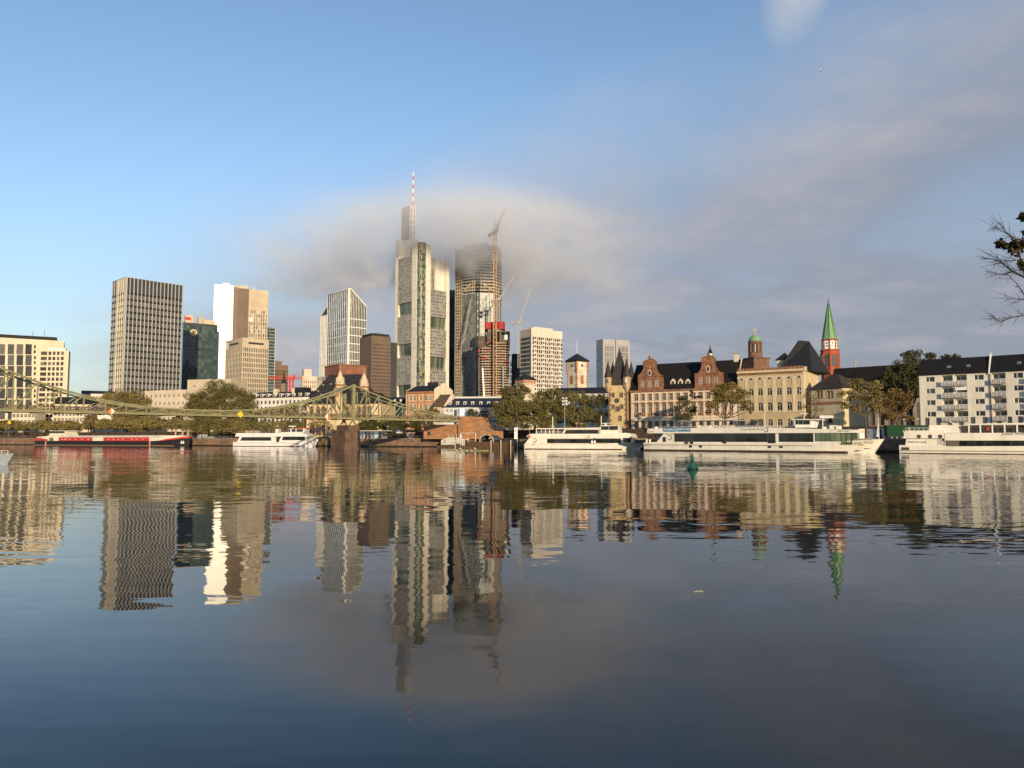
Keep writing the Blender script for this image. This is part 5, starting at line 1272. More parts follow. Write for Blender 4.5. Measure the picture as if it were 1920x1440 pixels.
# ------------------------------------------------------------------ white flats at the right edge
fw = M('flats_render', (.62, .59, .52), .9, var=.07, scale=.25, bump=.01)
f = Fac('apartment_block', 'white apartment block with stacked balconies and black roof at the right edge', 1727, 214, 1860, 203.5)
def flats(f, wcols, bcols, wallend):
    W_ = f.W; D = 12; he = P(1727, 703.5, 214).z-LZ; hs = []; lg = []
    zr = lambda y: P(960, y, 214).z-LZ
    rows = [(707.5, 717), (729.5, 739), (751, 760.5), (772.5, 782)]
    for a, b in wcols:
        for y0, y1 in rows: u = f.u(a, 740); hs.append((u, f.u(b, 740), zr(y1), zr(y0)))
    brow = [(706, 725.5), (728, 747.5), (750, 769), (772, 791)]
    for a, b in bcols:
        for y0, y1 in brow: u = f.u(a, 740); lg.append((u, f.u(b, 740), zr(y1)+.15, zr(y0)))
    hg = [(u, u+1.1, .2, 2.4) for u in lin(1.2, W_-2, 5)]
    mb = MB(); holes(mb, F, W_, 0, he, hs+hg, .3) if False else None
    mb = MB(); holes(mb, F, W_, 0, he, hs+lg+hg, .3)
    for a, b in (((W_, 0), (W_, D)), ((0, D), (0, 0)), ((W_, D), (0, D))): mb.poly([(*a, 0), (*b, 0), (*b, he), (*a, he)])
    mb.build('wall', fw, f.root)
    for q in hs: window(f.root, F, q[0], q[2], q[1]-q[0], q[3]-q[2], 'split', white_paint, g_house, .3, sur=None)
    for q in hg: window(f.root, F, q[0], q[2], q[1]-q[0], q[3]-q[2], 'plain', dark_pan, g_dark, .3)
    for i, q in enumerate(lg):
        a, b, c_, d_ = q
        mb = MB(); mb.poly([(a, 1.3, c_), (b, 1.3, c_), (b, 1.3, d_), (a, 1.3, d_)]); 
        for (p, r_) in (((a, c_), (b, c_)), ((b, c_), (b, d_)), ((b, d_), (a, d_)), ((a, d_), (a, c_))): mb.poly([(p[0], .3, p[1]), (r_[0], .3, r_[1]), (r_[0], 1.3, r_[1]), (p[0], 1.3, p[1])])
        lo = mb.build('loggia', fw, f.root)
        mb = MB(); mb.fquad(F, a+.25, a+1.1, c_+.1, d_-.4, -1.26); mb.fquad(F, (a+b)/2, b-.3, c_+1.0, d_-.4, -1.26); mb.build('balcony_door', g_house, lo)
        bal = MB().fbox(F, a-.15, b+.15, c_-.2, c_, -.1, .95).build('balcony', grey_w, f.root)
        n = 3 if b-a < 3.4 else 4
        for k in range(n):
            w0, w1 = a-.1+(b-a+.2)*k/n+.06, a-.1+(b-a+.2)*(k+1)/n-.06
            MB().fbox(F, w0, w1, c_+.12, c_+1.05, .84, .88).build('railing_panel', M('balcony_panel', (.34, .33, .32), .6), bal)
        mb = MB()
        for k in range(n+1): w0 = a-.1+(b-a+.2)*k/n; mb.fbox(F, w0-.05, w0+.05, c_, c_+1.12, .80, .92)
        mb.fbox(F, a-.1, b+.1, c_+1.12, c_+1.2, .80, .92); mb.build('railing', white_paint, bal)
        if i == len(lg)-3 and len(bcols) == 2: mb = MB(); mb.mesh([(a, -.1, d_-.1), (b, -.1, d_-.1), (b, -1.3, d_-.8), (a, -1.3, d_-.8), (b, -1.3, d_-1.0), (a, -1.3, d_-1.0)], [(0, 1, 2, 3), (3, 2, 4, 5)]); mb.build('awning', white_pan, f.root)
    zt = P(1800, 671, 213).z-LZ; mb = MB(); gable_roof(mb, .1, W_-.1, 0, D, he, zt-he, .35); rf = mb.build('roof', proof, f.root)
    if wallend: MB().yz([(-.5, he-.6), (D/2, zt+.1), (D+.4, he-.6), (D+.4, he+.1), (D/2, zt+.9), (-.5, he+.1)], W_-.1, W_+.25).build('party_wall', white_paint, f.root)
    for px, py in ((1777, 687.5), (1814, 685.5)) if wallend else ((1908, 680),):
        u, z = f.uz(px, py); fr = (z-he)/(zt-he); yy = fr*D/2; s_ = (zt-he)/(D/2)
        mb = MB(); mb.hexa([(u-.5, yy-.4, z-.4*s_+.02), (u+.5, yy-.4, z-.4*s_+.02), (u+.5, yy+.4, z+.4*s_+.02), (u-.5, yy+.4, z+.4*s_+.02), (u-.5, yy-.5, z-.4*s_+.2), (u+.5, yy-.5, z-.4*s_+.2), (u+.5, yy+.3, z+.4*s_+.2), (u-.5, yy+.3, z+.4*s_+.2)]); mb.build('skylight', steel, rf)
    MB().tube([(.1, -.15, 0), (.1, -.15, he)], .07, 5).build('drain_pipe', steel, f.root)
    return he
flats(f, [(1737, 1753.5), (1828, 1846)], [(1767, 1787.5), (1792, 1814)], True)
f2 = Fac('apartment_block', 'second white apartment block, cut by the right edge of the view', 1861, 203.3, 1990, 193)
flats(f2, [(1901, 1920), (1955, 1972)], [(1861.5, 1887), (1926, 1948)], False)
# ------------------------------------------------------------------ iron footbridge
bg_ = M('olive_green_bridge_paint', (.25, .245, .14), .6, var=.15, scale=.4)
bdk = M('bridge_deck_shadow_steel', (.05, .05, .045), .8, var=.2)
p0 = G(653, 261.6); bdir = Vector((.6727, .7399)); brz = math.atan2(bdir.y, bdir.x)
t = thing('footbridge', 'olive green iron truss footbridge with curved top chords crossing the river', 'bridge', (p0.x, p0.y, 0), brz)
ZB = 10.0; HW = 2.7; SP = 53.5; NS = 54.7
def hgt(x):
    if x >= 0: return 2.0+10.0*(1-min(1, x/NS))**1.75
    x = -x
    if x <= 2*SP: return 1.8+10.2*abs(1-(x if x <= SP else 2*SP-x)/SP)**2.4
    return 2.0+10.0*max(0, 1-(x-2*SP)/NS)**1.75
xs = [NS*i/10 for i in range(10, 0, -1)]+[-SP*i/10 for i in range(0, 21)]+[-2*SP-NS*i/10 for i in range(1, 6)]
nearest_support = lambda x: min((0, -2*SP), key=lambda q: abs(x-q))
x_end = xs[-1]
for y in (-HW, HW):
    mb = MB(); mb.box(x_end, NS, y-.28, y+.28, ZB+.1, ZB+.75); mb.box(x_end, NS, y-.42, y+.42, ZB+.76, ZB+.86); mb.build('bottom_chord', bg_, t)
    for lo, hi in ((0, 10), (10, 20), (20, 30), (30, 35)):
        mb = MB()
        for a, b in zip(xs[lo:hi], xs[lo+1:hi+1]): mb.bar((a, y, ZB+hgt(a)), (b, y, ZB+hgt(b)), .44, .48)
        mb.build('top_chord', bg_, t)
    for a in xs:
        if a not in (0, -2*SP): MB().box(a-.16, a+.16, y-.16, y+.16, ZB+.86, ZB+hgt(a)-.2).build('vertical_post', bg_, t)
    for a, b in zip(xs, xs[1:]):
        s = nearest_support((a+b)/2); n, f_ = (a, b) if abs(a-s) < abs(b-s) else (b, a)
        m = (f_-n)*.06
        for dy in ((-.17, .17) if hgt(n) > 5 else (0,)):
            MB().bar((n+m, y+dy, ZB+.8), (f_-m, y+dy, ZB+hgt(f_)-.3), .13 if dy else .2, .24).build('diagonal_brace', bg_, t)
for s in (0, -2*SP):
    for y in (-HW, HW): MB().box(s-.55, s+.55, y-.45, y+.45, ZB-.2, ZB+hgt(s)+.35).build('portal_post', bg_, t)
    mb = MB(); lattice(mb, (s, -HW, ZB+hgt(s)-.8), (s, HW, ZB+hgt(s)-.8), 1.2, 4, .22, up=(1, 0, 0)); mb.build('portal_beam', bg_, t)
    for d in (-5.3, 5.4):
        zz_ = ZB+hgt(s+d)
        MB().box(s+d-.15, s+d+.15, -HW, HW, zz_-.5, zz_).build('portal_beam', bg_, t)
    MB().mesh([], [])
    mb = MB(); a, b = s-5.3, s; za, zb2 = ZB+hgt(a), ZB+hgt(b); mb.hexa([(a, -HW+.3, za-.4), (b, -HW+.3, zb2-.5), (b, HW-.3, zb2-.5), (a, HW-.3, za-.4), (a, -HW+.3, za-.2), (b, -HW+.3, zb2-.3), (b, HW-.3, zb2-.3), (a, HW-.3, za-.2)]); mb.build('portal_panel', M('violet_grey_panel', (.25, .2, .2), .7), t)
MB().box(x_end, NS, -HW+.45, HW-.45, ZB+.3, ZB+.5).build('deck', bdk, t)
for a in xs: MB().box(a-.15, a+.15, -HW+.3, HW-.3, ZB-.1, ZB+.28).build('cross_beam', bdk, t)
lockcols = [M('lock_%s' % n, c, .45, .4, var=0) for n, c in (('brass', (.5, .38, .14)), ('silver', (.5, .5, .5)), ('red', (.45, .06, .06)), ('dark', (.06, .05, .05)), ('pink', (.55, .3, .35)))]
for y in (-HW+.5, HW-.5):
    mb = MB(); mb.box(x_end, NS, y-.04, y+.04, ZB+1.85, ZB+1.95)
    for a, b in zip(xs, xs[1:]):
        for k in range(6): x = a+(b-a)*k/6; mb.box(x-.03, x+.03, y-.03, y+.03, ZB+.5, ZB+1.85)
    for k in range(5): mb.box(x_end, NS, y-.012, y+.012, ZB+.7+k*.24, ZB+.72+k*.24)
    mb.build('railing', M('dark_railing', (.10, .075, .06), .7), t)
    mb = MB()
    for k in range(2600):
        x = R.uniform(x_end, NS); z = ZB+.65+1.2*R.random()**.8; s_ = R.uniform(.04, .09)
        mb.m = R.choice((0, 1, 3, 3, 3, 3, 3, 0, 2, 3, 3)); yy = y-.06*(1 if y < 0 else -1); mb.box(x-s_, x+s_, yy-.03, yy+.03, z-s_*1.3, z+s_*1.3)
    mb.build('love_lock', lockcols, t, kind='stuff')
# navigation boards hanging on the near truss
yb_, ob_ = M('yellow_board', (.72, .50, .03), .5, var=0), M('orange_board', (.70, .20, .05), .5, var=0)
for px, lab, cs in ((200, 'white and orange diamond sign hanging on the bridge far left', (ob_, white_paint)), (441, 'plain yellow diamond sign hanging at the middle of the bridge', (yb_, yb_)), (604, 'white and orange diamond sign on the bridge beside the pier', (white_paint, ob_))):
    X_ = (px-960)/1400; yy = 324.75/(1-1.1*X_); xw = X_*yy; lx = (Vector((xw, yy))-Vector((p0.x, p0.y))).dot(bdir)
    pos = Vector((p0.x, p0.y))+bdir*lx+Vector((bdir.y, -bdir.x))*(HW+.48)
    zc = ZB+.55; r = .92*yy/205
    s_ = thing('navigation_sign', lab, 'sign', (pos.x, pos.y, zc+.3), brz, 'diamond signs on the bridge')
    for sg, m_ in zip((-1, 1), cs): MB().xz([(0, -r), (sg*r, 0), (0, r)] if sg > 0 else [(0, r), (sg*r, 0), (0, -r)], -.06, .0).build('sign_half', m_, s_)
    MB().box(-.06, .06, .0, .12, -r*.8, r*.8).build('bracket', steel, s_)
# stone pier
pst = M('dark_red_pier_stone', (.13, .085, .065), .9, var=.35, scale=.5, bump=.08, col2=(.07, .045, .035))
t = thing('bridge_pier', 'dark red sandstone bridge pier with pointed ends standing in the water', 'bridge pier', (p0.x, p0.y, 0), brz)
def loz(wx, wy, tip): wx *= .88; return [(-wx-1, -wy), (-1, -wy-tip), (wx-1, -wy), (wx-1, wy), (-1, wy+tip), (-wx-1, wy)]
MB().prism(loz(4.0, 4.2, 3.2), -2, .5).build('footing', pst, t)
nco = 8
for i in range(nco):
    a, b = .5+i*(5.4/nco), .5+(i+1)*(5.4/nco); k = 3.7-.05*i
    MB().prism(loz(k, 4.0, 2.8), a+.05, b).build('stone_course', pst, t); MB().prism(loz(k-.08, 3.95, 2.75), a, a+.05).build('mortar_joint', M('dark_joint', (.05, .035, .03), .95, var=0), t)
MB().prism(loz(3.6, 4.0, 2.8), 5.9, 6.5, loz(3.2, 3.6, 2.2)).build('coping', pst, t)
MB().prism([(-2.6, -3.4), (2.0, -3.4), (2.0, 3.4), (-2.6, 3.4)], 6.5, 8.1).build('bearing_block', pst, t)
for y in (-HW, HW):
    for x in (-1.6, 1.2): mb = MB(); mb.bar((x, y, 8.1), (0, y, 9.95), .45); mb.build('bearing_leg', bg_, t)
# abutment
ast = M('orange_sandstone', (.42, .225, .115), .9, var=.25, scale=.5, bump=.05, col2=(.28, .14, .07), stretch=(1, 1, 2.5))
f = Fac('bridge_abutment', 'orange sandstone abutment with stairs at the far end of the footbridge', 795, 307, 874, 296, 'bridge abutment', z0=0)
ztop = f.z(796, 840); z2 = f.z(792, 870); W_ = f.W
u1, u2 = f.u(795), f.u(862)
def courses(x0, x1, y0, y1, z0, z1, n=8):
    h_ = (z1-z0)/n
    for i in range(n):
        MB().box(x0, x1, y0, y1, z0+i*h_+.035, z0+(i+1)*h_).build('stone_course', ast, f.root)
    MB().box(x0+.06, x1-.06, y0+.06, y1-.06, z0, z1-.05).build('joint_core', M('dark_joint'), f.root)
courses(0, u2, 0, 7, QZ, ztop, 7)
courses(u2+.02, W_, -1.2, 8, QZ, z2, 8)
MB().box(u2-.5, u2, -.25, 0, QZ, ztop+.4).build('buttress', ast, f.root); MB().box(0, .9, -.3, 0, QZ, ztop).build('buttress', ast, f.root)
MB().box(f.u(802), f.u(807), -.05, .01, f.z(816, 804), f.z(809, 804)).build('barred_window', dark_pan, f.root)
MB().box(u2+.02, W_+.2, -1.4, 8.2, z2+.01, z2+.45).build('coping', ast, f.root)
MB().box(W_-2.6, W_, -.8, 6, z2+.46, z2+2.4).build('parapet_block', ast, f.root); MB().box(W_-5.0, W_-3.8, 1, 6, z2+.46, z2+1.9).build('parapet_block', ast, f.root)
# stair wing running right along the quay
pts = [(W_+.02, QZ), (f.u(925.5), QZ), (f.u(925.5), f.z(808, 925)), (f.u(914), f.z(806.5, 914)), (f.u(903), f.z(797, 903)), (f.u(897.5), f.z(789.5, 897)), (f.u(897.5), f.z(781.5, 897)), (W_+.02, f.z(781.5, 880))]
MB().xz(pts, 1.0, 7.0).build('stair_wing', M('orange_sandstone'), f.root)
MB().xz([(a, z+.0) for a, z in pts[2:5]]+[(a, z-.5) for a, z in pts[4:1:-1]], .75, .98).build('stair_coping', coping, f.root)
# glazed lift shaft behind
f = Fac('glass_pavilion', 'white framed glass stair pavilion behind the bridge abutment', 857, 316, 881, 314, z0=LZ)
h = f.z(766, 870); MB().box(0, f.W, 0, 4, h, h+.4).build('roof', white_paint, f.root)
for i in range(6): u = f.W*i/5; MB().box(u-.09, u+.09, -.05, .13, 0, h).build('post', white_paint, f.root)
for i in range(5): mb = MB(); mb.fquad(F, f.W*i/5+.1, f.W*(i+1)/5-.1, .1, h, -.06, .01); mb.build('pane', glass('pale_blue_glass', (.18, .24, .30), rough=.15), f.root)
MB().box(0, f.W, .3, 4, 0, h).build('inner_wall', grey_w, f.root)
for z in (h*.35, h*.7): MB().fbox(F, 0, f.W, z-.07, z+.07, .06, .12).build('rail', white_paint, f.root)
# ------------------------------------------------------------------ boats
hullw = M('boat_white_paint', (.74, .70, .62), .35, var=.06, scale=.3); antif = M('brown_antifouling', (.07, .04, .03), .7, var=.3)
g_boat = glass('boat_window_glass', (.008, .010, .009), rough=.04, lo=(.022, .024, .018), spec=.6); redp = M('signal_red')
letter = M('grey_lettering', (.16, .14, .12), .6, var=0); wl = M('white_lettering', (.8, .8, .8), .6, var=0)
def text(par, body, x, z, w, mat, y=-.01, h=None, name='lettering'):
    cu = bpy.data.curves.new('txt', 'FONT'); cu.body = body; cu.extrude = .012; cu.resolution_u = 2
    ob = bpy.data.objects.new('txt', cu); me = bpy.data.meshes.new_from_object(ob)
    bpy.data.objects.remove(ob); bpy.data.curves.remove(cu)
    xs_ = [v.co.x for v in me.vertices]; ys_ = [v.co.y for v in me.vertices]; x0, x1, y0, y1 = min(xs_), max(xs_), min(ys_), max(ys_)
    sx = w/(x1-x0); sy = h/(y1-y0) if h else sx
    for v in me.vertices: v.co = ((v.co.x-x0)*sx, -v.co.z, (v.co.y-y0)*sy)
    me.materials.clear(); me.materials.append(mat); me.name = name
    return put(name, me, par, (x, y, z))
def emblem(par, x, z, r, y, mat):
    mb = MB(); n = 16
    for i in range(n):
        q = (2*PI*i/n, 2*PI*(i+1)/n); P_ = lambda a, k: (x+(r*math.cos(a) if k else r*.74*math.cos(a)-r*.16), z+(r*math.sin(a) if k else r*.74*math.sin(a)+r*.10))
        mb.hexa([(P_(a, k)[0], yy, P_(a, k)[1]) for yy in (y-.02, y) for k, a in ((0, q[0]), (1, q[0]), (1, q[1]), (0, q[1]))])
    mb.build('emblem', mat, par)
def hull(f, L, B, zs, zb=.05, rake=2.5, bowlen=.22, mat=None, x0=0., n=26, name='hull', sternt=.9, drop=-.5):
    """zs: deck height as list of (x, z)"""
    def zd(x):
        for (a, b), (c, d) in zip(zs, zs[1:]):
            if x <= c: return b+(d-b)*max(0, (x-a))/(c-a)
        return zs[-1][1]
    vs, fs = [], []
    for i in range(n+1):
        t_ = i/n; tb = max(0, (t_-(1-bowlen))/bowlen)
        half = B/2*(1-tb**2.2)*(sternt+(1-sternt)*min(1, t_/.05)); halfw = B/2*.97*(1-tb**1.7)*(sternt+(1-sternt)*min(1, t_/.05))
        half = max(half, .03); halfw = max(halfw, .02)
        xw = x0+t_*(L-rake); xd = x0+t_*L; z = zd(xd)
        vs += [(xw, B/2-halfw*.9, drop), (xw, B/2-halfw, zb+.05), (xd, B/2-half, z), (xd, B/2+half, z), (xw, B/2+halfw, zb+.05), (xw, B/2+halfw*.9, drop)]
    for i in range(n):
        for k in range(5): fs.append((i*6+k, (i+1)*6+k, (i+1)*6+k+1, i*6+k+1))
    fs += [(0, 1, 2, 3, 4, 5), tuple(n*6+k for k in (5, 4, 3, 2, 1, 0))]
    mb = MB(); mb.mesh(vs, fs); return mb.build(name, mat or hullw, f.root)
def panes(f, px0, px1, y0, y1, n, y=-.02, mat=None, gap=.10, slant=0., name='window', sy=None):
    ua, ub = f.u(px0), f.u(px1); um_ = (ua+ub)/2; z0, z1 = f.z(y1, u=um_), f.z(y0, u=um_)
    back = MB(); back.xz([(ua-.1+0, z0-.08), (ub+.1, z0-.08), (ub+.1, z1+.08), (ua-.1+slant, z1+.08)], y-.03, y+.3); fr = back.build('window_band', dark_pan, f.root)
    for i in range(n):
        a, b = ua+(ub-ua)*i/n+gap/2, ua+(ub-ua)*(i+1)/n-gap/2
        sa = slant if i == 0 else 0
        mb = MB(); tl = R.uniform(-.004, .004); mb.poly([(a, y-.045, z0), (b, y-.045+tl, z0), (b, y-.045, z1), (a+sa, y-.045-tl, z1)]); mb.build(name, mat or g_boat, f.root)
    return ua, ub, z0, z1
def rail(f, u0, u1, z, y, h=1.0, n=12, mat=None, name='railing'):
    mb = MB(); mb.box(u0, u1, y-.03, y+.03, z+h-.05, z+h); mb.box(u0, u1, y-.02, y+.02, z+h*.5-.02, z+h*.5+.02)
    for i in range(n+1): u = u0+(u1-u0)*i/n; mb.box(u-.025, u+.025, y-.025, y+.025, z, z+h-.05)
    return mb.build(name, mat or white_paint, f.root)
def pxz(f, pts):      # traced outline in pixels -> side profile
    return [f.uz(px, py) for px, py in pts]

# --- the long excursion boat at centre right
f = Fac('excursion_boat', 'long white excursion boat with a blue banner and dark window band', 1205, 222, 1648, 180, 'boat', z0=0)
B = 10; L = f.W
zdk = f.z(829.5, u=0); zbow = f.z(823, u=L)
hull(f, L, B, [(0, zdk), (L*.74, f.z(831.5, u=L*.74)), (L, zbow)], rake=2.6, bowlen=.2)
mb = MB(); mb.box(.6, L*.88, -.03, B+.03, -.4, .38); mb.build('boot_stripe', antif, f.root)
mb = MB(); mb.box(.2, L*.76, -.10, .1, f.z(834, u=L*.3)-.14, f.z(834, u=L*.3)+.04); mb.build('rubbing_strake', M('shadow_strake', (.35, .31, .26), .6), f.root)
# main deck house, slanted stern end, long roof band
MB().xz(pxz(f, [(1228, 831.5), (1244, 812), (1576, 810.5), (1576, 831)]), .35, B-.35).build('deck_house', hullw, f.root)
MB().xz(pxz(f, [(1214, 812.5), (1213, 806), (1216, 803.5), (1420, 801), (1600, 806), (1599, 811.5), (1420, 812.2)]), .0, B).build('sun_deck_bulwark', hullw, f.root)
MB().xz(pxz(f, [(1216, 831), (1216, 829), (1229, 829), (1229, 831)]), .3, B-.3).build('stern_platform', hullw, f.root)
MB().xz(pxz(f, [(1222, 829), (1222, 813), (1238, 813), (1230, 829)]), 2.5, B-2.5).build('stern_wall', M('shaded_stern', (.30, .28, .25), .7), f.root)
for px in (1210, 1216): u = f.u(px); MB().lathe([(.3, zdk), (.3, zdk+.6), (.4, zdk+.7), (.4, zdk+.9)], 8, u, .6).build('bollard', hullw, f.root)
y = .30
panes(f, 1264, 1437, 813, 828, 9, y)
panes(f, 1439, 1452, 812, 832, 1, y, name='door_glass'); panes(f, 1460, 1523, 811.5, 828, 4, y)
g_lime = glass('green_lit_glass', (.07, .10, .055), rough=.08, lo=(.26, .29, .18))
panes(f, 1528, 1575, 810.8, 827, 5, y, mat=g_lime); 
ub = f.u(1576); uf = f.u(1592); zf0, zf1 = f.z(829, u=ub), f.z(811, u=ub)
mb = MB(); mb.prism([(ub, .4), (ub+2.2, 1.2), (uf, 3.2), (uf, B-3.2), (ub, B-.4)], zf0-.6, zf1); mb.build('bow_lounge', g_lime, f.root)
for q in ((ub+1.1, .75), (ub+2.2, 1.15), (ub+2.9, 2.1), (uf, 3.2)): MB().box(q[0]-.08, q[0]+.08, q[1]-.12, q[1]+.04, zf0-.6, zf1).build('mullion', dark_pan, f.root)
panes(f, 1242, 1246.5, 820, 828, 1, y, name='door_glass')
for px, py in ((1287, 830.5), (1297, 830.5), (1359, 829.5)): u, z = f.uz(px, py); MB().box(u-.45, u+.45, -.12, .1, z-.3, z+.3).build('fender_hole', dark_pan, f.root)
for px, py in ((1295, 837), (1313.5, 837), (1443, 837.5), (1464.5, 837.5)): u, z = f.uz(px, py); MB().box(u-.42, u+.42, -.05, .2, z-.32, z+.32).build('porthole', dark_pan, f.root)
emblem(f.root, *f.uz(1254.5, 821), .72, .33, letter); emblem(f.root, *f.uz(1436.5, 806), .62, -.02, letter)
u, z = f.uz(1390.5, 808); text(f.root, 'Maria Sibylla Merian', u, z, f.u(1432)-u, letter, -.02)
u, z = f.uz(1247, 815.5); text(f.root, 'PRIMUS-LINIE', u, z-.1, f.u(1260)-u, letter, .33)
u, z = f.uz(1215, 810.5); text(f.root, 'PRIMUS-LINIE', u, z, f.u(1226)-u, letter, -.02)
u, z = f.uz(1571, 809.5); text(f.root, 'PRIMUS-LINIE', u, z, f.u(1592)-u, letter, -.02)
u, z = f.uz(1583, 833); o = text(f.root, 'Maria Sibylla Merian', u, z, f.u(1634)-u, letter, -.0)
o.location.y = .45; o.rotation_euler = (0, 0, .10)
MB().xz(pxz(f, [(1618, 842.5), (1629, 841.5), (1629, 840.5), (1618, 840.8)]), .7, 1.4).build('anchor_pocket', dark_pan, f.root)
# banner: hangs on the bulwark, a thing of its own
bb = MB(); bl_ = M('banner_blue', (.03, .16, .32), .6, var=.05)
a, z0 = f.uz(1244, 809.3); b, z1 = f.uz(1295, 801.8)
ban = thing('banner', 'blue banner reading Rundfahrt Sightseeing hung on the excursion boat', 'banner', f.root.location+Vector((f.d.x*a, f.d.y*a, z0)), f.root.rotation_euler.z)
MB().box(0, b-a, -.10, -.04, 0, z1-z0).build('cloth', bl_, ban); h_ = z1-z0
text(ban, 'Rundfahrt', .3, h_*.3, (b-a)*.40, wl, -.11); text(ban, 'Sightseeing', (b-a)*.55, h_*.24, (b-a)*.42, wl, -.11); emblem(ban, (b-a)*.485, h_*.5, .42, -.105, wl)
for i in range(4): MB().box(i*(b-a)/3.2, i*(b-a)/3.2+.1, -.02, .08, h_, h_+.35).build('tie', steel, ban)
# sun deck: canopy, seats, rails, wheelhouse
zsd = f.z(802, u=f.u(1330)); a, b = f.u(1269), f.u(1372)
mb = MB(); mb.box(a, b, .8, B-.8, f.z(790, u=a), f.z(788.6, u=a)); mb.build('awning', M('grey_canvas', (.32, .32, .33), .8), f.root)
for k in range(7): u = a+(b-a)*k/6; MB().box(u-.06, u+.06, .8, .92, zsd-.6, f.z(790, u=a)).build('awning_post', steel, f.root)
rail(f, f.u(1228), f.u(1470), zsd-.7, .25, 1.1, 40); rail(f, f.u(1228), f.u(1470), zsd-.7, B-.25, 1.1, 40)
for px, c in ((1303, 'w'), (1309, 'w'), (1322, 'w'), (1333, 'y'), (1339, 'y'), (1347, 'y'), (1355, 'y'), (1361, 'y')):
    u = f.u(px); mb = MB(); mb.box(u-.8, u+.8, 3, 3.9, zsd-.6, zsd+.3); mb.box(u-.8, u+.8, 3.8, 4, zsd+.3, zsd+.75); mb.build('deck_seat', M('cream_seat', (.60, .55, .42), .7) if c == 'y' else white_paint, f.root)
u = f.u(1220.5); MB().lathe([(.1, zsd-.8), (.5, zsd-.3), (.55, zsd+.1), (.3, zsd+.5), (.05, zsd+.6)], 10, u, 3).build('satellite_dome', white_paint, f.root)
wb = pxz(f, [(1485, 801.5), (1481, 787.5), (1518, 787), (1513, 801.5)]); MB().xz(wb, 2.4, B-2.4).build('wheelhouse', white_paint, f.root)
for a, b in ((1486.5, 1490), (1492.5, 1499), (1501.5, 1512)): panes(f, a, b, 788.5, 795, 1, 2.35, gap=0)
MB().xz(pxz(f, [(1477.5, 787.2), (1479, 785.5), (1527, 785.5), (1528, 787)]), 1.8, B-1.8).build('wheelhouse_roof', white_paint, f.root)
u = f.u(1495, 780); zr_ = f.z(785, u=u); mb = MB(); mb.tube([(u, 5, zr_), (u, 5, zr_+1.4)], .08, 5); mb.box(u-1, u+1, 4.9, 5.1, zr_+1.3, zr_+1.5); mb.build('radar', white_paint, f.root)
u = f.u(1533); mb = MB(); mb.tube([(u, 4, zsd-.5), (u, 4, zsd+3)], .1, 5); mb.box(u-.7, u+2.6, 3.8, 4.2, zsd+2.2, zsd+2.9); mb.build('davit', white_paint, f.root)
for a, b, y0 in ((1548, 1556, 797), (1560, 1564, 798), (1534, 1541, 800)): MB().box(f.u(a), f.u(b), 3, 6, zsd-.6, f.z(y0, u=f.u(a))).build('deck_box', hullw, f.root)
u = f.u(1431, 770); mb = MB(); mb.tube([(u, 1, zsd-.5), (u, 1, f.z(757, u=u))], .07, 5); fp = mb.build('flagpole', white_paint, f.root)
MB().xz([(u, f.z(764, u=u)), (u-.5, f.z(769, u=u)), (u-.45, f.z(775, u=u)), (u, f.z(771, u=u))], .97, 1.03).build('flag', M('faded_flag', (.45, .25, .08), .8), fp)
rail(f, f.u(1592), f.u(1640), zbow-.9, 2.5, .9, 10)
u = f.u(1637); mb = MB(); mb.tube([(u, 5, zbow), (u, 5, zbow+5.2)], .07, 5); mb.build('bow_mast', white_paint, f.root); mb = MB(); mb.mesh([(u-.05, 5, zbow+4.6), (u-.6, 5.2, zbow+.6), (u-.1, 5, zbow+.4)], [(0, 1, 2)]); mb.xz([(u-.6, zbow+.5), (u-.1, zbow+.5), (u-.1, zbow+4.0)], 4.97, 5.03); mb.build('furled_sail', white_paint, f.root)

# --- two deck boat left of it
f = Fac('excursion_boat', 'two deck white excursion boat moored between the dock and the pointed tower', 982, 251, 1204, 237, 'boat', z0=0)
B = 8.5; L = f.W; zk = f.z(832, u=0); hull(f, L, B, [(0, zk), (L*.72, f.z(832.5, u=L*.7)), (L*.85, f.z(831, u=L*.85)), (L, f.z(831, u=L))], rake=2.0, bowlen=.26)
mb = MB(); mb.box(.5, L*.83, -.03, B+.03, -.4, .2); mb.build('boot_stripe', antif, f.root)
MB().xz(pxz(f, [(984, 831.8), (994, 818), (1165, 818), (1170, 832)]), .25, B-.25).build('deck_house', hullw, f.root)
MB().xz(pxz(f, [(987, 818.5), (990, 815.5), (995, 813.3), (1182, 813.3), (1186, 820.5), (1166, 821.5), (994, 821)]), -.02, B+.02).build('upper_bulwark', hullw, f.root)
y = .2
panes(f, 1026, 1111, 823.2, 830.5, 6, y); panes(f, 1112.5, 1116.5, 822, 832, 1, y, name='door_glass'); panes(f, 1118, 1163, 822.8, 830.3, 4, y); panes(f, 1167, 1181, 822.5, 829, 2, 1.0)
MB().xz(pxz(f, [(1166, 832), (1166, 822), (1182, 822), (1186, 830)]), 1.04, B-1.0).build('fore_cabin', hullw, f.root)
MB().xz(pxz(f, [(1053, 814), (1058, 803.5), (1122, 803.5), (1122, 814)]), .6, B-.6).build('upper_cabin', hullw, f.root)
panes(f, 1057, 1121, 806.3, 813, 6, .55, slant=.8)
MB().xz(pxz(f, [(1003, 804.8), (1004, 803.2), (1124, 801.6), (1124, 804.0)]), .3, B-.3).build('upper_roof', hullw, f.root)
zu = f.z(813.5, u=f.u(1030))
for px in (1005.5, 1014, 1022, 1030, 1038, 1046): u = f.u(px); MB().box(u-.09, u+.09, .4, .55, zu-.2, f.z(804, u=u)).build('roof_post', white_paint, f.root); MB().box(u-.09, u+.09, B-.55, B-.4, zu-.2, f.z(804, u=u)).build('roof_post', white_paint, f.root)
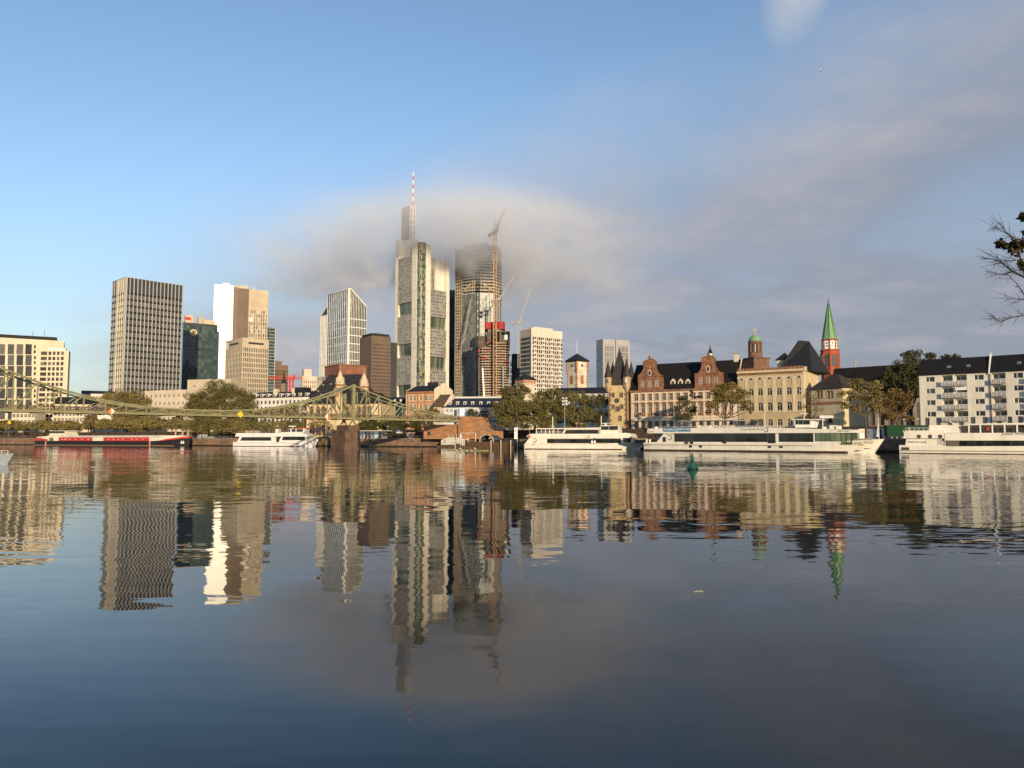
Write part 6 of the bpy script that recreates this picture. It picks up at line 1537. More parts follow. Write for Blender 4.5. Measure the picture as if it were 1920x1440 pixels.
rail(f, f.u(1004), f.u(1053), zu-.2, .3, 1.0, 14)
MB().xz(pxz(f, [(1124, 814), (1124, 800), (1127, 797.5), (1153, 797.5), (1157, 806), (1158, 814)]), 1.2, B-1.2).build('wheelhouse', hullw, f.root)
panes(f, 1126, 1139.5, 799.5, 805.5, 2, 1.15); panes(f, 1141.5, 1156, 799, 805.7, 2, 1.15)
MB().xz(pxz(f, [(1157, 816), (1160, 812.5), (1172, 811.5), (1181, 813), (1184, 816)]), 1.0, B-1).build('fore_deck_cover', hullw, f.root)
u = f.u(1131, 795); zz_ = f.z(797.5, u=u); mb = MB(); mb.lathe([(.1, zz_), (.55, zz_+.1), (.55, zz_+.7), (.1, zz_+.9)], 10, u, 3); mb.build('radar', white_paint, f.root)
mb = MB(); mb.box(f.u(1125), f.u(1137), 1.5, 6, f.z(794.4, u=u), f.z(793.4, u=u)); mb.build('wheelhouse_awning', white_paint, f.root)
for px, yt in ((1124.5, 779.5), (1033, 781)): u = f.u(px, 790); MB().tube([(u, 2, f.z(815, u=u)), (u, 2, f.z(yt, u=u))], .13, 6).build('mast', white_paint, f.root)
u, z = f.uz(992.5, 818.3); mb = MB(); n = 14; 
for i in range(n): q = (2*PI*i/n, 2*PI*(i+1)/n); mb.hexa([(u+r*math.cos(a), yy, z+r*math.sin(a)) for yy in (-.14, -.03) for r, a in ((.2, q[0]), (.5, q[0]), (.5, q[1]), (.2, q[1]))])
mb.build('lifebuoy', redp, f.root)
u, z = f.uz(1002, 826); mb = MB(); emblem(f.root, u, z, .75, .23, letter); emblem(f.root, *f.uz(1102.5, 818.5), .55, -.04, letter)
u, z = f.uz(1086, 819.8); text(f.root, 'Nautilus', u, z, f.u(1099)-u, letter, -.05) if False else None
MB().box(f.u(998), f.u(1003), -.02, .3, f.z(834, u=f.u(1000)), f.z(832.8, u=f.u(1000))).build('porthole', dark_pan, f.root)
for px in (1110, 1115): u = f.u(px); MB().lathe([(.2, zk), (.35, zk+.2), (.35, zk+1.0), (.1, zk+1.1)], 8, u, -.3).build('fender', white_paint, f.root)
mb = MB(); mb.box(f.u(1188), f.u(1203), 1.4, B-1.4, f.z(829.5, u=L), f.z(825, u=L)); mb.build('bow_shadow_box', M('dark_canvas_and_shade', (.06, .065, .07), .8), f.root)  # dark box put in for the shadow at the bow
rail(f, f.u(1170), f.u(1201), f.z(832, u=L*.9), 1.6, 1.0, 8)

# --- boat at the right edge
f = Fac('excursion_boat', 'white excursion boat with portholes and open upper deck, cut by the right edge', 1685, 180, 2010, 161, 'boat', z0=0)
B = 10; L = f.W; zk = f.z(834.6, u=0)
hull(f, L, B, [(0, zk), (f.u(1770), zk), (f.u(1771), f.z(837, u=f.u(1790))), (L, f.z(836, u=L))], rake=1, bowlen=.02, sternt=.97)
mb = MB(); mb.box(.4, L-1, -.03, B+.03, -.4, .15); mb.build('boot_stripe', antif, f.root)
mb = MB(); mb.box(.1, L, -.12, .1, f.z(845.2, u=f.u(1800))-.12, f.z(845.2, u=f.u(1800))+.08); mb.build('rubbing_strake', M('shadow_strake'), f.root)
MB().xz(pxz(f, [(1697, 835), (1699, 821), (1768, 821), (1768, 835)]), .5, B-.5).build('lower_cabin', hullw, f.root)
MB().xz(pxz(f, [(1693.5, 822), (1696.5, 807.5), (1770, 807), (1770, 822)]), -.02, B).build('stern_bulwark', hullw, f.root)
MB().xz(pxz(f, [(1771, 826), (1771, 812), (1990, 811), (1990, 826)]), -.06, B).build('side_bulwark', hullw, f.root)
MB().xz(pxz(f, [(1771, 845), (1771, 826), (1990, 826), (1990, 845)]), .3, B-.3).build('deck_house', hullw, f.root)
panes(f, 1773, 1797, 826.8, 836, 1, .25, mat=glass('brown_boat_glass', (.05, .035, .025), rough=.08)); panes(f, 1798, 1843, 826.8, 836, 3, .25); panes(f, 1845, 1893, 826.6, 836, 3, .25); panes(f, 1895, 1960, 826.6, 836, 4, .25)
for px in (1723, 1744, 1763):
    u, z = f.uz(px, 818.3); mb = MB(); mb.xz([(u+.36*math.cos(2*PI*i/14), z+.36*math.sin(2*PI*i/14)) for i in range(14)], -.06, .1); mb.build('porthole', dark_pan, f.root)
    mb = MB()
    for i in range(14): q = (2*PI*i/14, 2*PI*(i+1)/14); mb.hexa([(u+r*math.cos(a), yy, z+r*math.sin(a)) for yy in (-.08, -.02) for r, a in ((.36, q[0]), (.46, q[0]), (.46, q[1]), (.36, q[1]))])
    mb.build('porthole_rim', letter, f.root)
u, z = f.uz(1702, 831); text(f.root, 'PRIMUS-LINIE', u, z, f.u(1736)-u, letter, .47)
u, z = f.uz(1878, 817); text(f.root, 'Johann Wolfgang', u, z, f.u(1934)-u, letter, -.09)
u, z = f.uz(1700, 811.5); text(f.root, 'FAHRGASTSCHIFF', u, z, f.u(1722)-u, M('faint_lettering', (.45, .42, .38), .6, var=0), -.04) if False else None
MB().box(f.u(1690), f.u(1703), -.04, .2, f.z(844, u=0), f.z(838.5, u=0)).build('stern_grille', dark_pan, f.root)
MB().box(f.u(1757), f.u(1758), .4, .52, f.z(835, u=f.u(1757)), f.z(821, u=f.u(1757))).build('post', white_paint, f.root)
MB().box(f.u(1759), f.u(1769), .42, .52, f.z(834, u=f.u(1760)), f.z(822, u=f.u(1760))).build('side_door', M('grey_door', (.45, .43, .40), .6), f.root)
zu = f.z(811.5, u=f.u(1850))
MB().xz(pxz(f, [(1741, 807.5), (1741, 797), (1795, 797), (1799, 811.5), (1770, 811.5), (1768, 807.5)]), 1.0, B-1).build('stair_house', hullw, f.root)
panes(f, 1742, 1768, 799, 804, 1, .95, name='upper_window') if False else None
MB().xz(pxz(f, [(1815, 797), (1816, 794.5), (1990, 791.5), (1990, 795.5)]), .2, B-.2).build('canopy_roof', hullw, f.root)
for px in (1816.5, 1838, 1860.5, 1883.5, 1907, 1931): u = f.u(px); MB().box(u-.14, u+.14, .25, .45, zu-.2, f.z(796, u=u)).build('canopy_post', white_paint, f.root); MB().box(u-.14, u+.14, B-.45, B-.25, zu-.2, f.z(796, u=u)).build('canopy_post', white_paint, f.root)
rail(f, f.u(1816), f.u(1960), zu-.2, .5, .9, 30, mat=dark_pan)
for k in range(9): u = f.u(1822+k*14); mb = MB(); mb.box(u-.5, u+.5, 2, 3, zu, zu+.55); mb.box(u-.5, u+.5, 3, 3.1, zu, zu+1.05); mb.build('deck_chair', dark_pan, f.root)
MB().box(f.u(1849), f.u(1854), 1.9, 2.0, f.z(807, u=f.u(1850)), f.z(800, u=f.u(1850))).build('life_ring', redp, f.root)
rail(f, f.u(1697), f.u(1740), f.z(807.5, u=f.u(1700)), .2, .75, 5); MB().lathe([(.5, 0), (.5, .1)], 12).build
u, z = f.uz(1702, 805); mb = MB(); mb.lathe([(.1, z-.6), (.45, z-.4), (.45, z+.3), (.2, z+.5)], 10, u, 1.0); mb.build('lifebuoy_stand', M('tan_canvas', (.35, .27, .18), .8), f.root)
u = f.u(1787, 790); mb = MB(); mb.bar((u+.4, 3, f.z(797, u=u)), (u-1.0, 3, f.z(789, u=u)), .3, .15); mb.build('mast', white_paint, f.root)

# --- small excursion boat near the pier
f = Fac('excursion_boat', 'small white excursion boat with a red topped wheelhouse moored left of the bridge pier', 436, 338, 591, 329, 'boat', z0=0)
B = 7; L = f.W; hullc = M('cool_white_paint', (.66, .67, .68), .4, var=.05, scale=.3)
hull(f, L, B, [(0, f.z(828.5, u=0)), (L*.6, f.z(830, u=L*.6)), (L*.8, f.z(826, u=L*.8)), (L, f.z(823, u=L))], rake=2.2, bowlen=.28, mat=hullc)
mb = MB(); mb.box(.4, L*.8, -.03, B+.03, -.4, .22); mb.build('boot_stripe', antif, f.root)
MB().xz(pxz(f, [(443, 830), (449, 818.5), (517, 818.5), (517, 830)]), .25, B-.25).build('rear_cabin', hullc, f.root)
MB().xz(pxz(f, [(520, 830), (527, 818.5), (573, 818.5), (575, 826)]), .25, B-.25).build('front_cabin', hullc, f.root)
MB().xz(pxz(f, [(441, 818.7), (442.5, 812), (523, 812), (530, 810.2), (562, 810.2), (577, 815.5), (577, 818.5)]), -.02, B).build('roof_band', hullc, f.root)
panes(f, 451, 508, 820, 826, 4, .2, slant=.8); panes(f, 528.5, 571.5, 818.8, 825, 3, .2, slant=.8); panes(f, 519, 523.5, 819, 828, 1, .22, name='door_glass')
MB().xz(pxz(f, [(510.5, 813), (512, 804.3), (517, 804.3), (517, 813)]), 2.2, 4.5).build('funnel', hullc, f.root)
MB().xz(pxz(f, [(537, 811), (537, 804), (571, 803.5), (566, 811)]), 1.4, B-1.4).build('wheelhouse', hullc, f.root)
for a, b in ((538, 541), (544.5, 551), (553.5, 565)): panes(f, a, b, 804.8, 809.2, 1, 1.35, gap=0)
MB().xz(pxz(f, [(550, 804), (551, 802.6), (573, 802.2), (573, 803.6)]), 1.2, B-1.2).build('wheelhouse_roof', redp, f.root)
u = f.u(541, 798); zz_ = f.z(803.5, u=u); mb = MB(); mb.tube([(u, 3.5, zz_), (u, 3.5, zz_+1.1)], .1, 5); mb.box(u-1.8, u+1.6, 3.3, 3.7, zz_+.9, zz_+1.25); mb.build('radar', white_paint, f.root)
u = f.u(562, 795); MB().tube([(u, 3.5, f.z(803, u=u)), (u, 3.5, f.z(785.5, u=u))], .08, 5).build('mast', steel, f.root)
for px in (486.5, 503, 520): u = f.u(px, 805); MB().tube([(u, 1, f.z(812, u=u)), (u, 1, f.z(801.5, u=u))], .1, 5).build('deck_post', steel, f.root)
for a, b in ((455, 462), (464, 470), (472, 481)): MB().box(f.u(a), f.u(b), 2, 4, f.z(812, u=f.u(a)), f.z(807, u=f.u(a))).build('deck_box', M('tan_canvas'), f.root)
rail(f, f.u(577), f.u(590), f.z(824, u=L), 2.5, .9, 6); rail(f, f.u(443), f.u(560), f.z(812, u=f.u(500)), .2, .8, 24, mat=steel)
mb = MB(); mb.box(f.u(441), f.u(556), -.04, .05, f.z(830.9, u=L/2), f.z(830.4, u=L/2)); mb.build('red_stripe', redp, f.root)

# --- red and white barge
bk, rdb, whb = M('black_hull_paint', (.022, .020, .022), .5, var=.2), M('red_hull_paint', (.50, .045, .045), .5, var=.12, scale=.3), M('barge_white', (.68, .63, .52), .5, var=.1, scale=.3)
f = Fac('barge', 'long red and white river barge with black hull moored at the far left', 62, 394, 343, 353, 'barge', z0=0)
B = 9.5; L = f.W; Lx = lambda px, py=826: f.u(px, py)
hull(f, L, B, [(0, f.z(826.3, u=0)), (Lx(290), f.z(827, u=Lx(290))), (Lx(343), f.z(820, u=L))], rake=1.2, bowlen=.13, mat=bk, sternt=.8)
mb = MB(); mb.box(1, L*.93, -.03, B+.03, -.4, .28); mb.build('boot_stripe', M('muddy_boot_stripe', (.20, .14, .09), .9), f.root)
hull(f, L, B, [(0, f.z(822, u=0)), (Lx(105), f.z(822, u=0)), (Lx(106), f.z(826, u=0)), (Lx(290), f.z(825.8, u=Lx(290))), (Lx(300), f.z(823.5, u=Lx(300))), (L, f.z(816.5, u=L))], rake=.2, bowlen=.13, mat=rdb, name='sheer_strake', drop=f.z(827, u=Lx(200)), zb=f.z(827, u=Lx(200))) if False else None
MB().xz([(.4, f.z(826.2, u=0)), (.9, f.z(821, u=0)), (Lx(88), f.z(823.5, u=Lx(88))), (Lx(88), f.z(826.2, u=0))], .3, B-.3).build('stern_bulwark', rdb, f.root)
MB().xz([(2.0, f.z(824, u=0)), (1.6, f.z(819.2, u=0)), (Lx(88), f.z(817.5, u=Lx(88))), (Lx(88), f.z(824, u=0))], .7, B-.7).build('stern_cabin', whb, f.root)
for px in (66.5, 70.5, 74.5): u, z = f.uz(px, 821.7); MB().box(u-.5, u+.5, .6, .9, z-.35, z+.35).build('porthole', dark_pan, f.root)
MB().box(Lx(88), Lx(109), .2, B-.2, f.z(826.8, u=Lx(100)), f.z(816.3, u=Lx(100))).build('aft_house', whb, f.root)
for px in (93, 95.5, 98): u, z = f.uz(px, 823); MB().box(u-.35, u+.35, .1, .4, z-.9, z+.6).build('aft_window', dark_pan, f.root)
MB().box(Lx(87), Lx(119), 1.4, B-1.4, f.z(817, u=Lx(100)), f.z(812.5, u=Lx(100))).build('wheelhouse_base', whb, f.root)
MB().box(Lx(88), Lx(117), 1.6, B-1.6, f.z(812.4, u=Lx(100)), f.z(808, u=Lx(100))).build('wheelhouse', whb, f.root); panes(f, 89, 116, 808.8, 811.8, 6, 1.55)
MB().box(Lx(86.5), Lx(119), 1.2, B-1.2, f.z(808, u=Lx(100)), f.z(807.2, u=Lx(100))).build('wheelhouse_roof', whb, f.root)
for px, yt in ((89.5, 803), (104, 802)): u = Lx(px, 805); MB().tube([(u, 4, f.z(807, u=u)), (u, 4, f.z(yt, u=u))], .08, 5).build('mast', steel, f.root)
for a, b, m_ in ((109.2, 172.5, rdb), (172.7, 193, whb), (193.2, 279, rdb), (279.2, 301, whb)):
    um_ = (Lx(a)+Lx(b))/2; MB().box(Lx(a), Lx(b), .15, B-.15, f.z(826.8, u=um_), f.z(820.2, u=um_)).build('side_panel', m_, f.root)
MB().xz([(Lx(109.2), f.z(820.1, u=Lx(109))), (Lx(301), f.z(820.1, u=Lx(301))), (Lx(301), f.z(816, u=Lx(301))), (Lx(119), f.z(816.8, u=Lx(119)))], .5, B-.5).build('hatch_cover', M('grey_white_hatch', (.48, .46, .43), .7, var=.1, scale=.5), f.root)
mb = MB()
for px in [116, 121, 124, 131, 142, 154, 166, 203, 213, 222, 231, 247, 256, 268]: u, z = f.uz(px, 824); MB().lathe([(.05, z-.35), (.35, z-.2), (.35, z+.2), (.05, z+.35)], 8, u, -.05).build('fender', M('rope_fender', (.5, .36, .30), .9), f.root)
text(f.root, 'CARITAS', *f.uz(175.5, 825), f.u(190)-f.u(175.5), M('faint_lettering', (.45, .42, .38), .6, var=0), .1) if False else None
bw_ = [(Lx(301), f.z(827, u=L)), (Lx(343)-.3, f.z(820.2, u=L)), (Lx(343)-.5, f.z(816.6, u=L)), (Lx(301), f.z(818.5, u=L))]
# bow plating tapering in plan
def bow_plate(z0s, z1s, m_, nm, yo):
    xa, xb = Lx(301), L-.4; n = 10; vs, fs = [], []
    for i in range(n+1):
        k = i/n; x = xa+(xb-xa)*k; half = (B/2-yo)*(1-max(0, (x-L*.87)/(L*.13))**2.1)
        za, zb_ = z0s[0]+(z0s[1]-z0s[0])*k, z1s[0]+(z1s[1]-z1s[0])*k
        vs += [(x, B/2-half, za), (x, B/2-half, zb_), (x, B/2+half, zb_), (x, B/2+half, za)]
    for i in range(n): fs += [(i*4+j, i*4+4+j, i*4+4+(j+1) % 4, i*4+(j+1) % 4) for j in range(4)]
    fs += [(0, 1, 2, 3), tuple(n*4+j for j in range(4))]; mb = MB(); mb.mesh(vs, fs); return mb.build(nm, m_, f.root)
bow_plate((f.z(827, u=Lx(301)), f.z(821, u=L)), (f.z(825, u=Lx(301)), f.z(817.2, u=L)), rdb, 'bow_strake', -.06)
bow_plate((f.z(825.1, u=Lx(301)), f.z(819, u=L)), (f.z(816.5, u=Lx(301)), f.z(817.0, u=L)), whb, 'bow_bulwark', .1)
for px, yt in ((316.5, 806), (325, 814), (340.5, 808), (330, 810)): u = Lx(px, 812); MB().lathe([(.5, f.z(818, u=u)), (.5, f.z(yt, u=u))], 8, u, 4).build('bow_winch', M('tan_canvas'), f.root)
for px in (86.2, 281.5): u = Lx(px, 829); MB().box(u-.35, u+.35, -.3, -.05, .1, f.z(827, u=u)).build('draught_post', M('pink_red_post', (.55, .25, .22), .7), f.root)
for px in (334, 337.5): u, z = f.uz(px, 829.5); mb = MB(); mb.xz([(u-.5, z-.6), (u+.5, z-.6), (u, z+.8)], 1.8, 2.2); mb.build('anchor', white_paint, f.root)
# --- bow of a boat cut by the left edge
f = Fac('motorboat', 'pale blue grey bow of a small boat cut by the left edge', -160, 106, 8, 102, 'boat', z0=0)
hull(f, f.W, 3.2, [(0, 1.0), (f.W*.7, 1.15), (f.W, 1.5)], rake=1.0, bowlen=.3, mat=M('blue_grey_paint', (.28, .33, .40), .4, var=.1)); rail(f, f.W*.6, f.W-.6, 1.2, 1.2, .7, 5)
MB().xz([(f.W*.25, 1), (f.W*.3, 2.3), (f.W*.55, 2.3), (f.W*.68, 1.1)], .6, 2.6).build('cabin', white_paint, f.root)
# ------------------------------------------------------------------ trees
from mathutils import noise as nz
bark = M('brown_bark', (.10, .075, .05), .9, var=.3, scale=2, bump=.02)
def leafmat(name, a, b): return M(name, a, .7, var=.2, scale=.22, col2=b, island=.45, spec=.25)
lf_olive = leafmat('olive_leaves', (.165, .14, .048), (.065, .066, .024))
lf_dark = leafmat('dark_green_leaves', (.085, .080, .030), (.030, .034, .013))
lf_yel = leafmat('yellowing_leaves', (.22, .165, .045), (.09, .080, .022))
lf_brown = leafmat('autumn_brown_leaves', (.19, .12, .042), (.08, .058, .02))
lf_pol = leafmat('pollard_leaves', (.24, .19, .07), (.10, .09, .034))
def leaves(mb, c, r, n, s, seed, hollow=.55, flat=1.0):
    """leaf sprays gathered in many small clumps over an uneven ellipsoid, with gaps between the clumps"""
    rr = random.Random(seed); off = Vector((seed*3.1, seed*1.7, 0)); big_ = r[0] > 1.6; m = 26 if big_ else 5; cl = []
    for _ in range(m):
        d = Vector((rr.gauss(0, 1), rr.gauss(0, 1), rr.gauss(.15, 1))).normalized(); q = rr.uniform(.5, .98)*(.85+.4*nz.noise(d*2.1+off)); cl.append((Vector((d.x*r[0]*q, d.y*r[1]*q, d.z*r[2]*q)), rr.uniform(.20, .38)))
    for k_ in range(n):
        o, f = cl[k_ % m]; d = Vector((rr.gauss(0, 1), rr.gauss(0, 1), rr.gauss(0, 1))).normalized()
        q = f*(.55+.45*rr.random()**.5)*(1+.35*nz.noise(d*3+o)); p = Vector(c)+o+Vector((d.x*r[0]*q, d.y*r[1]*q, d.z*r[2]*q*1.05))
        a = Vector((rr.gauss(0, 1), rr.gauss(0, 1), rr.gauss(0, .7))).normalized(); b = a.cross(Vector((rr.gauss(0, 1), rr.gauss(0, 1), rr.gauss(0, 1)))).normalized()
        k = s*rr.uniform(.55, 1.25); a *= k; b *= k*.62
        mb.poly([p-a*.5, p+b*.5, p+a*.5, p-b*.5])
def tree(name, label, px, Y, lobes, mat, z0=LZ, tr=.35, ls=.62, dens=1.0, group=None, dep=.85, hollow=.5, pxt=None):
    g = G(pxt or px, Y); z0 = z0-.05
    t = thing(name, label, 'tree', (g.x, g.y, z0), 0, group)
    k = Y/1400; cs = []; mb = MB()
    for i, (lx, ly, rx, ry) in enumerate(lobes):
        p = P(lx, ly, Y); c = Vector((p.x-g.x, R.uniform(-.25, .25)*rx*k, p.z-z0)); r = (rx*k, rx*k*dep, ry*k); cs.append((c, r))
        area = 4*PI*((r[0]*r[1]+r[0]*r[2]*2)/3)
        leaves(mb, c, r, int(area*3.6*dens/(ls*ls)), ls, R.randint(1, 999), hollow)
    mb.build('crown', mat, t)
    zc = min(c.z-r[2]*.35 for c, r in cs); mid = sum((c for c, r in cs), Vector())/len(cs)
    tb = MB(); fork = Vector((mid.x*.25, mid.y*.2, zc*.8)); tb.tube([(0, 0, -.3), (tr*.2, 0, zc*.4), fork], [tr*1.25, tr, tr*.8], 7); tb.build('trunk', bark, t)
    for c, r in cs[:9]:
        m = fork.lerp(c, .5)+Vector((R.uniform(-.5, .5), R.uniform(-.5, .5), -.4)); e = c+Vector((R.uniform(-.3, .3)*r[0], 0, r[2]*.35))
        MB().tube([fork-Vector((0, 0, .2)), m, c, e], [tr*.6, tr*.42, tr*.22, .03], 5).build('limb', bark, t)
    return t
# pollarded planes along the left quay: two shapes, copied in a loop
pol = []
for v in range(3):
    g = thing('plane_tree', '', 'tree'); mb = MB()
    for (x, y, z, rx, ry, rz_) in ((0, 0, 6.3, 5.0, 4.4, 2.3), (-2.6, .4, 5.6, 2.8, 2.6, 1.7), (2.7, -.4, 5.7, 2.9, 2.6, 1.8), (.4, -1.5, 7.1, 3.0, 2.4, 1.6)): leaves(mb, (x, y, z), (rx, ry, rz_), int(1500 if rx > 4 else 620), .62, 40+v*7+int(x), .45)
    mb.build('crown', lf_pol, g); MB().tube([(0, 0, -.3), (.1, 0, 2.4), (0, 0, 4.2)], [.30, .25, .22], 7).build('trunk', bark, g)
    for a in range(5): q = a*1.26+v; MB().tube([(0, 0, 3.9), (1.4*math.cos(q), 1.2*math.sin(q), 4.9), (2.8*math.cos(q), 2.2*math.sin(q), 6.2)], [.16, .1, .04], 5).build('limb', bark, g)
    pol.append(g)
POL = [(-12, 430, 1.0, 'cut by the left edge'), (16, 431, .98, 'first inside the left edge'), (44, 428, .95, 'over the yellow triangle sign'), (77, 424, 1.02, "behind the barge's stern rail"), (104, 421, .98, "behind the barge's wheelhouse"), (136, 418, 1.0, "behind the barge's first red panel"), (165, 415, 1.02, "behind the barge's middle white panel"), (199, 410, 1.06, 'first over the second red panel'), (228, 405, 1.04, 'second over the second red panel'), (258, 400, 1.06, 'third over the second red panel'), (288, 394, 1.04, "behind the barge's forward white panel"), (322, 388, 1.0, "behind the barge's bow winch"), (350, 383, .96, "just right of the barge's bow")]
used = set()
for i, (px, Y, sc, lab) in enumerate(POL):
    v = i % 3; o = pol[v] if v not in used else copy_tree(pol[v]); used.add(v)
    g = G(px, Y); o.location = (g.x, g.y, QZ); o.rotation_euler = (0, 0, i*2.4); o.scale = (sc*1.2, sc*1.2, sc*1.26*R.uniform(.95, 1.05)); tag(o, 'flat topped pollard plane tree '+lab, 'tree', 'pollarded plane trees along the left quay')
# big trees left and middle
big = 'trees behind the river promenade'
tree('broad_tree', 'olive tree crown showing above the bridge in front of the finned tower', 232, 446, [(205, 752, 24, 20), (235, 746, 28, 20), (265, 752, 22, 20), (222, 772, 34, 22), (258, 775, 28, 22), (240, 798, 40, 14)], lf_pol, group=big, ls=.75)
tree('broad_tree', 'dark tree mass low under the far left of the bridge', 30, 452, [(10, 798, 24, 12), (45, 800, 26, 12), (-18, 796, 22, 14)], lf_dark, group=big, ls=.8)
tree('broad_tree', 'brown red tree behind the pollards under the first diamond sign', 176, 440, [(172, 790, 18, 13), (190, 796, 16, 11)], lf_brown, group=big, ls=.75)
tree('broad_tree', 'dark tree behind the pollards right of the brown red one', 295, 432, [(280, 795, 22, 14), (310, 797, 24, 14), (335, 794, 20, 16)], lf_dark, group=big, ls=.75)
tree('broad_tree', 'dark tree filling the gap behind the barge wheelhouse', 118, 445, [(112, 800, 18, 10), (132, 803, 18, 9)], lf_dark, group=big, ls=.8)
tree('broad_tree', 'largest round olive tree rising above the middle of the bridge', 415, 376, [(416, 735, 34, 24), (385, 752, 34, 25), (448, 750, 34, 26), (364, 772, 26, 20), (412, 768, 42, 28), (466, 772, 24, 20), (395, 792, 36, 16), (445, 794, 34, 16)], lf_olive, group=big, tr=.6)
for px, lab, top, mt in ((378, 'below the bridge behind the parked cars', 786, lf_olive), (412, 'below the bridge left of the small excursion boat', 785, lf_olive), (450, "below the bridge behind the small boat's stern", 786, lf_pol), (486, "behind the small boat's funnel", 787, lf_olive), (523, "behind the small boat's wheelhouse", 787, lf_pol), (560, "behind the small boat's bow", 785, lf_olive)):
    tree('broad_tree', 'olive tree '+lab, px, 366+R.uniform(-2, 6), [(px-10, top+12, 16, 12), (px+9, top+10, 17, 12), (px, top+20, 20, 10)], mt, QZ, group=big, tr=.25)
tree('broad_tree', 'green tree above the bridge left of the church roof', 565, 372, [(548, 770, 20, 13), (578, 766, 22, 14), (596, 776, 16, 12)], lf_pol, group=big)
tree('broad_tree', 'green tree above the bridge in front of the white mansard house', 510, 378, [(500, 775, 20, 11), (524, 774, 18, 11)], lf_pol, group=big)
tree('thin_tree', 'thin yellow leaved tree in front of the cream church wall', 600, 338, [(588, 796, 13, 9), (607, 794, 13, 10), (620, 802, 8, 7)], lf_yel, QZ, group=big, tr=.18, dens=.42)
tree('broad_tree', 'dark tree between bridge pier and riverside pavilion', 690, 342, [(678, 798, 16, 11), (700, 797, 18, 12), (690, 803, 20, 8)], lf_dark, QZ, group=big)
tree('broad_tree', 'brownish tree under the bridge right of the pier', 716, 346, [(708, 794, 12, 8), (724, 797, 14, 9)], lf_brown, QZ, group=big)
tree('broad_tree', 'very dark round tree under the bridge above the pavilion end', 742, 340, [(732, 799, 18, 13), (752, 797, 16, 13), (742, 806, 18, 9)], lf_dark, QZ, group=big)
tree('broad_tree', 'dark tree beside the white van at the abutment', 797, 326, [(788, 800, 16, 11), (808, 800, 14, 11), (775, 797, 12, 10)], lf_dark, QZ, group=big)
tree('small_tree', 'small dark tree above the slate roofs left of the tallest tower', 727, 405, [(722, 748, 13, 9), (736, 752, 10, 8)], lf_pol, group=big, dens=.8)
tree('small_tree', 'yellowing tree above the bridge in front of the brick house', 805, 322, [(797, 774, 14, 8), (814, 772, 12, 8), (782, 779, 10, 5)], lf_yel, group=big, dens=.8)
tree('small_tree', 'small dark tree between glass pavilion and white house', 888, 311, [(884, 774, 9, 9), (893, 778, 9, 8), (887, 785, 8, 6)], lf_dark, group=big, tr=.18)
grove = 'plane trees left of the pointed tower'
tree('plane_tree', 'leftmost big plane tree of the riverside grove, beside the long white house', 968, 289, [(955, 738, 24, 17), (978, 733, 20, 13), (940, 762, 22, 22), (972, 765, 32, 26), (950, 790, 26, 16), (984, 792, 22, 16)], lf_olive, group=grove, tr=.5)
tree('plane_tree', 'second big plane tree of the grove, behind the floodlight pole', 1030, 287, [(1015, 745, 22, 18), (1040, 740, 20, 15), (1008, 770, 24, 20), (1040, 768, 28, 24), (1020, 792, 30, 16)], lf_olive, group=grove, tr=.5)
tree('plane_tree', 'third big plane tree of the grove, under the town hall tower', 1082, 289, [(1072, 748, 22, 16), (1096, 752, 18, 16), (1065, 775, 24, 20), (1095, 778, 24, 20), (1080, 796, 26, 12)], lf_olive, group=grove, tr=.5)
tree('plane_tree', 'dark plane tree in shade against the pointed tower', 1122, 291, [(1115, 758, 18, 22), (1132, 752, 12, 18), (1120, 785, 22, 20)], lf_dark, group=grove, tr=.5)
tree('plane_tree', 'dark tree filling the back of the grove', 1003, 305, [(1000, 770, 34, 24), (1060, 775, 34, 22), (940, 780, 24, 18)], lf_dark, group=grove, tr=.5)
row = 'trees on the right bank'
tree('slender_tree', 'slender sparse dark tree in front of the palace wing', 1283, 247, [(1297, 736, 9, 8), (1283, 752, 15, 13), (1272, 768, 11, 10), (1298, 768, 13, 9), (1283, 785, 16, 11), (1308, 745, 9, 5)], lf_dark, QZ, tr=.22, dens=.85, group=row, ls=.5)
tree('spreading_tree', 'spreading yellow green tree in front of the corner of the palace wing', 1357, 238, [(1368, 724, 26, 9), (1347, 738, 24, 11), (1388, 738, 22, 11), (1366, 748, 30, 11), (1337, 758, 17, 8), (1400, 758, 14, 10), (1330, 772, 10, 5), (1403, 771, 9, 6)], lf_yel, QZ, tr=.34, dens=.8, group=row, ls=.5)
tree('bare_tree', 'nearly bare small tree in front of the chapel', 1524, 212, [(1514, 741, 9, 8), (1529, 748, 11, 10), (1512, 765, 13, 9), (1534, 768, 13, 9), (1522, 785, 12, 9), (1507, 778, 7, 7)], lf_yel, QZ, tr=.2, dens=.2, group=row, ls=.42)
tree('broad_tree', 'green tree with tall bare trunk in front of the dark hall', 1624, 208, [(1612, 722, 20, 13), (1637, 724, 16, 12), (1592, 742, 20, 15), (1625, 745, 26, 17), (1650, 742, 14, 14), (1585, 760, 12, 9), (1604, 764, 14, 9), (1640, 766, 18, 12)], lf_pol, QZ, tr=.3, dens=.8, group=row, ls=.5)
tree('broad_tree', 'rusty brown tree left of the white flats', 1682, 214, [(1680, 738, 22, 13), (1704, 745, 14, 13), (1664, 756, 20, 15), (1692, 764, 26, 18), (1668, 782, 20, 10), (1704, 785, 13, 9)], lf_brown, QZ, tr=.28, dens=.8, group=row, ls=.5)
tree('tall_tree', 'tall dark tree behind the rusty brown tree and the white flats', 1712, 244, [(1715, 668, 22, 15), (1742, 672, 18, 13), (1690, 690, 28, 20), (1730, 695, 34, 22), (1668, 705, 20, 16), (1700, 725, 36, 26), (1680, 755, 34, 24), (1650, 730, 16, 18)], lf_dark, tr=.55, group=row)
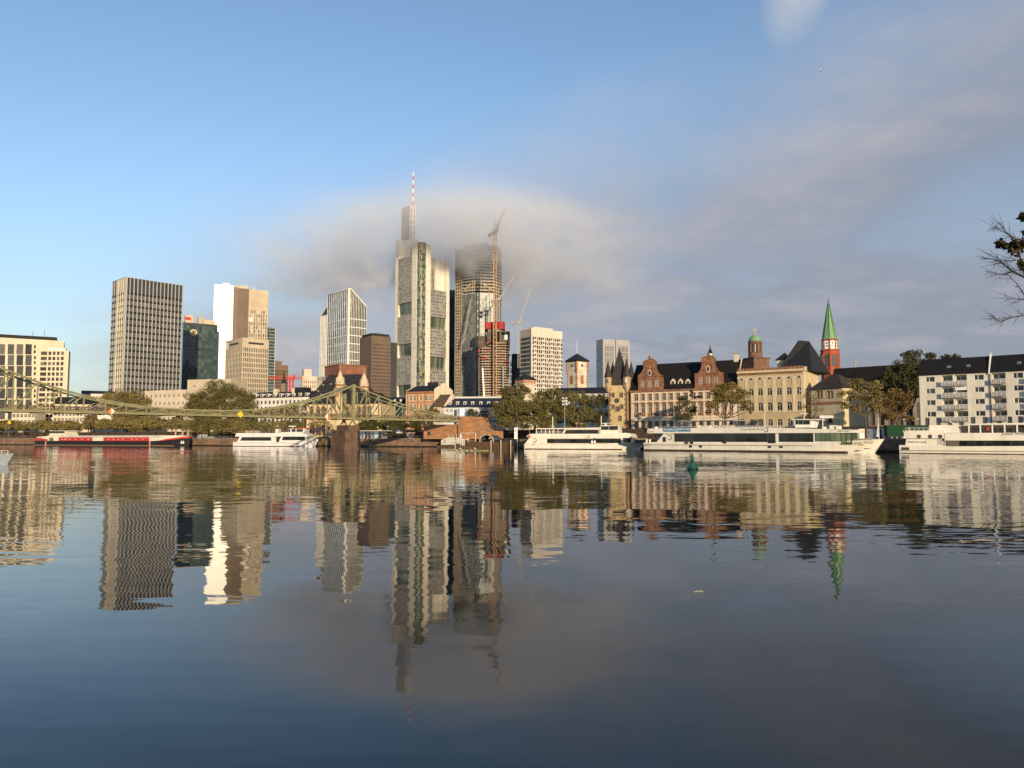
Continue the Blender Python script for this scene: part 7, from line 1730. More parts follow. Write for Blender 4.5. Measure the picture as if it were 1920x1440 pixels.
tree('tall_tree', 'dark tree top peeping over the roof of the white flats', 1782, 256, [(1772, 672, 14, 9), (1792, 671, 13, 9), (1765, 690, 20, 14), (1790, 695, 20, 14)], lf_dark, group=row)
hb = MB()
for i in range(26): x = i*1.1; leaves(hb, (x, 0, .9), (1.1, .8, 1.0), 160, .35, 300+i, .4)
g1, g2 = G(1798, 199), G(1930, 190)
hd = hb.build('hedge', lf_dark); hd.location = (g1.x, g1.y, QZ); hd.rotation_euler = (0, 0, math.atan2(g2.y-g1.y, g2.x-g1.x)); tag(hd, 'dark clipped hedge behind the open deck of the right edge boat', 'hedge')

# ------------------------------------------------------------------ street lights, vehicles, kiosks on the quays
polem = M('pole_grey', (.36, .34, .30), .6, .2, var=.1)
g = G(1059, 279); t = thing('floodlight_pole', 'tall grey floodlight pole with three pairs of lamps in front of the plane trees', 'light pole', (g.x, g.y, QZ))
h = P(1059, 745, 279).z-QZ; MB().tube([(0, 0, 0), (0, 0, h)], [.16, .09], 8).build('pole', polem, t)
for dz in (.3, 1.4, 2.6): 
    mb = MB(); mb.box(-.75, .75, -.04, .04, h-dz-.04, h-dz+.04); mb.build('cross_arm', polem, t)
    for x in (-.65, .65): MB().box(x-.3, x+.3, -.3, .05, h-dz-.25, h-dz+.2).build('lamp_head', M('lamp_glass_white', (.6, .6, .58), .3, var=0), t)
def lamp(px, Y, ytop, lab, z0=QZ, arm=.7):
    g = G(px, Y); t = thing('street_lamp', lab, 'street lamp', (g.x, g.y, z0), 0, 'street lamps on the quay'); h = P(px, ytop, Y).z-z0
    MB().tube([(0, 0, 0), (0, 0, h)], [.09, .06], 6).build('pole', polem, t); MB().box(-arm, arm, -.05, .05, h-.02, h+.06).build('arm', polem, t)
    for x in (-arm, arm): MB().box(x-.22, x+.22, -.14, .14, h-.1, h-.02).build('lamp_head', white_paint, t)
lamp(993, 282, 796, 'street lamp with two heads left of the two deck boat', arm=.5)
lamp(1082, 270, 793, "left of two street lamps above the two deck boat's roof", arm=.25); lamp(1090, 268, 794, "right of two street lamps above the two deck boat's roof", arm=.25)
lamp(727, 333, 799, 'street lamp right of the riverside pavilion', arm=.3); lamp(791, 320, 797, 'street lamp left of the white van', arm=.2)
lamp(370, 371, 803, 'street lamp beside the parked pale van', arm=.2); lamp(359, 373, 810, 'short lamp left of the parked pale van', arm=.2)
lamp(1696, 207, 786, 'street lamp above the green truck', arm=.2); lamp(1722, 209, 785, 'street lamp at the corner of the white flats', arm=.2); lamp(1508, 222, 733, 'tall street lamp with globe heads before the bare tree', arm=.9)
tyre = M('tyre_rubber', (.02, .02, .02), .9, var=0); rimm = M('wheel_rim', (.13, .13, .13), .6, .2, var=0)
def wheel(par, x, y, r, w=.22):
    mb = MB(); n = 14; mb.xz([(x+r*math.cos(2*PI*i/n), r+r*math.sin(2*PI*i/n)) for i in range(n)], y-w/2, y+w/2); o = mb.build('wheel', tyre, par)
    mb = MB(); mb.xz([(x+r*.6*math.cos(2*PI*i/n), r+r*.6*math.sin(2*PI*i/n)) for i in range(n)], y-w/2-.02, y-w/2+.01); mb.build('rim', rimm, o)
def car(px, Y, rz, col, lab, kind='car', L=4.4):
    g = G(px, Y); t = thing('van' if kind == 'van' else 'parked_car', lab, kind, (g.x, g.y, QZ), rz, 'vehicles on the quay'); m = M('car_paint_%d%d%d' % tuple(int(c*100) for c in col), col, .3, .1, var=.03)
    Wd = 1.9; 
    if kind == 'van': prof = [(-L/2, .35), (L/2, .35), (L/2, .95), (L/2-.6, 1.15), (L/2-1.35, 2.05), (L/2-1.8, 2.25), (-L/2+.1, 2.25), (-L/2, 2.1)]; win = [[(L/2-1.75, 1.3), (L/2-.95, 1.3), (L/2-1.5, 1.95), (L/2-1.75, 1.95)]]
    else: prof = [(-L/2, .35), (L/2, .35), (L/2, .75), (L/2-.9, .95), (L/2-1.6, 1.42), (-L/2+1.2, 1.45), (-L/2+.45, 1.0), (-L/2, .9)]; win = [[(L/2-1.35, .98), (L/2-1.75, 1.36), (-.1, 1.38), (-.1, .98)], [(-.2, .98), (-.2, 1.38), (-L/2+1.3, 1.38), (-L/2+.85, .98)]]
    MB().xz(prof, -Wd/2, Wd/2).build('body', m, t)
    for w in win: MB().xz(w, -Wd/2-.015, -Wd/2+.01).build('window', g_dark, t); MB().xz(w, Wd/2-.01, Wd/2+.015).build('window', g_dark, t)
    for x in (-L*.3, L*.3):
        for y in (-Wd/2+.1, Wd/2-.1): wheel(t, x, y, .34)
    for y in (-.65, .65): MB().box(L/2-.05, L/2+.03, y-.16, y+.16, .62, .78).build('headlight', white_paint, t)
    MB().box(L/2-.02, L/2+.06, -Wd/2+.1, Wd/2-.1, .36, .52).build('bumper', dark_pan, t)
car(348, 374, -.4, (.05, .06, .08), 'dark blue parked car beside the barge bow'); car(379, 369, 2.7, (.42, .48, .55), 'pale blue grey van parked on the left quay', 'van', 5.0); car(394, 366, 2.7, (.38, .42, .44), 'silver parked car right of the pale van'); car(412, 363, -.4, (.05, .05, .05), 'black parked car left of the small excursion boat'); car(425, 362, -.4, (.04, .05, .07), 'second black parked car nearest the small excursion boat')
car(809, 321, -2.7, (.70, .68, .62), 'white delivery van parked at the bridge abutment', 'van', 5.6)
# green truck and white cabins at right
f = Fac('truck_trailer', 'dark green truck trailer with white lettering parked behind the right boat', 1664, 205, 1760, 203, 'truck', z0=QZ)
z0, z1 = f.z(820, u=0), f.z(797.3, u=0); gm = M('truck_green', (.008, .045, .020), .8, var=.1)
MB().box(0, f.W, 0, 2.6, max(.9, z0), z1).build('box', gm, f.root); MB().box(.2, f.W-.2, .4, 2.2, .6, max(.88, z0)-.02).build('chassis', dark_pan, f.root)
for x in (1.2, 2.5, 3.8, f.W-2): 
    for y in (.3, 2.3): wheel(f.root, x, y, .5, .3)
text(f.root, 'W', f.W*.31, z0+(z1-z0)*.22, 1.2, wl, -.02, 1.2); text(f.root, 'Wir', f.W*.44, z0+(z1-z0)*.5, .9, wl, -.02, .5) if False else None
for a, b in ((1590, 1612), (1613, 1637), (1638, 1662)):
    f = Fac('site_cabin', {1590: 'left white cabin with a hatch on the quay behind the long boat bow', 1613: 'middle white cabin, behind the tree trunk', 1638: 'right white cabin with two dark windows beside the green truck'}[a], a, 214, b, 211, 'cabin', z0=QZ, group='white cabins on the right quay'); h = f.z(805, u=0)
    MB().box(0, f.W, 0, 2.4, 0, h).build('box', white_paint, f.root)
    for k in (.3, .68): window(f.root, (0, -.05, 1, 0), f.W*k-.3, h*.45, .7, h*.36, 'cross', white_paint, g_dark, .08)
    MB().box(-.05, f.W+.05, -.1, 2.5, h, h+.12).build('roof', grey_w, f.root)
# riverside pavilion
f = Fac('pavilion', 'glass riverside pavilion with flat pale roof right of the bridge pier', 664, 338, 721, 332, 'pavilion', z0=QZ)
h = f.z(808.5, u=f.W*.5); MB().box(-1, f.W+1, -1.2, 5, h, h+.35).build('roof', M('pale_roof', (.5, .46, .38), .8), f.root)
for i in range(9): u = f.W*i/8*.9; MB().box(u-.07, u+.07, -.06, .08, 0, h).build('post', white_paint, f.root)
for i in range(8): u = f.W*i/8*.9; mb = MB(); mb.fquad(F, u+.1, u+f.W/8*.9-.1, .1, h-.05, -.03, .01); mb.build('pane', M('pale_blue_glass') if i in (1, 2, 5, 6) else g_dark, f.root)
MB().box(.1, f.W*.9, .3, 4.5, 0, h-.05).build('inner_wall', grey_w, f.root)
for x in (f.W-.3, f.W*.9+.5): MB().tube([(x, -.9, 0), (x, -.9, h)], .06, 5).build('roof_post', steel, f.root)
f = Fac('kiosk', 'small red and white snack kiosk on the middle quay', 762, 325, 776, 324, 'kiosk', z0=QZ); h = f.z(811, u=0)
MB().box(0, f.W, 0, 2, 0, h).build('box', M('salmon_panel', (.55, .28, .2), .7), f.root); MB().box(-.2, f.W+.2, -.8, 2.1, h, h+.14).build('awning', white_paint, f.root); MB().box(f.W*.3, f.W*.75, -.04, .02, h*.45, h*.85).build('hatch', g_dark, f.root); MB().box(f.W*.3, f.W*.75, -.06, .02, .2, h*.4).build('counter', white_paint, f.root)
for px, Y, lab in ((748, 325, 'white half open parasol on the middle quay'), (802, 330, 'second pale parasol left of the abutment')):
    g = G(px, Y); t = thing('parasol', lab, 'parasol', (g.x, g.y, QZ), 0, 'parasols'); MB().tube([(0, 0, 0), (0, 0, 4.0)], .04, 5).build('pole', steel, t); MB().lathe([(1.5, 2.5), (.8, 3.6), (.05, 4.1)], 8).build('canopy', white_paint, t); MB().lathe([(.4, 0), (.4, .1)], 8).build('base', concrete, t)
for i in range(9):
    px = 752+i*7.2; g = G(px, 321-i*1.0); t = thing('cafe_table', 'small dark cafe table on the middle quay '+('beside the white half open parasol', 'just left of the snack kiosk', 'in front of the snack kiosk', 'just right of the snack kiosk', 'second right of the snack kiosk', 'under the grey railing middle', 'left of the delivery van', 'in front of the delivery van', 'nearest the abutment')[i], 'table', (g.x, g.y, QZ), i*.7, 'cafe tables on the middle quay')
    MB().lathe([(.4, .72), (.4, .76)], 10).build('table_top', dark_pan, t); MB().tube([(0, 0, 0), (0, 0, .72)], .04, 5).build('leg', dark_pan, t)
# yellow triangle sign over the water
g = G(16, 419); t = thing('warning_sign', 'yellow triangle sign on a post at the left quay', 'sign', (g.x, g.y, QZ)); z = P(16, 794, 419).z-QZ
MB().xz([(-1.15, z), (1.15, z), (0, z+1.9)], -.06, 0).build('sign_plate', M('yellow_board'), t); MB().tube([(0, .06, 0), (0, .06, z+.8)], .07, 5).build('post', steel, t)
for px, Y, yy, lab, m_ in ((372, 368, 810, 'round red and white sign by the parked cars', redp), (383, 366, 811, 'second red and white sign by the parked cars', redp)):
    g = G(px, Y); t = thing('traffic_sign', lab, 'sign', (g.x, g.y, QZ)); z = P(px, yy, Y).z-QZ; MB().tube([(0, 0, 0), (0, 0, z)], .04, 5).build('post', steel, t); mb = MB(); mb.xz([(.4*math.cos(2*PI*i/12), z+.4*math.sin(2*PI*i/12)) for i in range(12)], -.06, -.02); mb.build('disc', m_, t)
# railing on the middle quay
def qrail(pa, Ya, pb, Yb, lab):
    a, b = G(pa, Ya), G(pb, Yb); d = b-a; d.z = 0; L = d.length; n = int(L/2)
    t = thing('quay_railing', lab, 'railing', (a.x, a.y, QZ+.25), math.atan2(d.y, d.x)); mb = MB(); mb.box(0, L, -.03, .03, 1.0, 1.06); mb.build('handrail', steel, t); mb = MB(); mb.box(0, L, -.02, .02, .5, .54); mb.build('midrail', steel, t)
    for i in range(n+1): MB().box(L*i/n-.03, L*i/n+.03, -.03, .03, 0, 1.0).build('post', steel, t)
qrail(735, 318.5, 815, 311, 'grey railing along the middle quay edge'); qrail(350, 369, 428, 356, 'grey railing along the quay left of the small boat'); qrail(-5, 418, 62, 410, 'grey railing along the left quay edge')
# mooring rings and ladders on the middle wall
f = Fac('quay_ladder', 'dark ladder recess in the middle quay wall', 696, 321.5, 699, 320.9, 'ladder', z0=0); MB().box(0, f.W, -1.2, -.9, .3, 3.2).build('recess_plate', dark_pan, f.root)
for i in range(6): MB().box(.05, f.W-.05, -1.28, -1.22, .5+i*.45, .56+i*.45).build('rung', steel, f.root)

# ------------------------------------------------------------------ landing stage with boathouse barge
wood = M('brown_timber', (.17, .10, .06), .9, var=.3, scale=1.5, stretch=(1, 1, .3)); f = Fac('landing_stage', 'brown floating landing stage with canopy arch and timber walls', 828, 298, 972, 268, 'landing stage', z0=0)
MB().box(0, f.W, -2.5, 3.0, -.3, f.z(835, u=0)).build('pontoon', wood, f.root); zp = f.z(835, u=0)
n = 34
for i in range(n): u = f.W*.42+(f.W*.56)*i/n; MB().box(u, u+f.W*.56/n-.12, -2.62, -2.52, zp-.2, zp+1.5+R.uniform(-.1, .1)).build('plank', wood, f.root)
MB().box(f.W*.40, f.W*.42, -2.5, 2.5, zp, zp+2.2).build('side_screen', wood, f.root)
mb = MB(); za = f.z(815.5, u=f.W*.65); pts = []
for i in range(11): a = PI*i/10; pts.append((f.W*.66-3.6*math.cos(a), -2.0, zp+2.2+(za-zp-2.2)*math.sin(a)))
mb.tube([(pts[0][0], -2, zp)]+pts+[(pts[-1][0], -2, zp)], .12, 6); mb.build('arch_frame', white_paint, f.root)
mb = MB(); 
for i in range(10): mb.mesh([(*pts[i][:1], -1.9, pts[i][2]-.1), (*pts[i+1][:1], -1.9, pts[i+1][2]-.1), (*pts[i+1][:1], 2.2, pts[i+1][2]-.1), (*pts[i][:1], 2.2, pts[i][2]-.1)], [(0, 1, 2, 3)])
mb.build('arch_canopy', M('dark_canvas_and_shade'), f.root)
mb = MB(); zg = f.z(811.5, u=f.W*.3); a, b = f.u(869), f.u(897)
for x in (a, b): mb.box(x-.1, x+.1, -1.5, -1.3, zp, zg)
mb.box(a, b, -1.5, -1.3, zg-.2, zg); mb.build('gantry', white_paint, f.root)
for i in range(9): u = f.u(873)+i*.45; MB().lathe([(.16, zp), (.16, zp+2.2), (.05, zp+2.3)], 6, u, -1.8).build('dock_drum', white_paint if i % 2 else grey_w, f.root)
sb = MB()
for i in range(7): leaves(sb, (f.u(880)+i*1.3, -1.2, zp+1.2), (.8, .7, 1.1), 90, .35, 500+i, .2)
pl = sb.build('potted_plants', lf_yel); pl.location = f.root.location; pl.rotation_euler = f.root.rotation_euler; tag(pl, 'row of yellowing potted plants on the landing stage', 'plants'); pl['kind'] = 'stuff'
f2 = Fac('boathouse', 'white floating boathouse with rounded roof and round emblem moored at the landing stage', 827, 301, 870, 293, 'boathouse', z0=.15)
zb, zt = f2.z(834, u=0), f2.z(820, u=f2.W*.4); W_ = f2.W
MB().box(-.1, W_+.1, -.15, 4.4, -.4, zb).build('float', antif, f2.root)
MB().xz([(0, zb), (W_, zb), (W_, zb+(zt-zb)*.45), (W_*.9, zb+(zt-zb)*.80), (W_*.78, zt), (W_*.32, zt), (W_*.14, zb+(zt-zb)*.86), (.02, zb+(zt-zb)*.62)], 0, 4.2).build('hull_shell', hullw, f2.root)
emblem(f2.root, W_*.15, zb+(zt-zb)*.45, .65, -.02, letter)
for k in (.25, .44, .62): MB().tube([(W_*k, 1, zt), (W_*k-.4, 1, zt+1.4)], .06, 5).build('roof_post', white_paint, f2.root)
MB().lathe([(.1, zt), (.55, zt+.2), (.5, zt+.8), (.1, zt+1)], 10, W_*.78, 1).build('vent', white_paint, f2.root)
rail(f2, W_*.5, W_, zb, -.3, 1.0, 9)
for px, Y, yt, lab in ((853.5, 288, 826, 'slim pale mooring pile in front of the boathouse'), (920.5, 274, 827, 'white topped mooring pile left of the arch'), (939, 270, 827, 'white topped mooring pile right of the arch'), (957.5, 266, 827, 'white topped mooring pile near the banner')):
    g = G(px, Y); t = thing('mooring_pile', lab, 'post', (g.x, g.y, -2), 0, 'mooring piles at the landing stage'); h = P(px, yt, Y).z+2; MB().tube([(0, 0, 0), (0, 0, h)], .22, 8).build('pile', M('pale_timber', (.48, .42, .32), .8, var=.2), t); MB().lathe([(.24, h), (.2, h+.15), (.02, h+.3)], 8).build('cap', white_paint, t)
g = G(970, 264); t = thing('flag_banner', 'tall white vertical banner on a pole at the end of the landing stage', 'banner', (g.x, g.y, 0)); z0, z1 = P(970, 823, 264).z, P(970, 802, 264).z
MB().tube([(0, 0, -2), (0, 0, z1+.3)], .1, 6).build('pole', white_paint, t); MB().box(-1.05, -.1, -.03, .0, z0, z1).build('cloth', white_pan, t); MB().xz([(-.9, z1-1.2), (-.5, z1-.5), (-.25, z1-.8), (-.45, z1-1.6)], -.06, -.032).build('mark', letter, t)
for i in range(5): MB().box(-.75, -.4, -.06, -.032, z0+.3+i*.38, z0+.5+i*.38).build('mark', letter, t)

# ------------------------------------------------------------------ people: one skinned body each, clothes as children
skin = M('skin', (.55, .33, .24), .6, var=0); hairm = M('dark_hair', (.04, .025, .015), .8, var=0)
def skinmesh(name, vs, es, rs, mat, par):
    me = bpy.data.meshes.new(name); me.from_pydata([tuple(v) for v in vs], es, []); me.materials.append(mat)
    o = put(name, me, par); md = o.modifiers.new('skin', 'SKIN'); md.use_smooth_shade = True
    for i, r in enumerate(rs): me.skin_vertices[0].data[i].radius = (r, r)
    me.skin_vertices[0].data[0].use_root = True
    sb_ = o.modifiers.new('sub', 'SUBSURF'); sb_.levels = 1; sb_.render_levels = 1; return o
def person(lab, loc, rz, J, top, trousers, group=None, hair=hairm):
    """J: joints pelvis, chest, neck, head, elbowL/R, handL/R, kneeL/R, footL/R"""
    t = thing('person', lab, 'person', loc, rz, group); V = {k: Vector(v) for k, v in J.items()}
    sl, sr = V['chest']+Vector((0, .19, .06)), V['chest']+Vector((0, -.19, .06)); hl, hr_ = V['pelvis']+Vector((0, .1, -.04)), V['pelvis']+Vector((0, -.1, -.04))
    vs = [V['pelvis'], V['chest'], V['neck'], V['head'], sl, V['eL'], V['hL'], sr, V['eR'], V['hR'], hl, V['kL'], V['fL'], hr_, V['kR'], V['fR'], V['head']+Vector((0, 0, .11)), V['fL']+Vector((.17, 0, -.02)), V['fR']+Vector((.17, 0, -.02))]
    es = [(0, 1), (1, 2), (2, 3), (3, 16), (1, 4), (4, 5), (5, 6), (1, 7), (7, 8), (8, 9), (0, 10), (10, 11), (11, 12), (0, 13), (13, 14), (14, 15), (12, 17), (15, 18)]
    rs = [.14, .15, .055, .095, .07, .05, .035, .07, .05, .035, .09, .065, .045, .09, .065, .045, .08, .04, .04]
    skinmesh('body', vs, es, rs, skin, t)
    skinmesh('jacket', [V['pelvis']+Vector((0, 0, .03)), V['chest'], sl, V['eL'], V['eL'].lerp(V['hL'], .8), sr, V['eR'], V['eR'].lerp(V['hR'], .8), V['neck']-Vector((0, 0, .06))], [(0, 1), (1, 2), (2, 3), (3, 4), (1, 5), (5, 6), (6, 7), (1, 8)], [.17, .18, .09, .066, .05, .09, .066, .05, .08], top, t)
    skinmesh('trousers', [V['pelvis'], hl, V['kL'], V['fL']+Vector((0, 0, .06)), hr_, V['kR'], V['fR']+Vector((0, 0, .06))], [(0, 1), (1, 2), (2, 3), (0, 4), (4, 5), (5, 6)], [.155, .105, .08, .062, .105, .08, .062], trousers, t)
    mb = MB(); h = V['head']; mb.lathe([(.09, h.z+.03), (.105, h.z+.09), (.08, h.z+.16), (.01, h.z+.195)], 8, h.x-.015, h.y); mb.build('hair', hair, t)
    return t
def stand(s=0): return dict(pelvis=(0, 0, .95), chest=(0, 0, 1.35), neck=(0, 0, 1.5), head=(.02, 0, 1.62), eL=(-.05-s*.1, .27, 1.15), hL=(.08-s*.1, .28, .93), eR=(.02+s*.1, -.27, 1.15), hR=(.16+s*.15, -.27, .95), kL=(.06+s*.16, .1, .5), fL=(0+s*.22, .1, .07), kR=(.05-s*.02, -.1, .5), fR=(-.05-s*.26, -.1, .07))
cl_ = lambda n, c: M('cloth_'+n, c, .85, var=.08)
for px, Y, rz, lab, a, b, s in ((732, 328, .3, 'person in a white top walking on the middle quay beside the pavilion', cl_('white', (.65, .65, .63)), cl_('black', (.03, .03, .03)), 1), (737, 329, 2.6, 'person in dark clothes walking beside the one in white', cl_('black', (.03, .03, .03)), cl_('blue', (.05, .07, .14)), 1), (48, 413, .2, 'person in a pale top walking on the left quay under the pollards', cl_('grey', (.4, .4, .4)), cl_('black', (.03, .03, .03)), 1), (58, 412, .1, 'person in blue walking ahead on the left quay', cl_('blue', (.05, .07, .14)), cl_('black', (.03, .03, .03)), 1), (783, 322, -1, 'person in a red jacket standing by the cafe tables', cl_('red', (.35, .05, .04)), cl_('blue', (.05, .07, .14)), 0), (1246, 241, .5, 'person in a pink top standing on the upper quay behind the long boat', cl_('pink', (.55, .3, .28)), cl_('grey', (.4, .4, .4)), 0)):
    g = G(px, Y); person(lab, (g.x, g.y, QZ), rz, stand(s), a, b)
g = G(708, 334); person('person in a bright yellow jacket standing on the pavilion roof', (g.x, g.y, QZ+P(708, 808.5, 335).z-QZ+.35), -1.5, stand(0), cl_('yellow', (.65, .62, .04)), cl_('black', (.03, .03, .03)))
# rowing shell with its crew
f = Fac('rowing_shell', 'long thin yellow green rowing shell with four rowers', 838, 222, 916, 217, 'rowing boat', z0=0); L = f.W
n = 20; vs, fs = [], []
for i in range(n+1):
    k = i/n; w = .30*math.sin(PI*k)**.6+.01; x = k*L
    vs += [(x, -w, .22), (x, -w*.8, .02), (x, 0, -.06), (x, w*.8, .02), (x, w, .22)]
for i in range(n): fs += [(i*5+j, (i+1)*5+j, (i+1)*5+j+1, i*5+j+1) for j in range(4)]+[(i*5+4, (i+1)*5+4, (i+1)*5, i*5)]
mb = MB(); mb.mesh(vs, fs); mb.build('hull', M('shell_yellow_green', (.24, .26, .11), .35, var=.05), f.root)
crew = ((863, 'front rower in white', cl_('white', (.65, .65, .63))), (872, 'second rower in black', cl_('black', (.03, .03, .03))), (882, 'third rower in red', cl_('red', (.35, .05, .04))), (890.5, 'rearmost rower in white', cl_('white', (.65, .65, .63))))
oarm = M('oar_shaft', (.5, .48, .42), .5, var=0)
for px, lab, m_ in crew:
    u = f.u(px, 842); pos = f.root.location+Vector((f.d.x*u, f.d.y*u, .12))
    J = dict(pelvis=(0, 0, .18), chest=(-.12, 0, .58), neck=(-.14, 0, .72), head=(-.11, 0, .85), eL=(.15, .32, .42), hL=(.42, .25, .36), eR=(.15, -.32, .42), hR=(.42, -.25, .36), kL=(.38, .1, .34), fL=(.75, .1, .10), kR=(.38, -.1, .34), fR=(.75, -.1, .10))
    person(lab+' sitting in the rowing shell', pos, f.root.rotation_euler.z, J, m_, cl_('black', (.03, .03, .03)), 'crew of the rowing shell')
    for sg in (-1, 1):
        o = thing('oar', 'long oar held by the '+lab+', '+('near' if sg < 0 else 'far')+' side', 'oar', pos, f.root.rotation_euler.z, 'oars of the rowing shell'); MB().tube([(.42, sg*.2, .36), (.30, sg*.85, .24), (.15, sg*2.75, -.08)], .022, 5).build('shaft', oarm, o); MB().box(.05, .25, sg*2.6-.22, sg*2.6+.22, -.12, -.02).build('blade', white_paint, o)
    MB().bar((f.u(px, 842)+.3, -.85, .32), (f.u(px, 842)+.3, .85, .32), .04).build('rigger', steel, f.root)

# ------------------------------------------------------------------ on the water and in the air
g = G(1298, 87); t = thing('buoy', 'dark green pointed navigation buoy floating in front of the long boat', 'buoy', (g.x, g.y, 0), .4)
bg2 = M('buoy_green', (.012, .095, .065), .5, var=.2, scale=2); k_ = 87/1400
MB().lathe([(.5, -.35), (10.2*k_, -.1), (10.2*k_, .16)], 20).build('float', M('buoy_dark_green', (.010, .03, .025), .6), t, smooth=True)
MB().lathe([(10.2*k_, .161), (9.5*k_, .24), (4.6*k_, .66), (2.9*k_, .86)], 20).build('cone', bg2, t, smooth=True)
MB().lathe([(2.9*k_, .861), (2.7*k_, 1.05), (1.7*k_, 1.5), (.3*k_, 1.82)], 12).build('top_mark', bg2, t, smooth=True)
MB().tube([(2.5*k_, 0, .85), (3.2*k_, 0, 1.1), (2.2*k_, 0, 1.2)], .02, 5).build('lifting_eye', steel, t)
p = P(1541, 131, 4200); t = thing('airliner', 'tiny white airliner high in the blue sky at upper right', 'aeroplane', p, -2.75); t.rotation_euler = (.1, -.28, -2.75)
MB().tube([(-16, 0, .6), (-13, 0, .2), (-6, 0, 0), (12, 0, 0), (15, 0, -.2), (16.5, 0, -.5)], [.3, 1.3, 1.9, 1.9, 1.3, .2], 12).build('fuselage', white_pan, t, smooth=True)
for s in (-1, 1): MB().hexa([(3, s*1.5, -1), (-2.5, s*1.5, -1), (-7.5, s*16, .6), (-5.5, s*16, .6), (3, s*1.5, -.5), (-2.5, s*1.5, -.5), (-7.5, s*16, .9), (-5.5, s*16, .9)]).build('wing', white_pan, t); MB().hexa([(-11.5, s*.5, .6), (-14.5, s*.5, .6), (-17, s*6, 1), (-15.4, s*6, 1), (-11.5, s*.5, .9), (-14.5, s*.5, .9), (-17, s*6, 1.2), (-15.4, s*6, 1.2)]).build('tailplane', white_pan, t); MB().tube([(3.4, s*5, -1.5), (0, s*5, -1.5)], [1.1, .8], 10).build('engine', alu, t)
MB().hexa([(-10.5, -.2, 1.2), (-15, -.2, 1.2), (-18, -.1, 7.5), (-15.2, -.1, 7.5), (-10.5, .2, 1.2), (-15, .2, 1.2), (-18, .1, 7.5), (-15.2, .1, 7.5)]).build('tail_fin', dark_pan, t)
g = G(1305, 17.6); t = thing('floating_twig', 'small floating twig with a pale curled leaf on the open water', 'twig', (g.x, g.y, .01), .3); MB().tube([(-.12, 0, 0), (0, .02, .01), (.12, 0, .0)], .008, 5).build('stick', M('pale_timber'), t)
MB().mesh  # leaf
mb = MB(); mb.mesh([(.02, 0, .0), (.06, -.02, .045), (.10, .0, .07), (.09, .03, .03)], [(0, 1, 2, 3)]); mb.build('leaf', M('pale_leaf', (.55, .50, .38), .7), t)

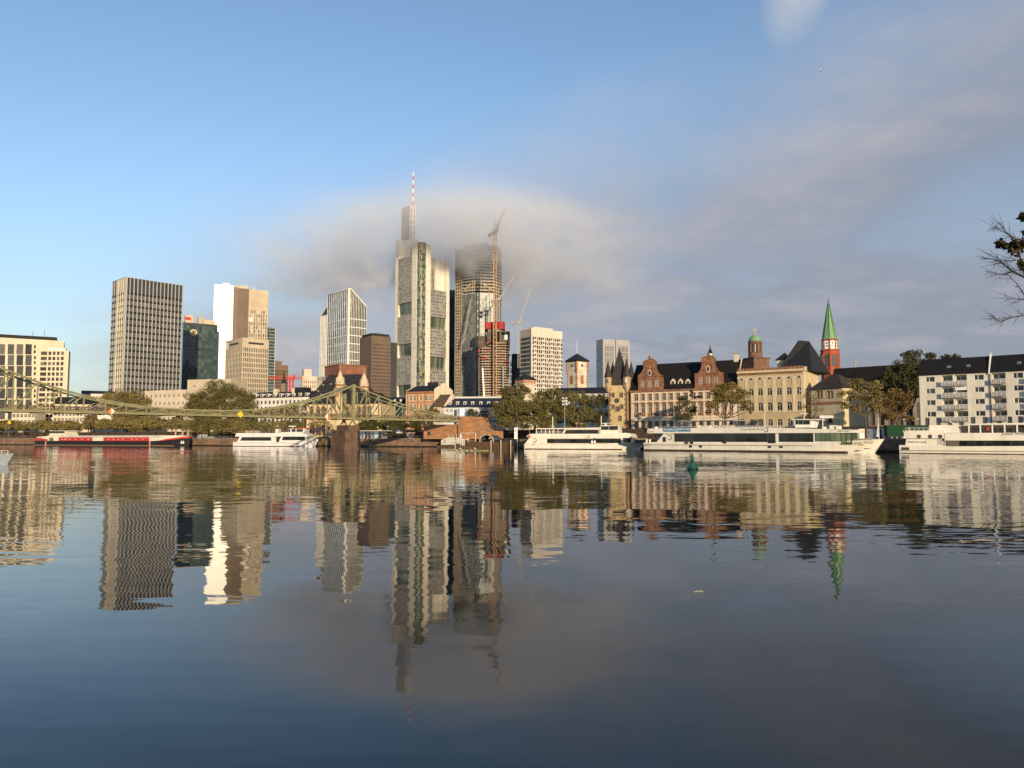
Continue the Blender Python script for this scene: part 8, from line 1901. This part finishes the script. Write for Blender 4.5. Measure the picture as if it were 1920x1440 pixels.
# ------------------------------------------------------------------ tree on the near bank: bare branches reaching in from the right
t = thing('overhanging_tree', 'nearly bare tree whose thin dark branches reach in at the right edge', 'tree', (12.2, .5, 1.9))
nb = M('near_bark', (.045, .036, .028), .9, var=.3, scale=8); base = Vector((12.2, .5, 1.9))
def LP(px, py, Y): return P(px, py, Y)-base
MB().tube([(0, 0, -.2), (.1, .3, 2.2), (-.1, 1.2, 4.4), (-.3, 2.6, 5.9)], [.26, .22, .17, .11], 9).build('trunk', nb, t)
top = Vector((-.3, 2.6, 5.9)); rb = random.Random(5)
def branch(mb, pts, r0, r1): 
    n = len(pts); mb.tube(pts, [r0+(r1-r0)*i/(n-1) for i in range(n)], 5)
main = [[(1990, 640, 9.2), (1935, 560, 9.3), (1918, 500, 9.4), (1908, 468, 9.5), (1895, 446, 9.5), (1880, 424, 9.5)],
        [(1990, 560, 8.8), (1935, 525, 9.0), (1915, 517, 9.0), (1898, 509, 9.0), (1880, 493, 9.0), (1866, 486, 9.0), (1848, 486, 9.0)],
        [(1985, 545, 9.6), (1915, 505, 9.5), (1897, 510, 9.5), (1880, 514, 9.5), (1867, 513, 9.5), (1857, 510, 9.5)],
        [(1990, 620, 9.2), (1925, 590, 9.2), (1908, 593, 9.2), (1891, 596, 9.2), (1876, 604, 9.2), (1864, 597, 9.2)],
        [(1990, 500, 9.8), (1925, 486, 9.8), (1900, 488, 9.8), (1884, 490, 9.8), (1868, 484, 9.8)],
        [(1985, 460, 9.3), (1925, 450, 9.3), (1905, 448, 9.3), (1888, 438, 9.3), (1872, 430, 9.3), (1866, 425, 9.3)],
        [(1990, 610, 9.5), (1925, 560, 9.5), (1905, 530, 9.5), (1892, 517, 9.5)], [(1990, 570, 9.0), (1930, 562, 9.0), (1908, 561, 9.0), (1898, 558, 9.0)]]
leafat = []
for i, b in enumerate(main):
    pts = [LP(*q) for q in b]; mb = MB(); branch(mb, [top]+pts, .022 if i < 2 else .013, .002); 
    for k in range(2, len(pts)):
        for _ in range(4):
            a = pts[k-1].lerp(pts[k], rb.random()); d = (pts[k]-pts[k-1]).normalized()
            sd_ = Vector((rb.uniform(-1, .1), rb.uniform(-.5, .5), rb.uniform(-.8, .9))).normalized(); ln = rb.uniform(.06, .2)
            m = a+(d*.5+sd_*.6)*ln*.5; e = a+(d*.7+sd_*.9)*ln; branch(mb, [a, m, e], .003, .0012)
            for _ in range(2): s2 = Vector((rb.uniform(-1, .4), rb.uniform(-.5, .5), rb.uniform(-.8, .8))).normalized(); branch(mb, [m, m+s2*ln*.45], .002, .001)
    mb.build('branch', nb, t)
lm = M('near_leaf', (.030, .030, .014), .7, var=.2, scale=5, col2=(.05, .035, .012))
def leafy(px, py, Y, r, n):
    c = LP(px, py, Y); mb = MB(); k = Y/1400
    for _ in range(int(n*1.7)):
        p = c+Vector((rb.gauss(0, .45)*r*k, rb.gauss(0, .4)*r*k, rb.gauss(0, .45)*r*k)); s = rb.uniform(.022, .042); a = Vector((rb.gauss(0, 1), rb.gauss(0, 1), rb.gauss(0, 1))).normalized(); b = a.cross(Vector((rb.gauss(0, 1), rb.gauss(0, 1), rb.gauss(0, 1)))).normalized()
        mb.poly([p-a*s, p-a*s*.3+b*s*.6, p+a*s*.5+b*s*.45, p+a*s, p+a*s*.4-b*s*.5, p-a*s*.4-b*s*.6])
    mb.build('leaf_cluster', lm, t)
for q in ((1876, 457, 9.5, 8, 30), (1886, 462, 9.5, 6, 26), (1902, 463, 9.4, 13, 90), (1916, 459, 9.4, 8, 40), (1918, 405, 9.4, 7, 30), (1919, 412, 9.4, 5, 18), (1919, 500, 9.3, 6, 20), (1911, 493, 9.4, 5, 10), (1936, 440, 9.4, 18, 80), (1950, 500, 9.4, 20, 80)): leafy(*q)
